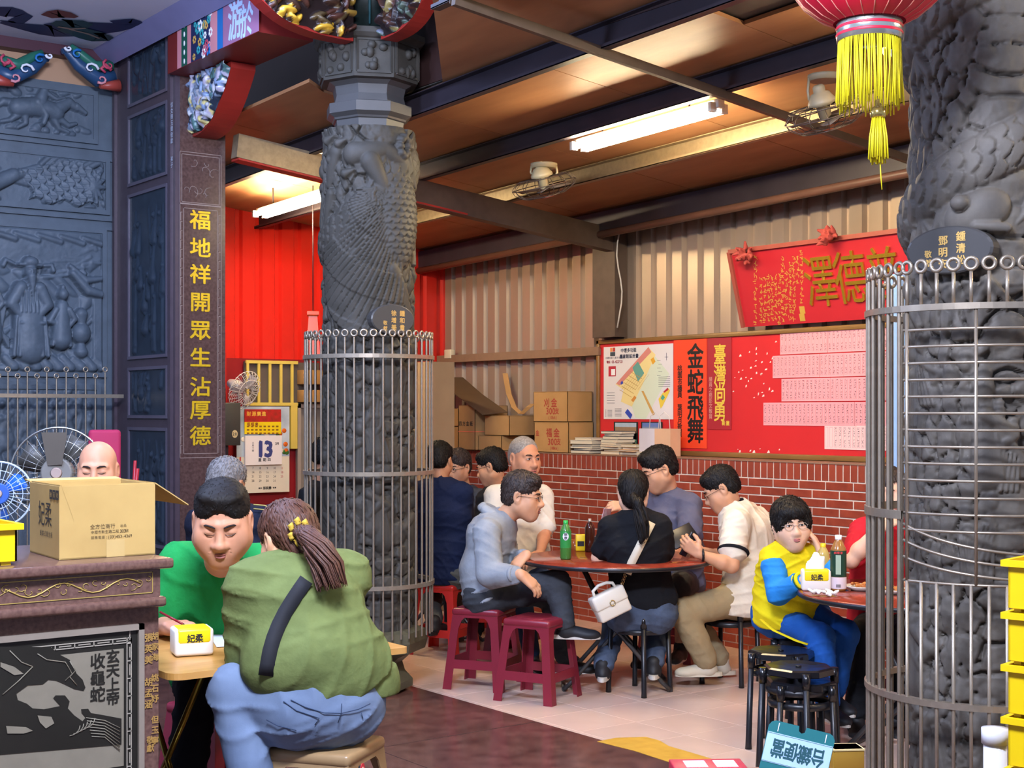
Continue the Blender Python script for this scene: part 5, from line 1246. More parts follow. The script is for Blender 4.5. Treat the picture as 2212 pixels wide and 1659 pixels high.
def sheet(name, label, cat, y0, y1, z0, z1, mat, off=.003, group=None):
    o = MB().box((BX-off-.0012, min(y0, y1), z0), (BX-off, max(y0, y1), z1)).build(name, mat); tag(o, label, cat, group)
    o['_x'] = BX-off-.0018; del o['_x']; return o, BX-off-.0018
# map poster
mPap = M('white_paper', '#dcd6d2', rough=.6, var=.04)
y0, z1 = W_(1305, 750); y1, z0 = W_(1455, 906); mp, X_ = sheet('map_poster', 'white town plan poster with a coloured street map', 'poster', y0, y1, z0, z1, mPap)
PW, PH = abs(y0-y1), z1-z0
def mpt(u, v): return Vector((X_, y0-u*PW, z0+v*PH))               # u to the right, v up, 0..1
_c = {}
def mpoly(pts, col, nm='map_area', k=0, par=mp):
    m_ = _c.setdefault(col, M('print_'+col.lstrip('#'), col, rough=.65, var=0))
    mb = MB(); mb._add([mpt(*p)+Vector((-.0004*k, 0, 0)) for p in pts], [list(range(len(pts)))]); mb.build(nm, m_, par, fix=False)
mpoly([(.42, .18), (.47, .02), (.62, .0), (.95, .6), (.66, .95), (.6, .62)], '#cdd6bc'); mpoly([(.18, .48), (.66, .96), (.76, .86), (.55, .42), (.42, .17), (.26, .24), (.30, .40)], '#e3cf8c', k=1)
mpoly([(.19, .49), (.66, .97), (.70, .90), (.24, .46)], '#cd8174', k=2); mpoly([(.43, .70), (.51, .78), (.60, .62), (.51, .51)], '#5f9a8c', k=3); mpoly([(.69, .80), (.73, .83), (.76, .77), (.72, .73)], '#e0a32c', k=3)
mpoly([(.32, .09), (.36, .14), (.43, .06), (.40, .0)], '#2c44a8', k=3); mpoly([(.255, .50), (.28, .53), (.30, .49), (.26, .47)], '#2c44a8', k=3); mpoly([(.56, .38), (.59, .38), (.75, .07), (.72, .05)], '#c69a50', k=3)
mpoly([(.41, .26), (.46, .32), (.49, .29), (.44, .23)], '#d08a3c', k=3)
for k in range(7): u = .27+.04*k; mpoly([(u, .40+.035*k*0), (u+.004, .40), (u+.16, .60), (u+.156, .60)], '#b58f4c', 'map_street', 4)
for k in range(6): v = .30+.05*k; mpoly([(.24+.03*k, v+.10), (.245+.03*k, v+.105), (.42+.03*k, v+.0), (.415+.03*k, v-.005)], '#b58f4c', 'map_street', 4)
mpoly([(.80, .27), (.85, .34), (.93, .42), (.96, .38), (.86, .18), (.83, .14)], '#e0c040', k=2); mpoly([(.83, .28), (.86, .33), (.89, .29), (.86, .25)], '#4a9a86', k=3); mpoly([(.87, .37), (.93, .42), (.94, .39), (.88, .35)], '#b02038', k=3)
mpoly([(.10, .93), (.135, .93), (.135, .985), (.10, .985)], '#e08a4a', k=2); mpoly([(.14, .93), (.175, .93), (.175, .985), (.14, .985)], '#b83a2c', k=2); mpoly([(.10, .87), (.175, .87), (.175, .925), (.10, .925)], '#37424a', k=2)
mpoly([(.075, .59), (.185, .59), (.185, .73), (.075, .73)], '#b82838', k=2); mpoly([(.115, .605), (.175, .605), (.175, .69), (.115, .69)], '#ece8e6', k=3)
mI = M('navy_print', '#222a44', rough=.7)
text_mb(row_text('中壢多功能', .0, 0, .036, .034)+row_text('體育館設計畫', -.012, -.045, .036, .034), mpt(.28, .94)+Vector((-.001, 0, 0)), EY, EZ, 0, .02).build('heading', mI, mp, fix=False)
text_mb(row_text('中壢市第八期市地重劃', 0, 0, .022, .018), mpt(.04, .845)+Vector((-.001, 0, 0)), EY, EZ, 0, .01).build('heading', mI, mp, fix=False)
text_mb(row_text('電話 03-4227121', 0, 0, .022, .022), mpt(.06, .79)+Vector((-.001, 0, 0)), EY, EZ, 0, .02).build('heading', M('maroon_print', '#9a2f3a', rough=.7), mp, fix=False)
ls_ = MB()
def mline(u, v, w_, h_=.004): ls_._add([mpt(u, v)+Vector((-.001, 0, 0)), mpt(u+w_, v)+Vector((-.001, 0, 0)), mpt(u+w_, v+h_)+Vector((-.001, 0, 0)), mpt(u, v+h_)+Vector((-.001, 0, 0))], [(0, 1, 2, 3)])
for k in range(5): mline(.05, .36-.035*k, .12)
for k in range(6): mline(.06, .12-.018*k, .07); mline(.03, .12-.018*k, .01, .008); mline(.17, .14-.02*k, .10)
for k in range(6): mline(.80, .56-.025*k, .16)
for k in range(5): mline(.78+.02*(k % 2), .78-.05*k, .05)
mline(.885, .82, .05, .005); mline(.908, .78, .005, .10)
ls_.build('legend_lines', mI, mp, fix=False)
# vertical couplet sheets
y0, z1 = W_(1456.5, 735); y1, z0 = W_(1528, 969); ob, X_ = sheet('couplet_banner', 'orange paper banner with four large black brushed characters', 'banner', y0, y1, z0, z1, M('orange_paper', '#e8431c', rough=.6, var=.05), .004)
mBrush = M('brush_ink', '#140f0e', rough=.5)
for c, py in zip('金蛇飛舞', (769, 825, 880, 930)): p = onX(1502, py, X_); text_mb([(c, 0, 0, .17, .19)], p, EY, EZ, 0, .02).build('character', mBrush, ob, fix=False)
mb = MB()
for i, c in enumerate('桃園市議員 葉明月敬賀'):
    if c != ' ': p = onX(1468.5, 796+i*14.0, X_); text_mb([(c, 0, 0, .05, .052)], p, EY, EZ, 0, .02, mb)
mb.build('small_lettering', mBrush, ob, fix=False)['kind'] = 'stuff'
y0, z1 = W_(1529.5, 731); y1, z0 = W_(1581, 928); rb_, X_ = sheet('couplet_banner.001', 'dark red paper banner with four gold characters', 'banner', y0, y1, z0, z1, M('crimson_paper', '#a3202a', rough=.5, var=.08), .004)
mFoil = M('gold_foil', '#f0cf4a', rough=.3, metal=.25, var=.1)
for c, py in zip('臺灣尚勇', (765, 808, 847, 888)): p = onX(1555, py, X_); text_mb([(c, 0, 0, .125, .15)], p, EY, EZ, 0, .013).build('character', mFoil, rb_, fix=False)
mb = MB()
for i, c in enumerate('議員之務彭文敬賀'): p = onX(1535, 819+i*11.5, X_); text_mb([(c, 0, 0, .036, .038)], p, EY, EZ, 0, .01, mb)
mb.build('small_lettering', M('pink_print', '#d8a08c', rough=.6), rb_, fix=False)['kind'] = 'stuff'
p = onX(1572, 914, X_); text_mb(row_text('新屋', -.04, 0, .04, .035), p, EY, EZ, 0, .03).build('seal', mFoil, rb_, fix=False)
# small posters under the map
def photo_poster(name, label, px0, py0, px1, py1, sky, ground):
    y0, z1 = W_(px0, py0); y1, z0 = W_(px1, py1); o, X = sheet(name, label, 'poster', y0, y1, z0, z1, M('black_print_paper', '#17201c', rough=.5), .004); w_, h_ = abs(y0-y1), z1-z0
    def q(u0, v0, u1, v1, col, nm): MB().box((X-.0006, y0-u1*w_, z0+v0*h_), (X, y0-u0*w_, z0+v1*h_)).build(nm, M('print_'+col.lstrip('#'), col, rough=.6, var=.1, scale=40), o)
    q(.06, .36, .94, .80, ground, 'field_print'); q(.06, .80, .94, .96, sky, 'sky_print'); q(.5, .36, .94, .58, '#7da04a', 'meadow_print'); q(.06, .10, .94, .32, '#7fae8c', 'caption_strip')
    return o, X, y0, z0, w_, h_
o, X, yy, zz_, w_, h_ = photo_poster('photo_poster', 'small poster of fields with a green caption strip, under the map', 1327, 911, 1379, 968, '#a8b8c4', '#96795a')
text_mb(row_text('桃園大巨蛋在這', .045*w_+.03, 0, .118*w_, .115*w_, .115*w_), (X-.001, yy, zz_+.21*h_), EY, EZ, 0, .05).build('caption', mBrush, o, fix=False)
photo_poster('photo_poster.001', 'small dark poster half hidden by the paper bag', 1386, 911, 1432, 966, '#5f78b0', '#7c8aa0')
# pink name lists
mPk = M('pink_paper', '#eba0a0', rough=.7, var=.04); mPk2 = M('pale_pink_paper', '#ecc6bd', rough=.7, var=.04); mHand = M('pen_ink', '#3a2530', rough=.7)
rows_ = [(1686, 719, 766, .20), (1670, 769, 817, .20), (1689, 818.6, 867, .42), (1650, 870, 918.6, .38), (1782, 919, 970, .26)]
ordn = ['first', 'second', 'third', 'fourth', 'fifth', 'sixth']; rown = ['top', 'second', 'third', 'fourth', 'bottom']
r = random.Random(77); cnt = 0
for ri, (px, pa, pb_, sw) in enumerate(rows_):
    ya, za = W_(px, pa); _, zb = W_(px, pb_); k = 0; y = ya
    while y > -1.33 and k < 6:
        w_ = min(sw*(1.0 if k % 2 == 0 else 1.05), y+1.4)
        if w_ < .08: break
        o, X = sheet('name_sheet', '%s pink name sheet from the left in the %s row of the notice board' % (ordn[k], rown[ri]), 'paper', y, y-w_+.002, zb, za, mPk2 if ri == 4 else mPk, .003+.0008*(k % 2), 'pink handwritten name sheets'); cnt += 1
        n_ = max(2, round(w_/.036)); lines = MB(); hand = MB()
        for j in range(n_):
            yc = y-(j+.5)*w_/n_; hw = .3*w_/n_; z_lo = zb+.014; z_hi = za-.012
            for yy_ in (yc-hw, yc+hw): lines.box((X-.0002, yy_-.0006, z_lo), (X, yy_+.0006, z_hi))
            for zz in (z_lo, z_hi): lines.box((X-.0002, yc-hw, zz-.0006), (X, yc+hw, zz+.0006))
            if ri == 4 and k == 0 and j < 2: continue
            for seg, (f0, f1) in enumerate(((.55, .95), (.08, .35))):
                z = z_lo+(z_hi-z_lo)*f1
                while z > z_lo+(z_hi-z_lo)*f0:
                    for q in range(3):
                        a = r.uniform(0, 3.14); L = r.uniform(.003, .006); c = Vector((X-.0004, yc+r.uniform(-.005, .005), z+r.uniform(-.005, .005))); d = Vector((0, math.cos(a), math.sin(a)))*L; nn = Vector((0, -math.sin(a), math.cos(a)))*.0008
                        hand._add([c-d-nn, c+d-nn, c+d+nn, c-d+nn], [(0, 1, 2, 3)])
                    z -= .016
        lines.build('ruled_lines', M('rose_line', '#c9737a', rough=.7), o, fix=False)['kind'] = 'stuff'; hand.build('handwriting', mHand, o, fix=False)['kind'] = 'stuff'
        y -= w_; k += 1
# red plaque above, tilted forward, with gilded characters
pl = thing('red_plaque', 'red wall plaque with large gilded characters, tilted above the notice board', 'plaque', (.18, -.9, 2.15))
A0 = Vector((.19, .10, 2.16)); B0 = Vector((.05, .05, 2.665)); up = (B0-A0); up_n = Vector((up.x, 0, up.z)).normalized(); nP = Vector((0, -1, 0)).cross(up_n).normalized()
if nP.x > 0: nP = -nP
PLn = 2.3; hP = .525
def P_(u, v, off=0.0): return Vector((.19, .10, 2.16))+Vector((0, -u, 0))+up_n*v+nP*off       # u right, v up the face
MB().prism([P_(0, 0), P_(PLn, 0), P_(PLn, hP), P_(0, hP)], -nP*.03).build('panel', M('plaque_red', '#b5222a', rough=.5, var=.06, scale=2), pl)
mPf = M('plaque_frame', '#9a4a3a', rough=.5)
for a_, b_ in (((0, hP), (PLn, hP)), ((0, 0), (0, hP))): MB().beam(P_(*a_, .004), P_(*b_, .004), .028, .028).build('frame_rail', mPf, pl)
def on_pl(px, py):                                  # pixel onto the plaque face
    d = ray(px, py); o = P_(0, 0); t = (o-CAM).dot(nP)/d.dot(nP); h_ = CAM+d*t-o; return -h_.y, h_.dot(up_n)
for c, px, py, w_, h_ in (('澤', 1774, 606, .27, .36), ('德', 1840, 598, .27, .36), ('普', 1912, 590, .27, .36)):
    u, v = on_pl(px, py); mb = text_mb([(c, 0, 0, w_, h_)], P_(u, v, .003), (0, -1, 0), up_n, 0, .012)
    o = mb.build('gilded_character', M('gilding', '#e2b53c', rough=.22, metal=.75, var=.1), pl, fix=False); s_ = o.modifiers.new('relief', 'SOLIDIFY'); s_.thickness = .012; s_.offset = 1
r = random.Random(31); mGs = M('plaque_gold_print', '#d9b04c', rough=.4, metal=.3)
def scrib(px, py0, py1, step=13.2, sz=.017):
    mb = MB(); y = py0
    while y < py1:
        u, v = on_pl(px, y)
        for q in range(4):
            a = r.choice((0, 0, 1.57, 1.57, .8, 2.3))+r.uniform(-.15, .15); L = r.uniform(.4, 1.0)*sz*.8; c = P_(u+r.uniform(-.6, .6)*sz, v+r.uniform(-.8, .8)*sz, .0012); e = Vector((0, -1, 0))*math.cos(a)+up_n*math.sin(a); n2 = (up_n*math.cos(a)-Vector((0, -1, 0))*math.sin(a))*sz*.14
            mb._add([c-e*L-n2, c+e*L-n2, c+e*L+n2, c-e*L+n2], [(0, 1, 2, 3)])
        y += step
    mb.build('inscription_column', mGs, pl, fix=False)['kind'] = 'stuff'
for i, (px, ya, yb__) in enumerate(((1732, 546, 660), (1723, 556, 612), (1715, 558, 694), (1707, 570, 694), (1699, 590, 694), (1691, 560, 700), (1684, 595, 700), (1676, 597, 700), (1668, 599, 702), (1660, 600, 704), (1652, 602, 704), (1644, 604, 704), (1632, 556, 706))): scrib(px, ya, yb__, 13.0)
for py in (668, 684):
    u, v = on_pl(1733, py); MB().prism([P_(u-.022, v-.03, .001), P_(u+.022, v-.03, .001), P_(u+.022, v+.02, .001), P_(u-.022, v+.02, .001)], nP*.001).build('seal_print', mGs, pl)
def rosette(name, label, px, py):
    u, v = on_pl(px, py); c = P_(u, v, .05); s = SDF(.006); r = random.Random(px)
    for k in range(26):
        a = r.uniform(0, 6.28); q = r.uniform(.0, .055); d = Vector((-.02+r.uniform(-.02, .03), q*math.cos(a), q*math.sin(a))); s.cone(c+d, c+d*1.3+Vector((-.02, r.uniform(-.02, .02), r.uniform(-.02, .02))), .016, .008, .006)
    V, F = s.mesh(); o = sdf_obj(name, V, F, M('faded_red_cloth', '#a84438', rough=.8, var=.2, scale=30)); tag(o, label, 'rosette', 'cloth rosettes on the plaque'); return o
rosette('cloth_rosette', 'faded red cloth rosette on the left corner of the red plaque', 1623, 548); rosette('cloth_rosette.001', 'faded red cloth rosette on the middle of the red plaque top', 1803, 510)
# ---------------------------------------------------------------- cartons on the ledge
mC1 = M('kraft_carton', '#b48a54', rough=.75, col2='#a67c48', scale=4); mC2 = M('worn_carton', '#a37b4c', rough=.8, var=.15); mRedP = M('red_print', '#a8402e', rough=.7)
LZ = 1.263
def abox(name, label, px, X0, ylen, xlen, z0, h, mat=mC1, group='cartons on the ledge', skew=0.0):
    y = onX(px, 950, X0).y; t = thing(name, label, 'box', (X0+xlen/2, y+ylen/2, z0), skew, group); hx, hy = xlen/2, ylen/2
    for lo, hi in (((-hx, -hy, 0), (-hx+.004, hy, h)), ((hx-.004, -hy, 0), (hx, hy, h)), ((-hx, -hy, 0), (hx, -hy+.004, h)), ((-hx, hy-.004, 0), (hx, hy, h))): MB().box(lo, hi).build('side', mat, t, local=True)
    MB().box((-hx, -hy, 0), (hx, hy, .004)).build('base', mat, t, local=True)
    for s in (-1, 1): MB().box((-hx, s*hy if s < 0 else .002, h-.002), (hx, -.002 if s < 0 else hy, h+.003)).build('flap', mat, t, local=True)
    return t, X0, y
def side_print(t, X0, y, ylen, rowsx, mat=mRedP, z0=0.0):
    mb = MB()
    for s_, off, z, sz in rowsx: text_mb(row_text(s_, off, z0+z, sz*1.25, sz), (X0-.0012, y+ylen, 0), EY, EZ, 0, .02, mb)
    mb.build('print', mat, t, fix=False)
    return t
t, X0, y = abox('cardboard_carton.001', 'lower of two stacked cartons printed in red, beside the books', 1228, .02, .43, .25, LZ, .235, mC1)
side_print(t, X0, y, .43, [('福金', .19, .155, .075), ('300支', .19, .085, .055), ('(88k6)', .21, .035, .025), ('金', .04, .15, .05)], z0=LZ)
t, X0, y = abox('cardboard_carton.002', 'upper of two stacked cartons printed in red, beside the books', 1226, .03, .43, .25, LZ+.24, .235, mC1)
side_print(t, X0, y, .43, [('刈金', .17, .15, .075), ('300支', .18, .085, .055), ('(10k6)', .20, .035, .025)], z0=LZ+.24)
t, X0, y = abox('cardboard_carton.003', 'big carton standing at the left end of the ledge, tied with pink string', 1026, -.08, .24, .34, LZ, .37, mC2)
side_print(t, X0, y, .24, [('四方金紙', .03, .22, .042)], mInk, z0=LZ); MB().box((X0-.003, y-.003, LZ+.15), (X0+.1, y+.243, LZ+.157)).build('string', M('pink_string', '#d9714f', rough=.6), t)
t, X0, y = abox('cardboard_carton.004', 'flat yellow carton lying on another, beside the man with white hair', 1100, -.04, .34, .28, LZ+.125, .16, mC1); abox('cardboard_carton.005', 'flat carton with a taped seam, lowest beside the man with white hair', 1083, -.05, .32, .30, LZ, .12, mC1)
t, X0, y = abox('cardboard_carton.006', 'narrow carton with a barcode at the far left of the ledge', 990, .06, .2, .2, LZ, .19, mC2); abox('cardboard_carton.007', 'small carton leaning on the big carton at the far left of the ledge', 990, .05, .2, .2, LZ+.195, .15, mC2)
# flattened boards leaning above
def bent(name, label, pts, wvec, mat, th=.006):
    P = [Vector(p) for p in pts]; wv = Vector(wvec); mb = MB()
    for i in range(len(P)-1):
        n_ = (P[i+1]-P[i]).cross(wv).normalized()*th; mb.prism([P[i], P[i+1], P[i+1]+wv, P[i]+wv], n_)
    o = mb.build(name, mat); return tag(o, label, 'cardboard')
a_ = onX(958, 812, .15); b_ = onX(1000, 815, .15); c_ = onX(1040, 850, .12); d_ = onX(1096, 882, .1)
bent('cardboard_sheet', 'folded brown cardboard sheet leaning over the big carton', [a_+Vector((0, 0, -.01)), b_, c_, d_+Vector((0, 0, -.03))], (-.25, .0, -.02), M('brown_sheet', '#5f4830', rough=.7, var=.15))
e_ = [onX(1096, 806, .26), onX(1104, 850, .22), onX(1116, 880, .17), onX(1132, 894, .12), onX(1148, 880, .1), onX(1158, 872, .1)]
bent('cardboard_sheet.001', 'curled strip of cardboard behind the upper carton', e_, (.0, .07, .0), mC1, .004)
# books
bk = random.Random(19); cols = ['#c9b08a', '#d8cdb8', '#7a4a35', '#a3452f', '#3a3a40', '#b8a070', '#6d5a48', '#d9d2c4', '#8a6a4a', '#2f3440', '#c98a4a']
def book_stack(px, X0, n, nm, wmax, flag=None):
    z = LZ; y = onX(px, 980, X0).y
    for k in range(n):
        th = bk.uniform(.012, .03) if n > 3 else bk.uniform(.01, .02); wx = bk.uniform(.13, .17); wy = wmax*bk.uniform(.85, 1); rz = bk.uniform(-.12, .12)
        t = thing('book', '%s book from the bottom of the %s' % (['lowest', 'second', 'third', 'fourth', 'fifth', 'sixth', 'seventh', 'eighth', 'ninth', 'tenth', 'eleventh'][k], nm), 'book', (X0+.1+bk.uniform(-.01, .01), y+bk.uniform(-.012, .012), z), rz, 'books stacked on the ledge')
        mc = M('book_cover_%d' % bk.randrange(11), cols[bk.randrange(11)], rough=.5)
        for lo, hi in (((-wx/2, -wy/2, 0), (wx/2, wy/2, .002)), ((-wx/2, -wy/2, th-.002), (wx/2, wy/2, th)), ((wx/2-.003, -wy/2, 0), (wx/2, wy/2, th))): MB().box(lo, hi).build('cover', mc, t, local=True)
        MB().box((-wx/2+.003, -wy/2+.003, .002), (wx/2-.003, wy/2-.003, th-.002)).build('pages', M('page_edges', '#d9ccb0', rough=.8, var=.15, scale=80, stretch=(.1, .1, 8)), t, local=True); z += th+.0005
book_stack(1250, .02, 6, 'left book stack next to the cartons', .24); book_stack(1268, .02, 1, 'single album before the left stack', .1) if False else None
book_stack(1312, .02, 9, 'tallest book stack, in front of the board', .22); book_stack(1352, .02, 4, 'low book stack under the field poster', .2); book_stack(1378, .02, 2, 'thin book pair beside the paper bag', .1)
# paper bag on the ledge
pb2 = onX(1425, 985, .1); t = thing('paper_bag', 'white and peach paper carrier bag standing on the ledge under the map', 'bag', (.1, pb2.y, LZ)); zt_ = onX(1425, 926, .1).z
hb = zt_-LZ+.0; w2 = .165
MB().prism([Vector((.05, pb2.y-w2, LZ)), Vector((.05, pb2.y-w2, zt_)), Vector((.05, pb2.y+.0, zt_)), Vector((.05, pb2.y, LZ))], (.1, 0, 0)).build('peach_half', M('peach_paper', '#dcb08a', rough=.6), t)
MB().prism([Vector((.05, pb2.y, LZ)), Vector((.05, pb2.y, zt_)), Vector((.05, pb2.y+w2, zt_)), Vector((.05, pb2.y+w2, LZ))], (.1, 0, 0)).build('white_half', M('bag_white', '#cfc9cc', rough=.6), t)
for x in (.055, .145): MB().tube([(x, pb2.y+.06, zt_), (x, pb2.y+.05, zt_+.09), (x, pb2.y, zt_+.12), (x, pb2.y-.05, zt_+.09), (x, pb2.y-.06, zt_)], .003, 6).build('handle', M('bag_cord', '#d8d2c8', rough=.7), t)
# socket, tag and corner post
sk_ = onX(974, 765, XC-.06); tag(MB().bevbox((XC-.1, sk_.y-.05, sk_.z-.04), (XC-.05, sk_.y+.05, sk_.z+.04), .006).build('power_socket', M('ivory_plastic', '#ddd0b0', rough=.4)), 'white power socket on the timber rail behind the column', 'socket')
tg = onX(963, 838, .1); tag(MB().bevbox((.08, tg.y-.03, tg.z-.06), (.1, tg.y+.03, tg.z+.06), .004).build('hanging_tag', M('yellow_tag', '#e2c06a', rough=.5)), 'pale yellow tag hanging beside the folded cardboard', 'tag')
cp = at(947, 900, 11.3); cbn = MB(); cbn.box((cp.x-.12, cp.y-.05, 0), (cp.x+.12, cp.y+.3, at(947, 782, 11.3).z)); struct(cbn.build('trim_6', M('beige_post', '#a58a66', rough=.6)))
# conduit on the post
MB().tube([onX(1338, 500, .12)+Vector((0, .03*math.sin(k*.9), -k*.09)) for k in range(9)], .006, 6).build('trim_7', M('white_cable', '#c9c0b0', rough=.5), kind='structure')
# pale partition behind the right column
pa_ = at(1934, 900, 7.78); pb_ = pa_+Vector((.50, -.1, 0)); zt_ = at(1934, 592, 7.78).z
pt_ = thing('partition_panel', 'pale blue painted steel panel standing behind the right column', 'panel', ((pa_.x+pb_.x)/2, (pa_.y+pb_.y)/2, 0))
mPb = M('pale_blue_steel', '#8fb0d8', rough=.4, var=.08)
MB().prism([Vector((pa_.x, pa_.y, .0)), Vector((pb_.x, pb_.y, .0)), Vector((pb_.x, pb_.y, zt_)), Vector((pa_.x, pa_.y, zt_))], (0, .03, 0)).build('sheet', mPb, pt_); MB().box((pa_.x-.012, pa_.y-.02, 0), (pa_.x+.012, pa_.y+.04, zt_)).build('edge_post', mPb, pt_)
# ---------------------------------------------------------------- things on the red back wall
YB = YR-.045
def Bk(px, py, Y=YB): p = onY(px, py, Y); return p.x, p.z
wn = struct(MB().box((Bk(528, 0)[0], YB, Bk(0, 874)[1]), (Bk(690, 0)[0], YB+.02, Bk(0, 768)[1])).build('window_1', M('dark_glass', '#5d5650', rough=.15, var=.25, scale=3)))
mYw = M('yellow_grille', '#d8bf5a', rough=.45)
for px in (532, 556, 580, 604, 628): x = Bk(px, 0)[0]; MB().box((x-.011, YB-.03, Bk(0, 870)[1]), (x+.011, YB-.012, Bk(0, 768)[1])).build('grille_bar', mYw, wn)
for py in (769, 871): z = Bk(0, py)[1]; MB().box((Bk(528, 0)[0], YB-.032, z-.013), (Bk(640, 0)[0], YB-.01, z+.013)).build('grille_rail', mYw, wn)
x = Bk(632, 0)[0]; MB().box((x-.03, YB-.03, Bk(0, 980)[1]), (x+.03, YB, Bk(0, 870)[1])).build('grille_post', mYw, wn)
dr_ = struct(MB().box((Bk(641, 0)[0], YB, 0), (Bk(700, 0)[0], YB+.02, Bk(0, 875)[1])).build('door_1', M('grey_door', '#857b70', rough=.5, var=.15)))
MB().box((Bk(641, 0)[0], YB-.02, 0), (Bk(648, 0)[0], YB+.005, Bk(0, 870)[1])).build('door_frame', M('alu_frame', '#b8b0a4', rough=.4, metal=.4), dr_); MB().box((Bk(641, 0)[0], YB-.02, Bk(0, 880)[1]), (Bk(700, 0)[0], YB+.005, Bk(0, 870)[1])).build('door_frame', MATS['alu_frame'], dr_)
for i, (p0, p1) in enumerate(((787, 822), (836, 866))):
    tag(MB().bevbox((Bk(641, 0)[0], YB-.12, Bk(0, p1)[1]), (Bk(690, 0)[0], YB-.005, Bk(0, p0)[1]), .004).build('carton_parcel', mC1), ['upper', 'lower'][i]+' small carton on the window shelf behind the column', 'box')
# the big month calendar and the day calendar over it
x0, z1 = Bk(511, 878, YB-.035); x1, z0 = Bk(625, 1062, YB-.035)
cal = thing('wall_calendar', 'large month calendar with a fruit picture on the red wall', 'calendar', ((x0+x1)/2, YB-.03, z0))
MB().box((x0, YB-.036, z0), (x1, YB-.033, z1)).build('sheet', M('calendar_paper', '#ddd2ba', rough=.6, var=.04), cal)
xp, zp = Bk(625, 985, YB-.036)
MB().box((x0, YB-.0375, zp), (x1, YB-.036, z1)).build('picture', M('picture_print', '#8fa0b0', rough=.4, col2='#c9d4dc', scale=5), cal)
r = random.Random(4)
for k in range(22):
    px = r.uniform(514, 622); py = r.uniform(925, 985); x, z = Bk(px, py); MB().ball((x, YB-.038, z), (.022, .004, .02), 10, 6).build('fruit_print', M('print_fruit_%d' % (k % 3), ['#d9661c', '#3f6a2c', '#e8dcc4'][k % 3], rough=.4), cal)
mN = M('calendar_ink', '#4a4640', rough=.7); mNr = M('calendar_red', '#b8323c', rough=.7)
grid_ = [(1008, [None, None, None, None, 1, 2, 4]), (1023, [None, 6, 7, 8, 9, 10, 11]), (1036.5, [12, 13, 14, 15, 16, 17, 18]), (1047, [19, 20, 21, 22, 23, 24, 25]), (1051.5, [])]
cx_ = [516, 531, 546.5, 562, 577.5, 593, 609]
for py, row in ((1011, [None, 6, 7, 8, 9, 10, 11]), (1020, [12, 13, 14, 15, 16, 17, 18]), (1029, [19, 20, 21, 22, 23, 24, 25]), (1038.5, [26, 27, 28, 29, 30, 31, None])):
    for px, n_ in zip(cx_, row):
        if n_ is None: continue
        x, z = Bk(px, py, YB-.0372); s_ = str(n_); text_mb([(c, (i-(len(s_)-1)/2)*.012, 0, .012, .02) for i, c in enumerate(s_)], (x, YB-.0372, z), (1, 0, 0), EZ, 0, .01).build('date', mNr if px > 605 else mN, cal, fix=False)
x, z = Bk(519, 992, YB-.0372); text_mb([('1', 0, 0, .04, .06)], (x, YB-.0372, z), (1, 0, 0), EZ, 0, .03).build('month_number', mNr, cal, fix=False)
x, z = Bk(578, 1054, YB-.0372); text_mb(row_text('議員', -.075, 0, .016, .014)+row_text('邱奕勝', -.03, 0, .026, .026)+row_text('敬贈', .055, 0, .016, .014), (x, YB-.0372, z), (1, 0, 0), EZ, 0, .03).build('donor_line', mBrush, cal, fix=False)
x0, z1 = Bk(528, 884, YB-.05); x1, z0 = Bk(607, 1003, YB-.05)
dc = thing('day_calendar', 'tear-off day calendar showing a big blue 13 under a red and yellow header', 'calendar', ((x0+x1)/2, YB-.05, z0))
zr, zy = Bk(0, 914, YB-.05)[1], Bk(0, 943, YB-.05)[1]
MB().box((x0, YB-.052, zr), (x1, YB-.048, z1)).build('red_header', M('header_red', '#c01f20', rough=.4, col2='#8f2a1a', scale=30), dc); MB().box((x0, YB-.053, zy), (x1, YB-.048, zr)).build('yellow_header', M('header_yellow', '#f0cf12', rough=.4), dc)
MB().box((x0, YB-.066, z0), (x1, YB-.048, Bk(0, 947, YB-.05)[1])).build('day_pad', M('pad_paper', '#e6dcd8', rough=.6, var=.03), dc)
mBl = M('blue_number', '#39407c', rough=.6); yf_ = YB-.0668
for c, px in (('1', 563), ('3', 580)): x, z = Bk(px, 969, yf_); text_mb([(c, 0, 0, .062, .135)], (x, yf_, z), (1, 0, 0), EZ, 0, .04).build('day_number', mBl, dc, fix=False)
x, z = Bk(571.5, 993, yf_); text_mb(row_text('星期四', -.042, 0, .042, .03), (x, yf_, z), (1, 0, 0), EZ, 0, .02).build('weekday', mBrush, dc, fix=False)
x, z = Bk(599, 958, yf_); text_mb(row_text('3月', -.012, 0, .03, .022), (x, yf_, z), (1, 0, 0), EZ, 0, .03).build('month', mBrush, dc, fix=False)
x, z = Bk(546.5, 962, yf_); text_mb(column_text('二月十四', 0, .02, .021, .018), (x, yf_, z), (1, 0, 0), EZ, 0, .02).build('lunar_date', mBrush, dc, fix=False)
x, z = Bk(552, 897, YB-.0528); text_mb(row_text('財源廣進', -.06, .012, .045, .04), (x, YB-.0528, z), (1, 0, 0), EZ, 0, .02).build('header_title', M('header_gold', '#e8b84a', rough=.4), dc, fix=False)
ln = MB()
for k in range(3):
    for j in range(8): x, z = Bk(536+j*9, 921+k*7.5, YB-.0536); ln.box((x-.011, YB-.0536, z-.007), (x+.011, YB-.053, z+.006))
ln.build('header_table', M('header_brown', '#8a5a12', rough=.6), dc)['kind'] = 'stuff'
x, z = Bk(552, 924, YB-.0536); text_mb(row_text('旺旺來', -.06, .03, .035, .028), (x, YB-.0537, z), (1, 0, 0), EZ, 0, .04).build('header_title', M('header_maroon', '#7a1a10', rough=.5), dc, fix=False)
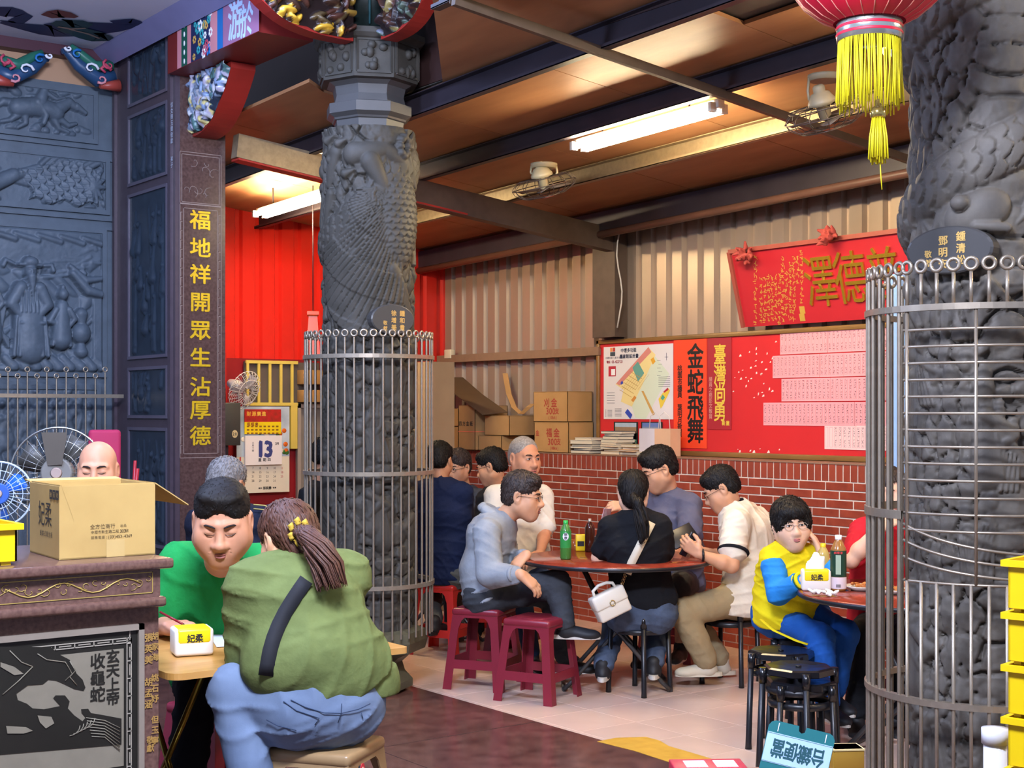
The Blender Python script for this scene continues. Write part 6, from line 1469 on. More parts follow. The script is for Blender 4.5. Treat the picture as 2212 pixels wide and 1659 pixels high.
# wall fan, dark speaker box, orange bucket
fc = at(528, 843, 11.0); wf = thing('wall_fan', 'white wall fan turned sideways above the calendars', 'fan', fc)
Rm = Matrix.Rotation(1.15, 3, Vector((.6, .8, 0)))
ax_ = (RGT*.75-FWD*.5+Vector((0, 0, -.35))).normalized(); xx, yy_, dd = frame_of(ax_); mWf = M('white_wire', '#cfc8c2', rough=.35)
for k in range(26): a = k*TP/26; MB().tube([xx*(q*math.cos(a))+yy_*(q*math.sin(a))+dd*z for q, z in ((.03, .05), (.1, .045), (.15, .015), (.155, 0), (.15, -.015), (.09, -.05), (.03, -.055))], .0022, 4).build('guard_wire', mWf, wf, local=True)
for q, z in ((.156, 0), (.1, .046)): MB().ring(dd*z, q, .003, 32, 5, dd).build('guard_ring', mWf, wf, local=True)
for k in range(3):
    a = k*TP/3; mb = MB(); mb._add([xx*(q*math.cos(a+w_))+yy_*(q*math.sin(a+w_))+dd*(.01*s) for q, w_, s in ((.02, -.3, -1), (.13, -.35, -1), (.14, .25, 1), (.02, .5, 1))], [(0, 1, 2, 3)]); o = mb.build('blade', M('clear_blade', '#b9b2b4', rough=.2), wf, local=True, fix=False); o.modifiers.new('t', 'SOLIDIFY').thickness = .002
mb = MB(); mb.tube([dd*-.04, dd*-.1, dd*-.17], [.045, .05, .03], 14); mb.build('motor', M('motor_white', '#bdb4b4', rough=.4), wf, local=True)
wp_ = onY(512, 860, YR-.03)-fc; MB().tube([dd*-.15, Vector(wp_)*.5+Vector((0, 0, -.02)), Vector(wp_)], .015, 8).build('wall_arm', MATS['motor_white'], wf, local=True)
sp = at(501, 905, 10.9); spk = thing('speaker_box', 'dark grey box with a round label at the pier edge', 'box', (sp.x, sp.y, at(501, 962, 10.9).z))
hh = at(501, 870, 10.9).z-at(501, 962, 10.9).z; MB().bevbox((-.09, -.06, 0), (.045, .06, hh), .006).build('case', M('charcoal_plastic', '#3a3936', rough=.5), spk, local=True)
lbl = MB(); lbl.prism([Vector((-.005+.024*math.cos(k*TP/18), -.0605, hh*.27+.03*math.sin(k*TP/18))) for k in range(18)], (0, -.001, 0)); lbl.build('round_label', M('label_cream', '#cdb98a', rough=.6), spk, local=True)
text_mb(row_text('20', -.012, hh*.27, .034, .024), (-.005, -.0625, 0), (1, 0, 0), EZ, 0, .02).build('label_number', mN, spk, local=True, fix=False)
MB().box((-.05, .0, -1.2), (-.03, .02, 0)).build('stand_pole', mDark, spk, local=True); MB().tube([(-.06, 0, hh), (-.07, -.02, hh+.1), (-.085, -.04, hh+.2)], .008, 6).build('cable', mDark, spk, local=True)
ob_ = at(676, 720, 10.6); orn = thing('orange_hood', 'orange plastic hood hanging behind the left side of the column', 'hood', (ob_.x, ob_.y, at(676, 770, 10.6).z))
mOr = M('orange_plastic', '#e0501a', rough=.35); MB().lathe([(.075, 0), (.06, .15), (.045, .30), (.0, .31)], 4, smooth=False, rot=.3).build('shade', mOr, orn, local=True); MB().lathe([(.05, .30), (.062, .31), (.062, .335), (.0, .34)], 4, smooth=False, rot=.3).build('top_rim', mOr, orn, local=True); MB().tube([(0, 0, .33), (0, 0, Zc(ob_.x, ob_.y)-at(676, 770, 10.6).z)], .004, 6).build('hanging_wire', mDark, orn, local=True)
# ================================================================== people
def front_depth(V, px, py, rad=9):
    V = np.asarray(V); q = V-np.array(CAM); D = q@np.array(FWD); X = CW+q@np.array(RGT)/D*FPX; Y = HOR-q[:, 2]/D*FPX
    m = (X-px)**2+(Y-py)**2 < rad*rad
    return D[m].min() if m.any() else None
def tufts(V, F, W, fr3, hs, n, seed, ln=(.02, .045), wd=.0042, lift=.004, crown=(0, -.02, .13)):
    """tapered locks lying along the hair surface, combed away from the crown"""
    rs = np.random.RandomState(seed); V = np.asarray(V); F = np.asarray(F); T = V[F]; N = np.cross(T[:, 2]-T[:, 0], T[:, 3]-T[:, 1]); A = np.linalg.norm(N, axis=1); N /= np.maximum(A, 1e-12)[:, None]
    idx = rs.choice(len(F), n, p=A/A.sum()); P = T[idx].mean(1); n_ = N[idx]; c = np.array(W(*crown)); u = np.array(fr3[2])
    d = P-c+rs.normal(size=P.shape)*.025-u*.03; d -= (d*n_).sum(1)[:, None]*n_; d /= np.maximum(np.linalg.norm(d, axis=1), 1e-9)[:, None]; s_ = np.cross(n_, d)
    L = (rs.uniform(*ln, size=n)*hs)[:, None]; w_ = (wd*hs*rs.uniform(.6, 1.3, size=n))[:, None]
    q0 = P-d*L*.5-n_*.002; q1 = P+n_*lift*hs; q2 = P+d*L*.5+n_*(lift*.5*hs)*rs.uniform(-.6, 1.4, size=(n, 1))
    VV = np.stack([q0-s_*w_*.4, q0+s_*w_*.4, q1-s_*w_, q1+n_*w_*.7, q1+s_*w_, q2], 1).reshape(-1, 3); b = np.arange(n)[:, None]*6
    FF = [[int(i) for i in f] for row in b for f in ((row[0]+0, row[0]+1, row[0]+3), (row[0]+0, row[0]+3, row[0]+2), (row[0]+1, row[0]+4, row[0]+3), (row[0]+2, row[0]+3, row[0]+5), (row[0]+3, row[0]+4, row[0]+5))]
    return VV, FF
def cv(x, y, z): return (RGT*x+FWD*y+Vector((0, 0, z))).normalized()
def head_frame(f, roll=0.0):
    f = f.normalized(); up = Vector((0, 0, 1)); r = f.cross(up).normalized(); u = r.cross(f).normalized()
    if roll: q = Matrix.Rotation(roll, 3, f); r = q @ r; u = q @ u
    return r, f, u
mSkin = {k: M('skin_'+k, c, rough=.5, var=.12, scale=18, sss=.12, spec=.35) for k, c in {'fair': '#e0b294', 'mid': '#d29c78', 'tan': '#c28a68', 'ruddy': '#cf9474'}.items()}
mEye = M('eye_white', '#d8d2cc', rough=.25, var=0); mIris = M('eye_dark', '#1c1210', rough=.2, var=0); mBrow = M('brow_hair', '#241a17', rough=.8, var=0)
mLipM = {k: M('lip_'+k, c, rough=.45, var=0) for k, c in {'fair': '#b9706a', 'mid': '#a8645a', 'tan': '#9a5a4e', 'ruddy': '#a8645a'}.items()}
def tubemesh(pts, rs, n=6):
    mb = MB(); mb.tube(pts, rs, n); return np.array([tuple(v) for v in mb.V]), mb.F
def ballmesh(c, r, M_, n=10, m=7):
    mb = MB(); mb.ball(c, r, n, m, M_); return np.array([tuple(v) for v in mb.V]), mb.F
def build_head(c, f, hs, neck, res=.0045, roll=0.0, jaw=1.0, cheek=1.0, eyes='open', mouth=0.0, brow=1.0, nose=1.0, ears=1.0, age=0):
    r, f, u = head_frame(f, roll); W = lambda x, y, z: c+(r*x+f*y+u*z)*hs
    Rm = np.column_stack([np.array(r), np.array(f), np.array(u)]); s = SDF(res)
    E = lambda x, y, z, a, b, d, k=.02, op='u': s.ell(W(x, y, z), (a*hs, b*hs, d*hs), Rm, k*hs, op)
    C = lambda p, q, ra, rb, k=.015, op='u': s.cone(W(*p), W(*q), ra*hs, rb*hs, k*hs, op=op)
    E(0, -.014, .036, .076, .094, .084); E(0, .027, -.030, .065*jaw, .061, .083, .035)
    C((-.047*jaw, .0, -.055), (-.012, .056, -.098), .032, .026, .035); C((.047*jaw, .0, -.055), (.012, .056, -.098), .032, .026, .035)
    E(0, .066, -.1, .026*jaw, .022, .02, .02)
    for q in (-1, 1):
        E(q*.038, .056, -.030, .030*cheek, .026*cheek, .034*cheek, .03); C((q*.012, .086, .026), (q*.046, .07, .024), .010*brow, .009*brow, .014)
        E(q*.031, .098, .004, .017, .014, .011, .012, 's')
        E(q*.031, .0755, .004, .018, .016, .0125, .006)
        if ears: E(q*(.078+.02*(jaw-1)), -.012, -.002, .011, .02, .033, .010); E(q*(.085+.02*(jaw-1)), -.006, .0, .006, .011, .018, .006, 's'); E(q*.074, -.004, -.03, .008, .010, .012, .01)
        E(q*.0125*nose, .098, -.036, .0095*nose, .011, .0085, .008)
    C((0, .084, .018), (0, .106*nose**.3, -.030), .0085, .0125*nose, .014); E(0, .108*nose**.3, -.032, .0125*nose, .0115, .011, .008)
    E(0, .074, -.062, .040, .025, .034, .028)
    if mouth: E(0, .106, -.068, .014, .02, .006+.006*mouth, .006, 's')
    else: E(0, .112, -.0655, .022, .014, .0018, .004, 's')
    for q in (-1, 1): C((q*.023, .0985, -.042), (q*.033, .090, -.062), .0012, .0008, .005, 's')
    s.cone(W(0, -.02, -.05), neck, .052*hs, .056*hs, .03*hs); 
    V, F = s.mesh(); parts = [(V, F, 0)]
    Rb = Matrix((r, f, u)).transposed()
    for q in (-1, 1):
        if eyes == 'open':
            parts.append((*ballmesh(W(q*.031, .0865, .0035), (.0125*hs, .007*hs, .0052*hs), Rb), 1)); parts.append((*ballmesh(W(q*.031, .0915, .0038), (.0052*hs, .0028*hs, .0052*hs), Rb, 8, 6), 2))
            parts.append((*tubemesh([W(q*.016, .0925, .0045), W(q*.024, .0945, .0085), W(q*.034, .0935, .009), W(q*.045, .0865, .005)], [.0008*hs, .0015*hs, .0015*hs, .0008*hs]), 2))
        else:
            parts.append((*tubemesh([W(q*.015, .0915, -.0005), W(q*.024, .0935, -.0035), W(q*.036, .0915, -.0035), W(q*.046, .0855, .0005)], [.0007*hs, .0013*hs, .0014*hs, .0007*hs]), 2))
        parts.append((*tubemesh([W(q*.013, .0965, .0215), W(q*.026, .096, .0275), W(q*.040, .086, .027), W(q*.052, .074, .02)], [.0022*hs, .0034*hs, .0030*hs, .0012*hs], 6), 4))
    zl = -.0605; W0 = W; W = lambda x, y, z: W0(x, y+.0045, z); parts.append((*tubemesh([W(-.021, .0905, zl-.0035), W(-.010, .0995, zl), W(0, .1015, zl-.001), W(.010, .0995, zl), W(.021, .0905, zl-.0035)], [.0012*hs, .0034*hs, .0036*hs, .0034*hs, .0012*hs], 6), 3))
    dz = -.008-.008*mouth; parts.append((*tubemesh([W(-.019, .0905, zl-.005), W(-.010, .0985, zl+dz), W(0, .1005, zl+dz-.001), W(.010, .0985, zl+dz), W(.019, .0905, zl-.005)], [.0012*hs, .0042*hs, .0046*hs, .0042*hs, .0012*hs], 6), 3))
    return parts, W0, (r, f, u), Rm
def hair(W, Rm, hs, style, res=.0055, seed=1, tail=None):
    s = SDF(res); E = lambda x, y, z, a, b, d, k=.02, op='u': s.ell(W(x, y, z), (a*hs, b*hs, d*hs), Rm, k*hs, op)
    amp, fq = .0028, 170
    if style == 'short':
        E(0, -.014, .048, .083, .101, .085); E(0, -.05, .0, .074, .062, .075); E(0, .045, .085, .06, .036, .028, .02)
        E(0, .12, -.035, .085, .075, .11, .012, 's')
        for q in (-1, 1): E(q*.1, .04, -.035, .05, .07, .06, .01, 's'); E(q*.09, -.01, -.02, .03, .025, .035, .008, 's')
        E(0, -.06, -.115, .12, .1, .06, .02, 's')
    elif style == 'crop':
        E(0, -.012, .052, .083, .100, .080); E(0, -.05, .0, .074, .062, .075); E(0, .03, .098, .066, .05, .022, .02)
        E(0, .13, -.02, .088, .075, .112, .01, 's')
        for q in (-1, 1): E(q*.1, .045, -.045, .05, .06, .06, .01, 's'); E(q*.09, -.01, -.02, .03, .025, .035, .008, 's')
        E(0, -.06, -.115, .12, .1, .06, .02, 's')
    elif style == 'swept':
        E(0, -.014, .052, .085, .102, .087); E(0, -.05, .0, .075, .062, .075); E(.010, .052, .092, .062, .04, .030, .02)
        E(0, .125, -.03, .09, .07, .105, .012, 's')
        for q in (-1, 1): E(q*.1, .045, -.04, .05, .065, .06, .01, 's'); E(q*.09, -.01, -.025, .03, .025, .035, .008, 's')
        E(0, -.06, -.115, .12, .1, .06, .02, 's'); amp = .004
    elif style == 'buzz':
        E(0, -.016, .04, .0785, .0965, .0865); E(0, -.05, .0, .071, .06, .07); E(0, .118, -.02, .1, .09, .125, .015, 's')
        for q in (-1, 1): E(q*.1, .04, -.045, .05, .07, .06, .01, 's'); E(q*.09, -.01, -.02, .03, .025, .035, .008, 's')
        E(0, -.06, -.11, .12, .1, .06, .02, 's'); amp = .0012
    elif style == 'bald':
        E(0, -.03, .015, .0772, .085, .07); E(0, .06, .07, .2, .11, .12, .02, 's'); E(0, -.02, .13, .2, .2, .075, .02, 's'); E(0, -.06, -.1, .12, .1, .055, .02, 's')
        for q in (-1, 1): E(q*.09, -.01, -.02, .03, .03, .04, .008, 's')
        amp = .0006
    elif style == 'bowl':
        E(0, -.008, .046, .090, .106, .09); E(0, -.05, -.005, .08, .065, .085)
        for q in (-1, 1): E(q*.062, .03, .02, .028, .06, .06, .02)
        E(0, .072, .066, .074, .036, .034, .02); E(0, .125, -.042, .070, .078, .082, .01, 's')
        for q in (-1, 1): E(q*.088, .0, -.035, .03, .03, .035, .008, 's')
        E(0, -.04, -.12, .12, .1, .055, .02, 's'); amp = .0035
    elif style == 'pony':
        E(0, -.014, .044, .083, .101, .084); E(0, -.055, .01, .076, .064, .08); E(0, -.06, -.05, .055, .045, .05)
        E(0, .115, -.045, .08, .075, .125, .012, 's')
        for q in (-1, 1): E(q*.095, .04, -.055, .045, .06, .06, .01, 's'); E(q*.088, -.012, -.02, .022, .02, .03, .008, 's')
        amp = .0022
    if tail:
        pts, rs = tail; s.chain(pts, [q*hs for q in rs], .02)
    g = folds(seed, amp, fq, 4, (1, 1, .25)); V, F = s.mesh(post=g); return V, F
def hand(s, w_, d, n, curl=.35, side=1, sc=1.0, spread=1.0, thumb=1.0, fan=(1, 1, 1, 1)):
    w_ = Vector(w_); d = Vector(d).normalized(); n = Vector(n); n = (n-d*n.dot(d)).normalized(); l = d.cross(n)
    for i, (fw, off, ln) in enumerate(((.082, -.028, .066), (.088, -.009, .076), (.085, .010, .070), (.077, .027, .056))):
        off *= side; b = w_+(d*fw+l*off)*sc; s.cone(w_+l*off*.55*sc+d*.012*sc, b, .0155*sc, .0115*sc, .012*sc)
        th = curl*.6*fan[i]; p = b; dd_ = (d+l*off*2.5*spread).normalized()
        for j, (fr, rr) in enumerate(((.46, .0092), (.30, .0084), (.24, .0076))):
            q = p+(dd_*math.cos(th)-n*math.sin(th))*ln*fr*sc; s.cone(p, q, rr*sc, (rr-.0008)*sc, .004*sc); p = q; th += curl*1.25*fan[i]
    t0 = w_+(d*.022-l*side*.022)*sc; t1 = t0+(d*.55-l*side*.62-n*.35*thumb).normalized()*.038*sc; t2 = t1+(d*.85-l*side*.2-n*.5*thumb).normalized()*.03*sc; t3 = t2+(d*.95-n*.45*thumb).normalized()*.022*sc
    s.chain([t0, t1, t2, t3], [.016*sc, .0115*sc, .0098*sc, .0082*sc], .008*sc)
def arm(sh, el, wr, hd, hn, res=.005, curl=.4, side=1, sc=1.0, r=(.046, .039, .036, .025), **kw):
    s = SDF(res); s.cone(sh, el, r[0]*sc, r[1]*sc, .02); s.cone(el, Vector(el).lerp(Vector(wr), .3), r[1]*sc*.98, r[2]*1.08*sc, .02); s.cone(Vector(el).lerp(Vector(wr), .3), wr, r[2]*1.08*sc, r[3]*sc, .02)
    hand(s, wr, hd, hn, curl, side, sc, **kw); return s.mesh()
def glasses(W, hs, mat, par, half=False):
    for q in (-1, 1):
        MB().tube([W(q*.033+.0215*math.cos(a), .1035-.004*abs(math.cos(a)), .001+.0155*math.sin(a)) for a in np.linspace(0, TP, 18, endpoint=False)], .0012*hs, 5, closed=True).build('lens_rim', mat, par)
        MB().tube([W(q*.054, .101, .004), W(q*.078, .07, .006), W(q*.084, .0, .006), W(q*.083, -.014, -.006)], .0013*hs, 5).build('temple', mat, par)
    MB().tube([W(-.0115, .1035, .004), W(0, .107, .006), W(.0115, .1035, .004)], .0012*hs, 5).build('bridge', mat, par)
def shoe(par, an, toe, mat, sole, sc=1.0, nm='shoe', up=None):
    """an: ankle, toe: direction; foot lies flat unless up is given"""
    an = Vector(an); d = Vector(toe).normalized(); u = Vector(up).normalized() if up is not None else Vector((0, 0, 1)); d = (d-u*d.dot(u)).normalized(); l = d.cross(u)
    Rm = np.column_stack([np.array(l), np.array(d), np.array(u)]); g = an-u*.075*sc
    s = SDF(.007); s.ell(g+d*.03*sc+u*.032*sc, (.040*sc, .085*sc, .04*sc), Rm, .02); s.ell(g+d*.125*sc+u*.022*sc, (.044*sc, .07*sc, .032*sc), Rm, .03); s.cone(an+u*.01, g+u*.04*sc, .042*sc, .042*sc, .02); s.plane(g, -u)
    V, F = s.mesh(); o = sdf_obj(nm, V, F, mat, par)
    mb = MB(); ring = []
    for k in range(24):
        a = k*TP/24; x = math.cos(a); y = math.sin(a); ring.append(g+d*(.055+.138*y)*sc+l*(.036+.010*max(0, y))*x*sc)
    mb.prism(ring, u*.024*sc); mb.build('sole', sole, o)
SHV = {}; TRV = {}
def person(name, label, neck, head, face, skin='mid', hs=1.0, roll=0.0, hair_style='short', hair_mat=None, lat=None, pelvis=None, waist=None, chest=None, sh=None, arms=(), knees=(), ankles=(), toes=(), shirt=None, pants=None, shoes=None,
           sleeve=.55, trad=(.115, .118, .115), tratio=1.45, coll=None, hem=None, fold=(.009, 27), legr=(.085, .062, .05, .042), headkw={}, tail=None, prad=.125, sleeve_r=(.062, .056), seed=1, pants_len=1.0, tk='shirt', res=.009, spec_glass=None, hair_k={}, hemx=.07):
    t = thing(name, label, 'person', (pelvis.x, pelvis.y, 0))
    parts, W, fr3, Rm = build_head(head, face, hs, neck+Vector((0, 0, -.02)), roll=roll, **headkw)
    lat = Vector(lat).normalized(); k = -.010
    core = SDF(.016)
    for a, b, ra, rb in ((neck+Vector((0, 0, -.09)), chest, trad[2]*.4, trad[2]*.8), (chest, waist, trad[2]*.85, trad[1]*.85), (waist, pelvis, trad[1]*.85, prad*.85)): core.cone(a, b, ra, rb, .03, lat, tratio*.92)
    if sh: core.cone(sh[0], sh[1], .042, .042, .03)
    for i in range(len(knees)): hp = pelvis+lat*(.085 if i else -.085); core.cone(hp, knees[i], legr[0]*.78, legr[1]*.75, .02); core.cone(knees[i], ankles[i], legr[1]*.75, .034, .02)
    core.cone(neck, neck.lerp(chest, .5), .046, .05, .02)
    parts.append((*core.mesh(), 0))
    for a in arms: parts.append((*arm(**a), 0))
    V, F, MI = join_np(parts); me = np_mesh('body', V, F, True)
    if len(me.polygons) == len(MI): me.polygons.foreach_set('material_index', np.array(MI, np.int32))
    body = link('body', me, [mSkin[skin], mEye, mIris, mLipM[skin], mBrow], t)
    if hair_style:
        V, F = hair(W, Rm, hs, hair_style, seed=seed, tail=tail, **hair_k)
        nt_ = {'bald': 120, 'buzz': 500, 'crop': 700}.get(hair_style, 900); tv, tf = tufts(V, F, W, fr3, hs, nt_, seed, (.008, .014) if hair_style in ('bald', 'buzz', 'crop') else ((.03, .06) if hair_style == 'pony' else ((.009, .018) if hair_style == 'crop' else (.016, .034))), .0022 if hair_style in ('bald', 'buzz', 'crop') else .0042, .001 if hair_style in ('bald', 'buzz', 'crop') else .0035)
        VV, FF, _ = join_np([(V, F, 0), (tv, tf, 0)]); ho = sdf_obj('hair', VV, FF, hair_mat, t); ho['kind'] = 'stuff'
    if shirt:
        s = SDF(res); c1, c2, c3 = trad
        s.cone(chest.lerp(neck, .55), chest, c3*.80, c3, .05, lat, tratio); s.cone(chest, waist, c3, c2, .04, lat, tratio); s.cone(waist, pelvis if hem is None else hem, c2, c1+.012, .04, lat, tratio)
        if sh:
            mid = (sh[0]+sh[1])/2; nb_ = neck.lerp(mid, .45)
            s.cone(sh[0], nb_, sleeve_r[0]*.95, .066, .05); s.cone(sh[1], nb_, sleeve_r[0]*.95, .066, .05)
        for a in arms:
            S_, E_, K_ = Vector(a['sh']), Vector(a['el']), Vector(a['wr']); m_ = a.get('sc', 1.0)
            if sleeve <= 1: e = S_.lerp(E_, sleeve); s.cone(S_, e, sleeve_r[0]*m_, sleeve_r[1]*1.08*m_, .035); s.plane if False else None
            else: s.cone(S_, E_, sleeve_r[0]*m_, sleeve_r[1]*m_, .035); s.cone(E_, E_.lerp(K_, min(1, sleeve-1)), sleeve_r[1]*m_, sleeve_r[1]*.68*m_, .02)
        s.ell(neck+Vector((0, 0, .045)), (.064*hs, .064*hs, .045*hs), None, .012, 's')
        hp_ = pelvis if hem is None else hem; hd_ = (hp_-waist).normalized(); s.P = [q for q in s.P]
        arms_far = [a for a in arms]
        cutp = hp_+hd_*hemx
        f1 = wrinkle(seed, fold[0]*1.15, fold[1]*3.2); f2 = folds(seed+50, fold[0]*.8, fold[1]*.8, 4, (1, 1, .8), False)
        V, F = s.mesh(post=lambda P: f1(P)+f2(P)); keep = None
        d_ = (V-np.array(cutp))@np.array(hd_); dist = np.linalg.norm((V-np.array(cutp))-d_[:, None]*np.array(hd_), axis=1); mk = (d_ > 0) & (dist < .34)
        V = V.copy(); V[mk] -= (d_[mk][:, None])*np.array(hd_)*.93; shirt_o = sdf_obj(tk, V, F, shirt, t); t['_sv'] = 0; del t['_sv']; SHV[name] = V
    if coll:
        n_ = (neck-chest).normalized(); MB().ring(neck+Vector((0, 0, .005)), .062*hs, .011, 28, 8, n_).build('collar', coll, t)
    if pants:
        s = SDF(res+.001); g1 = wrinkle(seed+5, fold[0]*1.1, fold[1]*3.4); g2 = folds(seed+70, fold[0]*.7, fold[1]*.8, 4, (1, 1, .8), False); s.cone(pelvis-lat*.075, pelvis+lat*.075, prad, prad, .03); s.cone(waist.lerp(pelvis, .55), pelvis, trad[0]*.9, prad, .03, lat, tratio*.9)
        for i in range(len(knees)):
            hp = pelvis+lat*(.08 if i else -.08); s.cone(hp, knees[i], legr[0]*1.08, legr[1]*1.08, .04); s.cone(knees[i], knees[i].lerp(ankles[i], .92*pants_len), legr[1]*1.06, legr[3]*1.25, .02)
        V, F = s.mesh(post=lambda P: g1(P)+g2(P)); TRV[name] = V; sdf_obj('trousers', V, F, pants, t)
    if shoes:
        for i in range(len(ankles)): shoe(t, ankles[i], toes[i], shoes[0], shoes[1])
    return t, W, fr3
J = at
mHairB = M('black_hair', '#16110f', rough=.62, var=.3, scale=60, spec=.3); mHairG = M('grey_hair', '#7f7a78', rough=.6, col2='#5a5654', scale=90); mHairW = M('silver_hair', '#a39d98', rough=.6, col2='#77716d', scale=90); mHairBr = M('brown_hair', '#3b221a', rough=.55, col2='#5e3826', scale=30, stretch=(6, 6, 1)); mHairDk = M('dark_brown_hair', '#241a16', rough=.6, col2='#3a2c26', scale=60)
def cloth(n, c, c2=None, rough=.85): return M(n, c, rough=rough, col2=c2, var=.08, scale=14, bump=2.4, bscale=11, spec=.2)
Zv = Vector((0, 0, 1)); mWhS = M('white_sole', '#cfc9bd', rough=.6); mBlkSh = M('black_shoe', '#1c1c1f', rough=.6); mCrSh = M('cream_shoe', '#c9bfa8', rough=.65, var=.15)
mGlD = M('dark_rim', '#17171a', rough=.3, metal=.4); mGlC = M('clear_rim', '#8f857c', rough=.15)
# --- 1 man in green
lat = cv(1, .1, 0); sA, sB = J(392, 1228, 5.42), J(585, 1222, 5.45)
person('person', 'man in a green T-shirt writing at the wooden table, head bowed', J(478, 1214, 5.4), J(480, 1127, 5.12), cv(.12, -1, -.36), 'ruddy', 1.2, 0, 'crop', mHairB, lat, J(480, 1445, 5.72), J(478, 1370, 5.6), J(480, 1275, 5.5), (sA, sB),
       [dict(sh=sA, el=J(345, 1345, 5.42), wr=J(360, 1356, 5.28), hd=cv(.9, -.25, -.05), hn=cv(-.1, -.5, .85), curl=.85, side=1, sc=1.08), dict(sh=sB, el=J(600, 1350, 5.5), wr=J(560, 1372, 5.3), hd=cv(-.8, -.5, -.1), hn=cv(0, 0, 1), curl=.4, side=-1, sc=1.05)],
       [J(425, 1490, 5.25), J(540, 1490, 5.3)], [J(395, 1725, 5.2), J(545, 1725, 5.3)], [cv(-.1, -1, 0), cv(.1, -1, 0)], cloth('green_jersey', '#1d8a44'), cloth('black_trousers', '#1a1c22'), (mBlkSh, mBlkSh), .72, (.15, .165, .15), 1.32, MATS.get('green_jersey'), None, (.010, 22), (.1, .075, .06, .05), dict(jaw=1.22, cheek=1.2, eyes='closed', nose=1.1), sleeve_r=(.082, .08), seed=3)
# --- 2 woman in olive
lat = cv(.9, .42, 0); sA, sB = J(545, 1262, 4.74), J(742, 1250, 4.92)
h_ = J(622, 1168, 4.86); tail = [J(648, 1148, 4.74), J(668, 1162, 4.69), J(688, 1195, 4.66), J(702, 1235, 4.645)]
pw, Ww, fw = person('person.001', 'woman in an olive sweatshirt with a brown ponytail, back turned', J(642, 1222, 4.84), h_, cv(-.62, .72, -.45), 'mid', 1.08, 0, 'pony', mHairBr, lat, J(690, 1518, 4.74), J(676, 1420, 4.74), J(648, 1300, 4.78), (sA, sB),
       [dict(sh=sA, el=J(535, 1405, 4.78), wr=J(600, 1425, 5.0), hd=cv(.5, .8, -.05), hn=cv(0, 0, 1), curl=.5, side=-1), dict(sh=sB, el=J(728, 1368, 5.14), wr=J(660, 1392, 5.26), hd=cv(-.9, .3, 0), hn=cv(0, 0, 1), curl=.5, side=1)],
       [J(508, 1492, 4.72), J(600, 1490, 5.15)], [J(556, 1742, 4.62), J(752, 1662, 5.05)], [cv(-.8, .5, 0), cv(-.6, .6, 0)], cloth('olive_sweat', '#6a7544', '#5e693c'), M('blue_denim', '#55657f', rough=.85, col2='#6f809a', scale=5, bump=.08, bscale=300), (mWhS, mWhS), 1.95, (.172, .168, .14), 1.38, None, J(690, 1450, 4.76), (.009, 20), (.112, .085, .07, .055), {}, ([tail[0], tail[1], tail[2], tail[3]], [.022, .030, .034, .026]), .15, (.088, .078), seed=5, res=.008)
s = SDF(.008); s.cone(J(652, 1478, 4.75), J(756, 1480, 4.84), .172, .172, .02); s.plane(J(700, 1452, 4.7), (0, 0, 1)); s.plane(J(700, 1512, 4.7), (0, 0, -1)); V, F = s.mesh(); sdf_obj('waistband', V, F, MATS['olive_sweat'], pw)
mb = MB()
for k in range(7): a = k*TP/7; mb.tube([tail[0]+(RGT*.030*math.cos(a)+Zv*.034*math.sin(a))*1.0+FWD*-.006+RGT*q*.012*math.cos(q*5)+Zv*.005*q for q in (-1.5, -.5, .5, 1.5)], .011, 8)
mb.build('scrunchie', M('yellow_scrunchie', '#c9a63a', rough=.8, bump=.5, bscale=90), pw)
st_pts = []
for x_, y_ in ((662, 1252), (648, 1272), (632, 1296), (616, 1322), (602, 1350), (591, 1378), (583, 1406), (578, 1434), (574, 1460)):
    d_ = front_depth(SHV['person.001'], x_, y_, 14); st_pts.append(J(x_, y_, (d_ or 4.6)-.004))
def ribbon(pts, wd, mat, par, nm, th=.004):
    mb = MB(); V = []
    for i, p in enumerate(pts):
        d = (pts[min(i+1, len(pts)-1)]-pts[max(i-1, 0)]).normalized(); n = (CAM-p).normalized(); n = (n-d*n.dot(d)).normalized(); l = d.cross(n)*wd/2
        V += [p-l, p+l, p+l-n*th, p-l-n*th]
    F = []
    for i in range(len(pts)-1):
        for q in range(4): F.append((i*4+q, i*4+4+q, i*4+4+(q+1) % 4, i*4+(q+1) % 4))
    mb._add(V, F+[(0, 1, 2, 3), tuple(len(V)-4+k for k in (3, 2, 1, 0))], True); return mb.build(nm, mat, par)
ribbon(st_pts, .048, M('black_webbing', '#1b1c22', rough=.8), pw, 'bag_strap')
def strands(path, rads, n, seed, mat, par, w0=.003, lenv=(.75, 1.05)):
    rs = random.Random(seed); mb = MB(); P = [Vector(p) for p in path]
    for k in range(n):
        a = rs.uniform(0, TP); q = math.sqrt(rs.random()); L = rs.uniform(*lenv); pts = []
        for i, p in enumerate(P):
            d = (P[min(i+1, len(P)-1)]-P[max(i-1, 0)]); x, y, _ = frame_of(d, (.3, .5, .2)); rr = rads[i]*q*1.12; pts.append(p+x*rr*math.cos(a+.25*i)+y*rr*math.sin(a+.25*i))
        e = pts[-1]; pts[-1] = pts[-2].lerp(e, 1)+(e-pts[-2])*(L-1); mb.tube(pts, [w0, w0*1.2, w0*1.1]+[w0*.9]*(len(pts)-4)+[w0*.35], 5, cap=False)
    o = mb.build('hair_strands', mat, par, fix=False); o['kind'] = 'stuff'; return o
strands([J(650, 1148, 4.73), J(668, 1160, 4.68), J(690, 1190, 4.645), J(708, 1225, 4.63), J(718, 1272, 4.625)], [.018, .030, .042, .048, .046], 150, 4, mHairBr, pw, .0035)
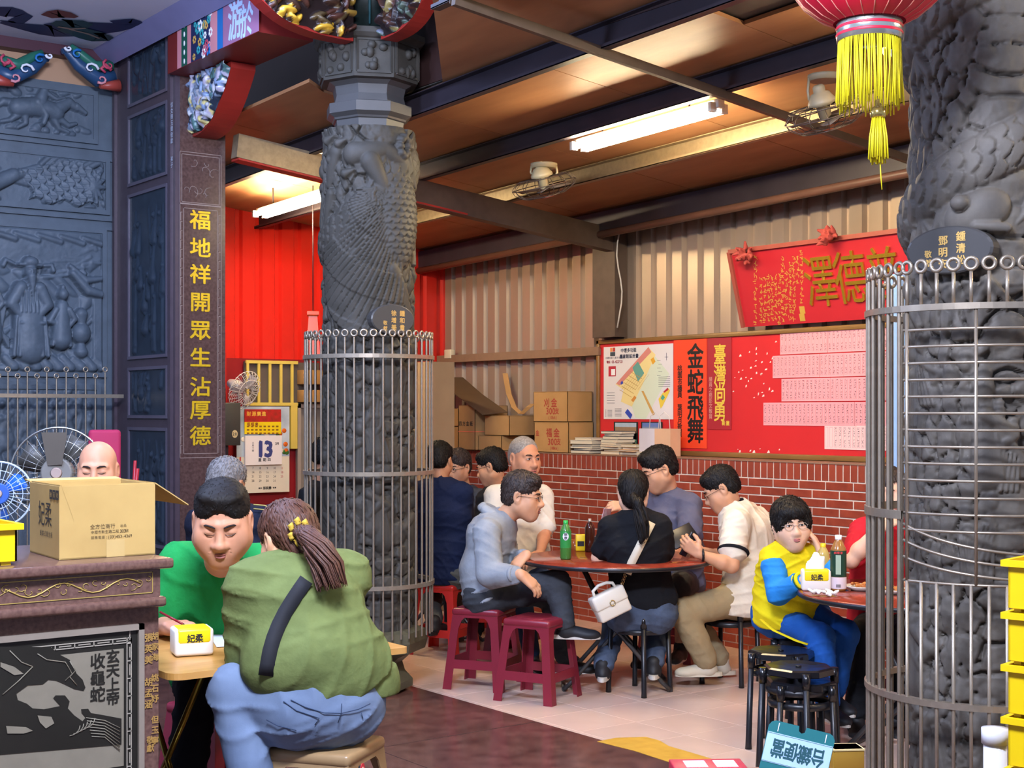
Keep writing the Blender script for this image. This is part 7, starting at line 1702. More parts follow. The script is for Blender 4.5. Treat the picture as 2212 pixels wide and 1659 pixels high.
# jeans details : yoke seam and pockets
mSeam = M('denim_seam', '#2b3a55', rough=.9)
def seam(pts, nm):
    q = [J(x_, y_, (front_depth(TRV['person.001'], x_, y_, 12) or 4.6)-.001) for x_, y_ in pts]; MB().tube(q, .0016, 4).build(nm, mSeam, pw)
seam([(628, 1512), (660, 1528), (700, 1540), (738, 1541), (775, 1532), (800, 1520)], 'yoke_seam'); seam([(738, 1520), (737, 1541), (730, 1562)], 'back_seam')
seam([(612, 1515), (640, 1535), (690, 1552), (680, 1566)], 'pocket_seam'); seam([(780, 1538), (784, 1552)], 'pocket_seam'); seam([(575, 1555), (600, 1568), (640, 1578)], 'thigh_seam')
# --- 3 bald man behind the carton
lat = cv(1, .1, 0); sA, sB = J(130, 1155, 6.4), J(300, 1155, 6.45)
person('person.002', 'bald man half hidden behind the carton on the altar', J(212, 1104, 6.45), J(211, 1016, 6.3), cv(.12, -1, -.08), 'ruddy', 1.06, 0, 'bald', mHairW, lat, J(212, 1392, 6.5), J(212, 1310, 6.45), J(212, 1215, 6.45), (sA, sB), [dict(sh=sA, el=J(115, 1270, 6.3), wr=J(150, 1330, 6.1), hd=cv(.3, -.8, -.2), hn=cv(0, 0, 1), curl=.4, side=1), dict(sh=sB, el=J(315, 1270, 6.3), wr=J(285, 1330, 6.1), hd=cv(-.3, -.8, -.2), hn=cv(0, 0, 1), curl=.4, side=-1)],
       [J(165, 1410, 6.15), J(255, 1410, 6.15)], [J(160, 1630, 6.1), J(260, 1630, 6.1)], [cv(0, -1, 0)]*2, cloth('dark_shirt', '#2b3038'), cloth('charcoal_trousers', '#2c2c30'), (mBlkSh, mBlkSh), .6, headkw=dict(mouth=.6, eyes='closed', cheek=1.12), seed=8)
# --- 4 grey haired man in a dark jacket
lat = cv(.95, -.3, 0); sA, sB = J(432, 1132, 7.0), J(588, 1128, 6.95)
pg, Wg, _ = person('person.003', 'grey haired man in a dark jacket with yellow piping, behind the man in green', J(508, 1110, 7.0), J(490, 1048, 7.0), cv(.30, .9, -.25), 'tan', 1.05, 0, 'short', mHairG, lat, J(505, 1360, 7.05), J(505, 1290, 7.05), J(508, 1195, 7.02), (sA, sB), [dict(sh=sA, el=J(430, 1240, 7.1), wr=J(470, 1290, 7.3), hd=cv(.3, .9, 0), hn=cv(0, 0, 1), curl=.4, side=-1), dict(sh=sB, el=J(610, 1235, 7.05), wr=J(570, 1290, 7.3), hd=cv(-.3, .9, 0), hn=cv(0, 0, 1), curl=.4, side=1)],
       [J(470, 1365, 7.45), J(545, 1365, 7.45)], [J(470, 1545, 7.5), J(545, 1545, 7.5)], [cv(.2, 1, 0)]*2, cloth('navy_jacket', '#1d2236', '#14161f'), cloth('black_slacks', '#1b1b1f'), (mBlkSh, mBlkSh), 1.9, (.13, .14, .14), 1.5, cloth('black_collar', '#1a1a1e'), seed=11, sleeve_r=(.075, .065), tk='jacket')
mPip = M('yellow_piping', '#b8a45a', rough=.6)
for dz_ in (0, 9): MB().tube([J(548, 1090+dz_, 6.88), J(572, 1092+dz_, 6.86), J(592, 1102+dz_, 6.85), J(604, 1118+dz_, 6.85)], .0035, 5).build('piping', mPip, pg)
# --- 5 person in black behind the column
lat = cv(.4, .9, 0); sA, sB = J(668, 1072, 8.75), J(690, 1070, 9.1)
person('person.004', 'person in black seated behind the left side of the column', J(690, 1050, 8.95), J(712, 985, 8.95), cv(.9, .3, -.1), 'tan', 1, 0, 'short', mHairB, lat, J(690, 1285, 8.95), J(686, 1215, 8.95), J(684, 1130, 8.95), (sA, sB), [dict(sh=sA, el=J(655, 1150, 8.7), wr=J(705, 1165, 8.6), hd=cv(1, .1, 0), hn=cv(0, 0, 1), curl=.5, side=1), dict(sh=sB, el=J(715, 1140, 9.2), wr=J(745, 1165, 9.1), hd=cv(1, 0, 0), hn=cv(0, 0, 1), curl=.5, side=-1)],
       [J(765, 1270, 8.8), J(765, 1270, 9.1)], [J(765, 1420, 8.8), J(765, 1410, 9.1)], [cv(1, 0, 0)]*2, cloth('black_tee', '#17181c'), MATS['black_slacks'], (mBlkSh, mBlkSh), .75, (.13, .14, .135), 1.4, seed=14)
# --- 6 man in navy, back turned
lat = cv(.95, -.3, 0); sA, sB = J(908, 1062, 9.25), J(1000, 1064, 9.2)
person('person.005', 'man in a navy shirt seen from behind, right of the central barrier', J(952, 1045, 9.25), J(950, 995, 9.3), cv(.35, .9, -.15), 'tan', .98, 0, 'short', mHairB, lat, J(958, 1232, 9.3), J(958, 1180, 9.28), J(955, 1110, 9.25), (sA, sB), [dict(sh=sA, el=J(900, 1140, 9.4), wr=J(930, 1170, 9.7), hd=cv(.2, .9, 0), hn=cv(0, 0, 1), curl=.4, side=-1), dict(sh=sB, el=J(1008, 1140, 9.4), wr=J(985, 1165, 9.7), hd=cv(-.2, .9, 0), hn=cv(0, 0, 1), curl=.4, side=1)],
       [J(930, 1262, 9.75), J(985, 1262, 9.75)], [J(938, 1345, 9.2), J(985, 1390, 9.8)], [cv(.3, 1, 0)]*2, cloth('navy_shirt', '#182240'), cloth('grey_trousers', '#55554f'), (mBlkSh, mBlkSh), .85, (.125, .125, .125), 1.45, seed=17)
# --- 7 smiling man in a grey polo with glasses
lat = cv(.9, -.4, 0); sA, sB = J(958, 1075, 10.6), J(1040, 1078, 10.35)
p7, W7, _ = person('person.006', 'smiling man with glasses in a dark grey polo at the back table', J(1003, 1060, 10.5), J(989, 1010, 10.45), cv(-.55, -.8, -.15), 'mid', 1.02, 0, 'swept', mHairDk, lat, J(1005, 1215, 10.6), J(1005, 1165, 10.6), J(1003, 1105, 10.55), (sA, sB), [dict(sh=sA, el=J(950, 1140, 10.5), wr=J(985, 1160, 10.2), hd=cv(.4, -.8, 0), hn=cv(0, 0, 1), curl=.4, side=1), dict(sh=sB, el=J(1048, 1145, 10.2), wr=J(1015, 1165, 10.0), hd=cv(-.6, -.6, 0), hn=cv(0, 0, 1), curl=.4, side=-1)],
       [J(975, 1230, 10.1), J(1025, 1230, 10.1)], [J(975, 1360, 10.1), J(1025, 1360, 10.1)], [cv(-.2, -1, 0)]*2, cloth('grey_polo', '#2c3038', '#474c55'), MATS['black_slacks'], (mBlkSh, mBlkSh), .7, (.115, .12, .12), 1.45, cloth('grey_collar', '#4b515a'), headkw=dict(mouth=.7, cheek=1.08), seed=20)
glasses(W7, 1.02, mGlD, p7)
# --- 8 man in black with glasses, profile
lat = cv(.3, .9, 0); sA, sB = J(1052, 1078, 9.8), J(1062, 1076, 10.2)
p8, W8, _ = person('person.007', 'man with glasses in black, profile to the left, at the back table', J(1072, 1062, 10.0), J(1062, 1008, 9.95), cv(-.85, .28, -.3), 'mid', 1.03, 0, 'short', mHairB, lat, J(1078, 1220, 10.0), J(1074, 1165, 10.0), J(1066, 1105, 10.0), (sA, sB), [dict(sh=sA, el=J(1040, 1140, 9.75), wr=J(1005, 1170, 9.9), hd=cv(-.9, .2, 0), hn=cv(0, 0, 1), curl=.5, side=-1), dict(sh=sB, el=J(1045, 1140, 10.3), wr=J(1010, 1160, 10.2), hd=cv(-.9, .1, 0), hn=cv(0, 0, 1), curl=.5, side=1)],
       [J(1020, 1240, 9.9), J(1025, 1235, 10.2)], [J(1025, 1375, 9.9), J(1030, 1365, 10.2)], [cv(-1, 0, 0)]*2, cloth('black_shirt', '#191a1f'), MATS['black_slacks'], (mBlkSh, mBlkSh), .7, (.125, .125, .125), 1.35, cloth('black_shirt_collar', '#202126'), seed=23)
glasses(W8, 1.03, mGlD, p8)
# --- 9 white haired man in a white T-shirt
lat = cv(.85, .5, 0); sA, sB = J(1072, 1072, 9.0), J(1168, 1075, 9.3)
person('person.008', 'white haired man in a white T-shirt looking right across the table', J(1120, 1052, 9.15), J(1133, 990, 9.12), cv(.55, -.82, -.06), 'ruddy', 1.12, 0, 'buzz', mHairW, lat, J(1120, 1250, 9.2), J(1120, 1190, 9.15), J(1118, 1115, 9.15), (sA, sB), [dict(sh=sA, el=J(1060, 1160, 8.9), wr=J(1100, 1205, 8.8), hd=cv(.6, -.5, -.1), hn=cv(0, 0, 1), curl=.5, side=1), dict(sh=sB, el=J(1178, 1148, 9.15), wr=J(1166, 1196, 8.86), hd=cv(-.35, -.85, -.1), hn=cv(.3, 0, 1), curl=.55, side=-1)],
       [J(1120, 1262, 8.75), J(1190, 1262, 8.9)], [J(1150, 1420, 8.7), J(1215, 1400, 8.9)], [cv(.5, -1, 0)]*2, cloth('white_tee', '#dcd6cb'), cloth('dark_denim', '#23304a'), (mBlkSh, mWhS), .82, (.135, .14, .13), 1.45, MATS.get('white_tee'), None, (.009, 24), headkw=dict(mouth=.3, brow=1.1), sleeve_r=(.07, .068), seed=26)
# --- 10 man in the grey hoodie
lat = cv(.25, .95, 0); sA, sB = J(1050, 1150, 7.98), J(1075, 1140, 8.36)
mHood = cloth('grey_fleece', '#94989c', '#858a90'); mTrG = cloth('charcoal_slacks', '#3a3c40')
p10, W10, _ = person('person.009', 'man in a pale grey hoodie leaning forward, profile to the right', J(1088, 1112, 8.18), J(1128, 1072, 8.15), cv(.95, -.2, -.12), 'mid', 1.08, 0, 'swept', mHairDk, lat, J(1055, 1285, 8.22), J(1050, 1222, 8.22), J(1062, 1160, 8.2), (sA, sB), [dict(sh=sA, el=J(1058, 1242, 7.9), wr=J(1124, 1240, 7.76), hd=cv(.75, .1, -.62), hn=cv(.4, -.5, .7), curl=.35, side=1, sc=1.12), dict(sh=sB, el=J(1100, 1212, 8.3), wr=J(1138, 1198, 8.05), hd=cv(-.5, -.3, -.45), hn=cv(.2, -.2, 1), curl=.6, side=-1, sc=1.05)],
       [J(1205, 1262, 7.95), J(1190, 1285, 8.15)], [J(1222, 1350, 7.85), J(1222, 1425, 8.2)], [cv(1, -.1, -.05), cv(1, -.1, 0)], mHood, mTrG, (mBlkSh, mWhS), 1.78, (.135, .14, .135), 1.3, None, None, (.010, 25), (.085, .066, .055, .046), dict(mouth=.7, nose=1.12), sleeve_r=(.07, .062), seed=29, tk='hoodie')
glasses(W10, 1.08, mGlD, p10)
s = SDF(.008); hc = J(1072, 1108, 8.2)
for k in range(9):
    a = -2.4+k*.6; q = hc+RGT*(.075*math.cos(a))+FWD*(.085*math.sin(a))+Zv*(-.02+.05*max(0, -math.cos(a))); q2 = hc+RGT*(.075*math.cos(a+.6))+FWD*(.085*math.sin(a+.6))+Zv*(-.02+.05*max(0, -math.cos(a+.6))); s.cone(q, q2, .034, .034, .02)
V, F = s.mesh(post=folds(4, .006, 40)); sdf_obj('hood', V, F, mHood, p10)
MB().ring(J(1108, 1240, 7.78), .036, .012, 18, 8, J(1124, 1240, 7.76)-J(1058, 1242, 7.9)).build('cuff', mHood, p10); MB().ring(J(1133, 1200, 8.08), .029, .005, 16, 6, cv(.6, -.3, -.2)).build('bracelet', mBlkM, p10)
# --- 11 woman in black with a ponytail
lat = cv(1, -.05, 0); sA, sB = J(1318, 1138, 7.95), J(1424, 1138, 7.95)
tl = [J(1368, 1072, 7.84), J(1378, 1088, 7.80), J(1388, 1125, 7.78), J(1386, 1168, 7.77)]
p11, W11, _ = person('person.010', 'woman in a black T-shirt with a long ponytail, seen from behind', J(1370, 1112, 7.97), J(1368, 1064, 7.98), cv(.12, .95, -.25), 'fair', 1.0, 0, 'pony', mHairB, lat, J(1386, 1322, 7.98), J(1380, 1250, 7.96), J(1372, 1180, 7.95), (sA, sB), [dict(sh=sA, el=J(1292, 1205, 8.02), wr=J(1300, 1150, 8.2), hd=cv(.5, .6, .5), hn=cv(-.5, -.5, .2), curl=.6, side=-1, sc=.92), dict(sh=sB, el=J(1438, 1205, 8.05), wr=J(1440, 1180, 8.25), hd=cv(-.2, .9, .3), hn=cv(.5, -.3, .4), curl=.6, side=1, sc=.92)],
       [J(1330, 1345, 8.3), J(1425, 1340, 8.35)], [J(1302, 1440, 7.95), J(1412, 1435, 8.0)], [cv(.1, .8, -.3), cv(.1, .8, -.3)], cloth('black_cotton', '#16171b'), cloth('grey_denim', '#3c4658', '#4d5a70'), (mBlkSh, mWhS), .72, (.125, .115, .12), 1.42, None, J(1388, 1290, 7.97), (.008, 26), (.088, .066, .055, .045), {}, (tl, [.018, .024, .024, .014]), .128, (.062, .062), seed=32, res=.008)
mStrap = M('cream_leather', '#d8ccb0', rough=.5)
ribbon([J(x_, y_, (front_depth(SHV['person.010'], x_, y_, 8) or 7.8)-.006) for x_, y_ in ((1408, 1128), (1398, 1148), (1388, 1168), (1376, 1192), (1364, 1216), (1355, 1240))], .045, mStrap, p11, 'bag_strap')
strands([J(1368, 1074, 7.86), J(1376, 1084, 7.82), J(1384, 1110, 7.79), J(1388, 1138, 7.78), J(1390, 1166, 7.775)], [.016, .026, .034, .034, .026], 90, 6, mHairB, p11, .0035)
# --- 12 man in a slate T-shirt
lat = cv(.7, -.6, 0); sA, sB = J(1402, 1085, 9.2), J(1490, 1090, 8.9)
p12, W12, _ = person('person.011', 'man with glasses in a slate T-shirt, looking down to the left', J(1446, 1068, 9.05), J(1424, 1014, 9.0), cv(-.85, -.18, -.35), 'mid', 1.1, 0, 'swept', mHairB, lat, J(1455, 1255, 9.1), J(1455, 1195, 9.08), J(1448, 1125, 9.05), (sA, sB), [dict(sh=sA, el=J(1385, 1125, 9.15), wr=J(1352, 1092, 8.9), hd=cv(-.85, -.3, .0), hn=cv(.2, -.7, .6), curl=.75, side=1), dict(sh=sB, el=J(1490, 1175, 8.75), wr=J(1450, 1205, 8.55), hd=cv(-.8, -.4, 0), hn=cv(0, -.3, 1), curl=.5, side=-1)],
       [J(1400, 1262, 8.75), J(1470, 1262, 8.6)], [J(1395, 1410, 8.7), J(1470, 1400, 8.6)], [cv(-.5, -1, 0)]*2, cloth('slate_tee', '#5a5a6c'), cloth('grey_shorts', '#4a4a4e'), (mBlkSh, mWhS), .8, (.135, .135, .13), 1.45, MATS.get('slate_tee'), None, (.009, 25), sleeve_r=(.07, .068), headkw=dict(eyes='closed'), seed=35, pants_len=.4)
glasses(W12, 1.1, mGlD, p12)
# --- 13 man in a cream polo
lat = cv(.55, .8, 0); sA, sB = J(1592, 1132, 8.12), J(1635, 1122, 8.45)
mPolo = cloth('cream_polo', '#ddd2bd')
p13, W13, _ = person('person.012', 'man in a cream polo with black trim bending over his phone', J(1582, 1092, 8.3), J(1558, 1056, 8.3), cv(-.85, .12, -.5), 'mid', 1.04, 0, 'short', mHairB, lat, J(1608, 1292, 8.3), J(1622, 1222, 8.3), J(1612, 1152, 8.3), (sA, sB), [dict(sh=sA, el=J(1580, 1222, 8.0), wr=J(1512, 1198, 7.95), hd=cv(-.7, .1, .55), hn=cv(-.3, -.8, -.1), curl=.6, side=-1, sc=1.05), dict(sh=sB, el=J(1560, 1205, 8.5), wr=J(1515, 1190, 8.3), hd=cv(-.8, -.2, .2), hn=cv(0, .8, .3), curl=.6, side=1)],
       [J(1472, 1322, 8.1), J(1485, 1322, 8.45)], [J(1530, 1432, 8.15), J(1560, 1430, 8.45)], [cv(-1, -.05, 0), cv(-1, -.05, 0)], mPolo, cloth('khaki', '#9a8866'), (mCrSh, mCrSh), .62, (.148, .142, .138), 1.35, cloth('black_trim', '#1b1b20'), J(1612, 1300, 8.3), (.009, 24), (.09, .07, .058, .048), dict(eyes='closed'), sleeve_r=(.072, .07), seed=38)
glasses(W13, 1.04, mGlD, p13)
a_ = sA.lerp(J(1580, 1222, 8.0), .66); MB().ring(a_, .082, .010, 24, 8, J(1580, 1222, 8.0)-sA).build('sleeve_trim', MATS['black_trim'], p13); MB().ring(J(1518, 1199, 7.95), .03, .007, 16, 6, cv(1, 0, 0)).build('wristwatch', mBlkM, p13)
# --- 14 boy
lat = cv(1, -.1, 0); sA, sB = J(1668, 1208, 6.98), J(1748, 1205, 7.02)
mYs = cloth('yellow_jersey', '#e0c818'); mBs = cloth('blue_sleeve', '#2a7fc4')
armL = dict(sh=sA, el=J(1682, 1282, 6.86), wr=J(1736, 1252, 6.72), hd=cv(.8, -.3, .1), hn=cv(0, -.2, 1), curl=.6, side=1, sc=.8); armR = dict(sh=sB, el=J(1800, 1246, 6.9), wr=J(1772, 1192, 6.93), hd=cv(-.35, .25, .9), hn=cv(.9, -.35, .25), curl=.45, side=-1, sc=.86)
p14, W14, _ = person('person.013', 'boy with glasses in a yellow and blue school tracksuit resting his cheek on his hand', J(1708, 1188, 7.02), J(1708, 1132, 6.98), cv(.06, -1, -.04), 'fair', 1.02, .08, 'bowl', mHairB, lat, J(1706, 1330, 7.12), J(1700, 1285, 7.08), J(1700, 1235, 7.03), (sA, sB), [armL, armR],
       [J(1772, 1375, 6.8), J(1826, 1368, 6.88)], [J(1788, 1520, 6.72), J(1800, 1500, 6.95)], [cv(.3, -1, 0)]*2, mYs, cloth('blue_tracksuit', '#1c4f96'), (mBlkSh, mWhS), .14, (.112, .112, .1), 1.35, None, J(1700, 1325, 7.08), (.008, 30), (.075, .058, .05, .046), dict(cheek=1.25, jaw=1.05, nose=.85, brow=.8), prad=.115, sleeve_r=(.055, .05), seed=41, res=.007)
glasses(W14, 1.02, mGlC, p14)
for a, nm in ((armL, 'sleeve'), (armR, 'sleeve')):
    s = SDF(.007); S_, E_, K_ = Vector(a['sh']), Vector(a['el']), Vector(a['wr']); s.cone(S_.lerp(E_, .22), E_, .062, .055, .03); s.cone(E_, E_.lerp(K_, .75 if a is armL else .35), .055, .044, .02); V, F = s.mesh(post=wrinkle(9, .007, 85)); sdf_obj(nm, V, F, mBs, p14)
e_ = Vector(armL['el']).lerp(Vector(armL['wr']), .8); ax_ = Vector(armL['wr'])-Vector(armL['el'])
for k in range(3): MB().ring(e_+ax_.normalized()*(.011*k), .036, .009, 20, 6, ax_).build('cuff', [mYs, M('green_stripe', '#1f5a3a', rough=.8), mYs][k], p14)
for k, mt in enumerate((mYs, MATS['green_stripe'], mYs)): MB().ring(J(1708, 1194+4*k, 7.01), .060+.004*k, .008, 24, 6, cv(0, -.25, 1)).build('neck_band', mt, p14)
MB().tube([J(1644, 1338, 6.93), J(1672, 1362, 6.83), J(1720, 1384, 6.72), J(1745, 1392, 6.70)], .012, 6, flat=.3, up=Zv).build('side_stripe', mYs, p14)
# --- 15 woman in red
lat = cv(.9, .4, 0); sA, sB = J(1865, 1150, 7.22), J(1968, 1150, 7.4)
mRdT = cloth('red_top', '#b81f2c')
person('person.014', 'woman in a red top behind the barrier, raising a hand to her face', J(1922, 1122, 7.35), J(1922, 1062, 7.3), cv(.1, -.98, -.1), 'fair', 1.0, 0, 'pony', mHairDk, lat, J(1910, 1345, 7.45), J(1908, 1275, 7.4), J(1912, 1200, 7.38), (sA, sB), [dict(sh=sA, el=J(1838, 1210, 7.05), wr=J(1900, 1140, 6.98), hd=cv(.8, .1, .5), hn=cv(-.3, -.8, .3), curl=.6, side=1), dict(sh=sB, el=J(1990, 1230, 7.3), wr=J(1960, 1260, 7.05), hd=cv(-.5, -.8, 0), hn=cv(0, 0, 1), curl=.5, side=-1)],
       [J(1860, 1372, 7.1), J(1960, 1372, 7.15)], [J(1850, 1555, 7.05), J(1935, 1555, 7.05)], [cv(-.2, -1, 0)]*2, mRdT, cloth('black_pants', '#191a1e'), (mBlkSh, mBlkSh), .8, (.13, .13, .13), 1.45, None, None, (.009, 25), sleeve_r=(.066, .062), seed=44)
# ================================================================== small things
TZ = .742
mClear = M('clear_plastic', '#dfe6dc', rough=.08, trans=.9, var=0, ior=1.35); mGreenT = M('green_tea', '#3f7a34', rough=.15, var=.1, coat=.3); mGrLab = M('green_label', '#2f8a3f', rough=.35, var=.08)
def bottle(name, label, px, py, z, r0, h, liquid, labm, capm, glyphs=None, lab=(.30, .72), cap_h=.022, neck=.36, par=None):
    p = onZ(px, py, z); t = thing(name, label, 'bottle', (p.x, p.y, z)); k = r0
    MB().lathe([(k*.85, 0), (k, .008), (k, h*.70), (k*.92, h*.76), (k*.6, h*.86), (k*neck, h*.92), (k*neck, h-.012), (0, h-.012)], 24).build('bottle_body', liquid, t, local=True)
    MB().lathe([(k*1.012, h*lab[0]), (k*1.015, h*lab[0]+.002), (k*1.015, h*lab[1]), (k*1.01, h*lab[1]+.001)], 24, cap=False).build('label', labm, t, local=True)
    MB().lathe([(k*neck*1.15, h-cap_h), (k*neck*1.2, h-cap_h+.002), (k*neck*1.2, h-.001), (0, h)], 18).build('cap', capm, t, local=True)
    return t, p
mCapG = M('green_cap', '#2fae4a', rough=.35)
t, p = bottle('tea_bottle', 'green tea bottle with a green cap on the middle round table', 1222, 1208, TZ, .032, .222, mGreenT, mGrLab, mCapG)
n_ = (CAM-p); n_.z = 0; n_.normalize(); ex = Vector((0, 0, 1)).cross(n_)
dsk = MB(); c_ = p+n_*.0328+Vector((0, 0, .132)); dsk.prism([c_+ex*.017*math.cos(k*TP/18)+EZ*.022*math.sin(k*TP/18) for k in range(18)], n_*.001); dsk.build('label_disc', mWhite, t)
text_mb([('原', 0, .011, .022, .02), ('萃', 0, -.010, .022, .02)], c_+n_*.0016, ex, EZ, 0, .02).build('label_lettering', mBrush, t, fix=False)
mSoy = M('soy_glass', '#3a1a10', rough=.08, var=.1); mYp = M('yellow_pack', '#e2c21a', rough=.4)
bottle('sauce_bottle', 'dark soy sauce bottle with a slim neck on the middle round table', 1274, 1192, TZ, .03, .2, mSoy, mSoy, M('pourer_glass', '#b9b4a8', rough=.1, metal=.3), lab=(.1, .11), neck=.25)
p = onZ(1254, 1190, TZ); t = thing('sauce_packet', 'yellow packet standing beside the soy sauce', 'packet', (p.x, p.y, TZ), -.6); MB().bevbox((-.03, -.018, 0), (.03, .018, .1), .005).build('packet', mYp, t, local=True); MB().box((-.02, -.0186, .03), (.02, -.018, .06)).build('print', mBrush, t, local=True)
p = onZ(1242, 1188, TZ); t = thing('tea_cup', 'small brown glass cup behind the green tea bottle', 'cup', (p.x, p.y, TZ)); MB().lathe([(.022, 0), (.027, .065), (.025, .065), (.02, .005), (0, .005)], 18, cap=False).build('cup', M('amber_glass', '#8a4a24', rough=.1, var=0), t, local=True, fix=False)
p = onZ(1482, 1202, TZ); t = thing('glass_cup', 'small clear glass by the hands of the man in cream', 'cup', (p.x, p.y, TZ)); MB().lathe([(.024, 0), (.03, .075), (.0285, .075), (.0225, .006), (0, .006)], 18, cap=False).build('glass', M('cup_glass', '#c9b8a8', rough=.05, trans=.8, var=0), t, local=True, fix=False)
# tissue packs
mTis = M('tissue_white', '#e2ddd2', rough=.6, var=.04); mTisY = M('tissue_yellow', '#ead21a', rough=.35, var=.08)
def tissue_pack(name, label, px, py, z, rz, sx=.15, sy=.1, h=.1, pop=False):
    p = onZ(px, py, z); t = thing(name, label, 'tissue pack', (p.x, p.y, z), rz)
    MB().bevbox((-sx/2, -sy/2, 0), (sx/2, sy/2, h), .012, seg=3).build('wrapper', mTis, t, local=True)
    MB().bevbox((-sx/2+.006, -sy/2-.0015, h*.42), (sx/2-.006, sy/2+.0015, h+.0015), .012, seg=3).build('yellow_print', mTisY, t, local=True)
    mb = text_mb([('妃', -.012, h*.66, .028, .03), ('柔', .016, h*.66, .028, .03)], (0, -sy/2-.0022, 0), (1, 0, 0), EZ, 0, .03); mb.build('lettering', mInk, t, local=True, fix=False)
    if pop:
        s = SDF(.006); s.cone((-.02, 0, h), (.0, .005, h+.06), .03, .022, .02, (0, 1, 0), .3); s.cone((.02, 0, h), (.035, 0, h+.05), .02, .012, .02, (0, 1, 0), .35); V, F = s.mesh(post=folds(3, .008, 70)); link('tissue', np_mesh('tissue', V, F, True), mTis, t, local=True)
    return t
tissue_pack('tissue_pack', 'yellow and white tissue pack on the wooden table', 414, 1412, .732, -.25, .135, .115, .095)
tissue_pack('tissue_pack.001', 'yellow and white tissue pack with a tissue pulled up, in front of the boy', 1762, 1275, TZ, -.75, .135, .085, .1, True)
def cup_label(): pass
mPalm = M('tea_amber', '#9a6a34', rough=.12, var=.1); mDkG = M('dark_green_label', '#173a28', rough=.4)
t, p = bottle('tea_bottle.001', 'large tea bottle with a dark green label and white cap beside the boy', 1811, 1276, TZ, .037, .262, mPalm, mDkG, mWhite, lab=(.26, .72))
MB().lathe([(.0376, .012), (.0378, .014), (.0378, .066)], 24, cap=False).build('white_label', M('pink_white_label', '#d9c9cc', rough=.4), t, local=True, fix=False)
n_ = (CAM-p); n_.z = 0; n_.normalize(); ex = EZ.cross(n_); c_ = p+n_*.0385+Vector((0, 0, .125)); MB().prism([c_-ex*.012-EZ*.045, c_+ex*.012-EZ*.045, c_+ex*.012+EZ*.045, c_-ex*.012+EZ*.045], n_*.001).build('label_panel', M('pale_green_panel', '#9fb49a', rough=.4), t)
text_mb(row_text('純喫茶', -.014, 0, .014, .012), c_+n_*.0+Vector((0, 0, .056)), ex, EZ, 0.001, .03).build('label_lettering', M('label_red', '#c93a3a', rough=.5), t, fix=False)
c2 = p+n_*.0392+Vector((0, 0, .03)); bc = MB()
for k in range(9): bc.prism([c2+ex*(-.010+.0024*k)-EZ*.01, c2+ex*(-.0088+.0024*k)-EZ*.01, c2+ex*(-.0088+.0024*k)+EZ*.004, c2+ex*(-.010+.0024*k)+EZ*.004], n_*.0003)
bc.build('barcode', mBrush, t)['kind'] = 'stuff'
bottle('tea_bottle.002', 'small drink bottle with a yellow cap behind the tissue pack', 1778, 1262, TZ, .031, .2, M('lemon_drink', '#b9a25a', rough=.15, var=.1), mYp, mYp, lab=(.2, .45))
for i, (px, py) in enumerate(((1763, 1288), (1792, 1289))):
    p = onZ(px, py, TZ); s = SDF(.004); r = random.Random(i)
    for k in range(7): q = p+Vector((r.uniform(-.025, .025), r.uniform(-.02, .02), .012+r.uniform(0, .012))); s.cone(q, q+Vector((r.uniform(-.02, .02), r.uniform(-.02, .02), r.uniform(-.005, .012))), .009, .006, .006)
    V, F = s.mesh(post=folds(i, .004, 120)); tag(sdf_obj('crumpled_tissue', V, F, mTis), ['small crumpled tissue nearest the tissue pack on the boy\'s table', 'larger crumpled tissue below the large tea bottle'][i], 'tissue', 'crumpled tissues')
mPlate = M('white_plate', '#d9d2c6', rough=.3, var=.03); mFood = M('fried_food', '#c07a34', rough=.6, col2='#8f4a1c', scale=40)
for i, (px, py, R0) in enumerate(((1862, 1275, .085), (1925, 1282, .09))):
    p = onZ(px, py, TZ); t = thing('dinner_plate', ['white plate of fried food left of the barrier on the boy\'s table', 'white plate of food behind the barrier bars on the boy\'s table'][i], 'plate', (p.x, p.y, TZ), 0, 'plates on the boy\'s table')
    MB().lathe([(R0*.6, 0), (R0*.65, .006), (R0, .02), (R0, .023), (R0*.62, .010), (0, .009)], 28).build('plate', mPlate, t, local=True); s = SDF(.005); r = random.Random(i+5)
    for k in range(16): a = r.uniform(0, 6.28); q = R0*.6*math.sqrt(r.random()); c_ = Vector((q*math.cos(a), q*math.sin(a), .018+r.uniform(0, .012))); s.ell(c_, (.014, .010, .008), None, .006)
    V, F = s.mesh(post=folds(2, .004, 130)); o = link('food', np_mesh('food', V, F, True), mFood, t, local=True); o['kind'] = 'stuff'
# writing things on the wooden table
pa = [onZ(452, 1372, .7325), onZ(520, 1366, .7325), onZ(530, 1394, .7325), onZ(468, 1398, .7325)]
tag(MB().prism(pa, (0, 0, .001)).build('paper_form', M('blue_white_paper', '#ccd2da', rough=.5)), 'sheet of pale paper lying on the wooden table between the two', 'paper')
pn = thing('red_pen', 'red pen in the hand of the man in green', 'pen', J(398, 1350, 5.14)); a_, b_ = J(346, 1322, 5.22), J(402, 1352, 5.14)
MB().tube([a_, a_.lerp(b_, .9)], .0045, 8).build('barrel', M('pen_red', '#9a1f28', rough=.3), pn); MB().tube([a_.lerp(b_, .9), b_], [.004, .001], 8).build('tip', mDark, pn)
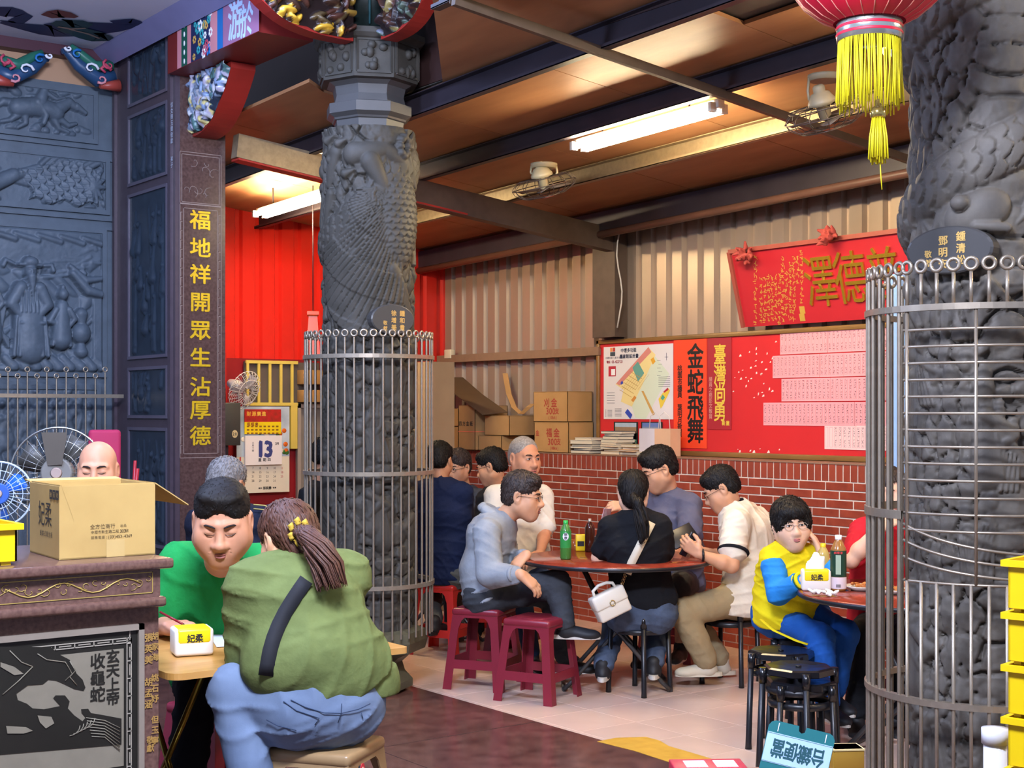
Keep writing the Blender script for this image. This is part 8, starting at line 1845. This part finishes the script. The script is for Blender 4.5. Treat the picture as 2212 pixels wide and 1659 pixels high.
# shoulder bag of the woman in black
mBag = M('bag_leather', '#d6cfc0', rough=.42, var=.06); bgc = J(1316, 1300, 7.72)
Rb_ = Matrix((RGT, FWD, EZ)).transposed() @ Matrix.Rotation(-.42, 3, 'Y') @ Matrix.Rotation(.25, 3, 'Z'); M4 = Matrix.Translation(bgc) @ Rb_.to_4x4()
bg = thing('shoulder_bag', 'cream leather shoulder bag hanging at the hip of the woman in black', 'bag', bgc)
mb = MB(); mb.bevbox((-.095, -.045, -.085), (.095, .045, .055), .012, M_=M4); mb.build('bag_body', mBag, bg)
mb = MB(); mb.bevbox((-.098, -.052, -.02), (.098, .048, .062), .012, M_=M4); mb.build('flap', mBag, bg)
mb = MB(); mb.tube([M4 @ Vector(v) for v in ((-.065, 0, .055), (-.06, 0, .09), (-.02, 0, .105), (.03, 0, .10), (.06, 0, .085), (.065, 0, .055))], .009, 8); mb.build('handle', mBag, bg)
mb = MB(); mb.ring(M4 @ Vector((0, -.055, -.005)), .014, .003, 16, 6, Rb_ @ Vector((0, 1, 0))); mb.build('clasp', M('pale_gold', '#c9b07a', rough=.25, metal=.9), bg)
for k in range(4): a = J(1350-2*k, 1243+6*k, 7.75); MB().ring(a, .010, .0025, 12, 5, cv(.6, .4*(-1)**k, .3)).build('chain_link', MATS['pale_gold'], bg)
# phones and menu
def slab(name, label, c, R_, size, mat, cat, screen=None):
    t = thing(name, label, cat, c); M4 = Matrix.Translation(c) @ R_.to_4x4(); h = Vector(size)/2
    mb = MB(); mb.bevbox(-h, h, min(size)*.35, M_=M4); mb.build('case', mat, t)
    if screen: mb = MB(); mb.box((-h.x*.9, -h.y-.0006, -h.z*.93), (h.x*.9, -h.y, h.z*.93), M4); mb.build('screen', screen, t)
    return t
Bc = Matrix((RGT, FWD, EZ)).transposed()
slab('mobile_phone', 'black phone held by the man in the cream polo', J(1487, 1176, 8.0), Bc @ Matrix.Rotation(.5, 3, 'Y') @ Matrix.Rotation(.9, 3, 'Z'), (.07, .009, .145), mBlk, 'phone', M('phone_screen', '#1a2230', rough=.1))
slab('black_folder', 'black tablet case standing open before the man in slate', J(1474, 1158, 8.45), Bc @ Matrix.Rotation(-.6, 3, 'X') @ Matrix.Rotation(-.5, 3, 'Y'), (.17, .012, .12), mBlkM, 'tablet')
slab('menu_card', 'white printed card held up by the woman in black', J(1304, 1135, 8.12), Bc @ Matrix.Rotation(.25, 3, 'Y') @ Matrix.Rotation(1.2, 3, 'Z'), (.15, .003, .2), M('printed_card', '#d9cfd2', rough=.4, col2='#c98a90', scale=25), 'card')
# ---------------------------------------------------------------- left : fans, cushion, poles
def round_fan(name, label, c, R0, ax, wire, blade, nb=4, hub=None, stand=True, tilt=0):
    t = thing(name, label, 'fan', (c.x, c.y, 0)); x, y, d = frame_of(ax)
    for q, z, rr in ((R0, 0, .005), (R0*.72, .028, .002), (R0*.45, .04, .002)): MB().ring(c+d*z, q, rr, 48, 6, ax).build('guard_ring', wire, t)
    for k in range(30): a = k*TP/30; MB().tube([c+(x*math.cos(a)+y*math.sin(a))*q+d*z for q, z in ((R0*.28, .045), (R0*.6, .038), (R0*.92, .014), (R0, 0), (R0*.9, -.03), (R0*.35, -.06))], .0014, 4).build('guard_wire', wire, t)
    for k in range(nb):
        a = k*TP/nb+.4; mb = MB(); V = []
        for q, w0, w1 in ((.2, -.25, .35), (.5, -.35, .45), (.8, -.3, .5), (.9, -.1, .35)): V += [c+(x*math.cos(a+w0)+y*math.sin(a+w0))*q*R0-d*.02, c+(x*math.cos(a+w1)+y*math.sin(a+w1))*q*R0+d*.008]
        mb._add(V, [(2*i, 2*i+1, 2*i+3, 2*i+2) for i in range(3)], True); o = mb.build('blade', blade, t, fix=False); o.modifiers.new('t', 'SOLIDIFY').thickness = .003
    mb = MB(); mb.tube([c+d*.05, c+d*.042, c-d*.05, c-d*.15], [R0*.30, R0*.34, R0*.34, R0*.22], 24); mb.build('motor', hub or wire, t)
    mb = MB(); mb.tube([c+d*.056, c+d*.05], [R0*.10, R0*.13], 16); mb.build('hub_cap', M('hub_red', '#b09a8f', rough=.3), t)
    if stand: b_ = c-d*.1; MB().tube([(b_.x, b_.y, .03), (b_.x, b_.y, b_.z)], .016, 10).build('stand_pole', mDark, t); MB().lathe([(.2, 0), (.19, .025), (.03, .04)], 24, (b_.x, b_.y, 0)).build('stand_base', mDark, t)
    return t
mChr = M('chrome_wire', '#b8b8b4', rough=.25, metal=.8)
fanA = round_fan('pedestal_fan', 'large steel ringed pedestal fan with a grey motor, left of the bald man', J(125, 1022, 6.9), .222, cv(.15, -1, .05), mChr, M('grey_blade', '#54524e', rough=.4), 4, M('grey_motor', '#7d7a74', rough=.35))
fl_ = MB(); q0 = J(116, 970, 6.84); fl_.prism([q0+RGT*-.06+EZ*.08, q0+RGT*.065+EZ*.08, q0+RGT*.04-EZ*.075, q0-RGT*.03-EZ*.08], FWD*.002); fl_.build('paper_tag', M('dusty_card', '#5a5248', rough=.8), fanA)
round_fan('pedestal_fan.001', 'blue bladed pedestal fan cut by the left edge', J(-4, 1068, 5.9), .135, cv(.35, -1, .1), M('pale_wire', '#aebccc', rough=.3), M('blue_blade', '#2a62c4', rough=.2), 3, M('blue_motor', '#2d57a8', rough=.3))
ch = J(226, 1000, 7.75); cu = thing('banquet_chair', 'magenta upholstered chair back standing before the relief wall', 'chair', (ch.x, ch.y, 0), -.3); mMag = M('magenta_fabric', '#a8244e', rough=.75, var=.1)
hz = J(226, 928, 7.75).z; MB().bevbox((-.085, -.03, hz-.42), (.085, .03, hz), .02, seg=3).build('backrest', mMag, cu, local=True); MB().bevbox((-.2, .0, .42), (.2, .4, .47), .02).build('seat', mMag, cu, local=True)
for sx in (-.18, .18):
    MB().tube([(sx*.5, 0, hz-.38), (sx, -.01, .44), (sx, 0, 0)], .012, 8).build('leg', mDark, cu, local=True); MB().tube([(sx, .38, .42), (sx, .4, 0)], .012, 8).build('leg', mDark, cu, local=True)
for i, (xa, ya, xb, yb) in enumerate(((280, 1060, 292, 995), (287, 1060, 297, 1012))):
    a_, b_ = J(xa, ya, 7.6), J(xb, yb, 7.6); a0 = Vector((a_.x-.05*(1+i), a_.y, 0)); tag(MB().tube([a0, b_], .009+.002*i, 8).build('red_pole', M('red_lacquer', '#a3222a', rough=.3)), ['taller', 'shorter'][i]+' red pole leaning beside the magenta chair', 'pole')
# ---------------------------------------------------------------- foreground : low table with lunch boxes, tape on the floor
ft = at(1690, 1650, 3.05); ftz = .70
t = thing('foreground_table', 'brown round table top at the bottom edge, carrying lunch boxes', 'table', (ft.x, ft.y, 0)); MB().lathe([(.47, ftz-.02), (.48, ftz-.012), (.48, ftz-.003), (.47, ftz), (0, ftz)], 48).build('tabletop', M('brown_laminate', '#8a6a5a', rough=.35, var=.1), t, local=True); MB().tube([(0, 0, .02), (0, 0, ftz-.02)], .03, 12).build('column', mDark, t, local=True); MB().lathe([(.25, 0), (.24, .03), (.03, .05)], 24).build('base', mDark, t, local=True)
mTl = M('teal_card', '#1d6a6e', rough=.5, var=.06); mPb_ = M('pale_blue_card', '#a8c8e4', rough=.5, var=.03); mTxt = M('teal_print', '#1d4f58', rough=.6)
Dl = 3.36; TLp, TRp = J(1664, 1553, Dl), J(1806, 1588, Dl-.02); ex = (TRp-TLp).normalized(); dn = (Vector((0, 0, -1))-ex*(-ex.z)).normalized(); dn = (dn+RGT*-.06-FWD*.25).normalized(); nn = ex.cross(dn).normalized(); nn = nn if nn.dot(CAM-TLp) > 0 else -nn; wL = (TRp-TLp).length
tz = thing('lunch_box', 'teal and pale blue lunch box lid standing upside down at the bottom edge', 'box', tuple(TLp+ex*wL/2+dn*.15))
def Lp(u, v, off=0.0): return TLp+ex*u+dn*v+nn*off
cr_ = .014; notch = [Lp(wL*.5+.009*math.cos(a), .012*math.sin(a)) for a in np.linspace(math.pi, 0, 9)]
MB().prism([Lp(0, .03), Lp(0, cr_), Lp(cr_*.4, cr_*.3), Lp(cr_, 0)]+[p_ for p_ in [Lp(wL*.5-.009, 0), Lp(wL*.5-.007, .012), Lp(wL*.5, .016), Lp(wL*.5+.007, .012), Lp(wL*.5+.009, 0)]]+[Lp(wL-cr_, 0), Lp(wL-cr_*.4, cr_*.3), Lp(wL, cr_), Lp(wL, .03), Lp(wL, .17), Lp(0, .17)], -nn*.004).build('lid', mTl, tz)
MB().prism([Lp(.001, .028, .0004), Lp(wL-.001, .028, .0004), Lp(wL-.001, .098, .0004), Lp(.001, .098, .0004)], nn*.0006).build('pale_panel', mPb_, tz)
for v in (.03, .096): MB().prism([Lp(.001, v, .001), Lp(wL-.001, v, .001), Lp(wL-.001, v+.0008, .001), Lp(.001, v+.0008, .001)], nn*.0003).build('printed_line', mTxt, tz)
for u in (.022, wL-.022): MB().prism([Lp(u, .004, .0004), Lp(u+.002, .004, .0004), Lp(u+.002, .024, .0004), Lp(u, .024, .0004)], nn*.0003).build('slot', mWhite, tz)
for i, c in enumerate('當便鐵台'): text_mb([(c, 0, 0, .034, .046)], Lp(.032+.0315*i, .063, .0014), -ex, dn, 0, .02).build('character', mTxt, tz, fix=False)
MB().prism([Lp(0, .17), Lp(wL, .17), Lp(wL, .17)+Vector((0, 0, -.02)), Lp(0, .17)+Vector((0, 0, -.02))], FWD*.1).build('tray', mTl, tz)
gb = J(1828, 1632, 3.44); t = thing('gold_carton', 'small gold carton right of the teal lunch box', 'box', (gb.x, gb.y, ftz+.0), -.55); zg = J(1828, 1612, 3.44).z
MB().bevbox((-.04, -.03, 0), (.035, .03, zg-ftz), .002).build('carton_body', M('gold_card', '#a8802c', rough=.35, metal=.2), t, local=True); MB().box((-.041, -.031, zg-ftz-.004), (.036, .031, zg-ftz)).build('carton_edge', M('cream_edge', '#d9c48a', rough=.5), t, local=True)
rb2 = J(1530, 1668, 3.3); t = thing('red_tray_box', 'red edged box with white labels just inside the bottom edge', 'box', (rb2.x, rb2.y, ftz), -.60); zr_ = J(1530, 1650, 3.3).z-ftz
MB().bevbox((-.085, -.05, 0), (.085, .05, zr_), .003).build('box_body', M('crimson_card', '#a31f38', rough=.4), t, local=True)
for x in (-.055, .015): MB().box((x, -.0506, zr_-.03), (x+.05, -.05, zr_-.004)).build('white_label', mWhite, t, local=True)
for x in (-.055, .015): MB().box((x, -.03, zr_), (x+.05, .03, zr_+.0006)).build('white_label', mWhite, t, local=True)
tpx = [(1290, 1602), (1330, 1594), (1395, 1592), (1425, 1600), (1445, 1612), (1500, 1628), (1540, 1640), (1610, 1656), (1640, 1672), (1530, 1672), (1450, 1648), (1370, 1622)]
tag(MB().prism([onZ(x, y, .0006) for x, y in tpx], (0, 0, .001)).build('floor_tape', M('yellow_tape', '#c99f3c', rough=.5, col2='#b58a2c', scale=12)), 'worn yellow tape stuck along the tile edge at the bottom', 'tape')
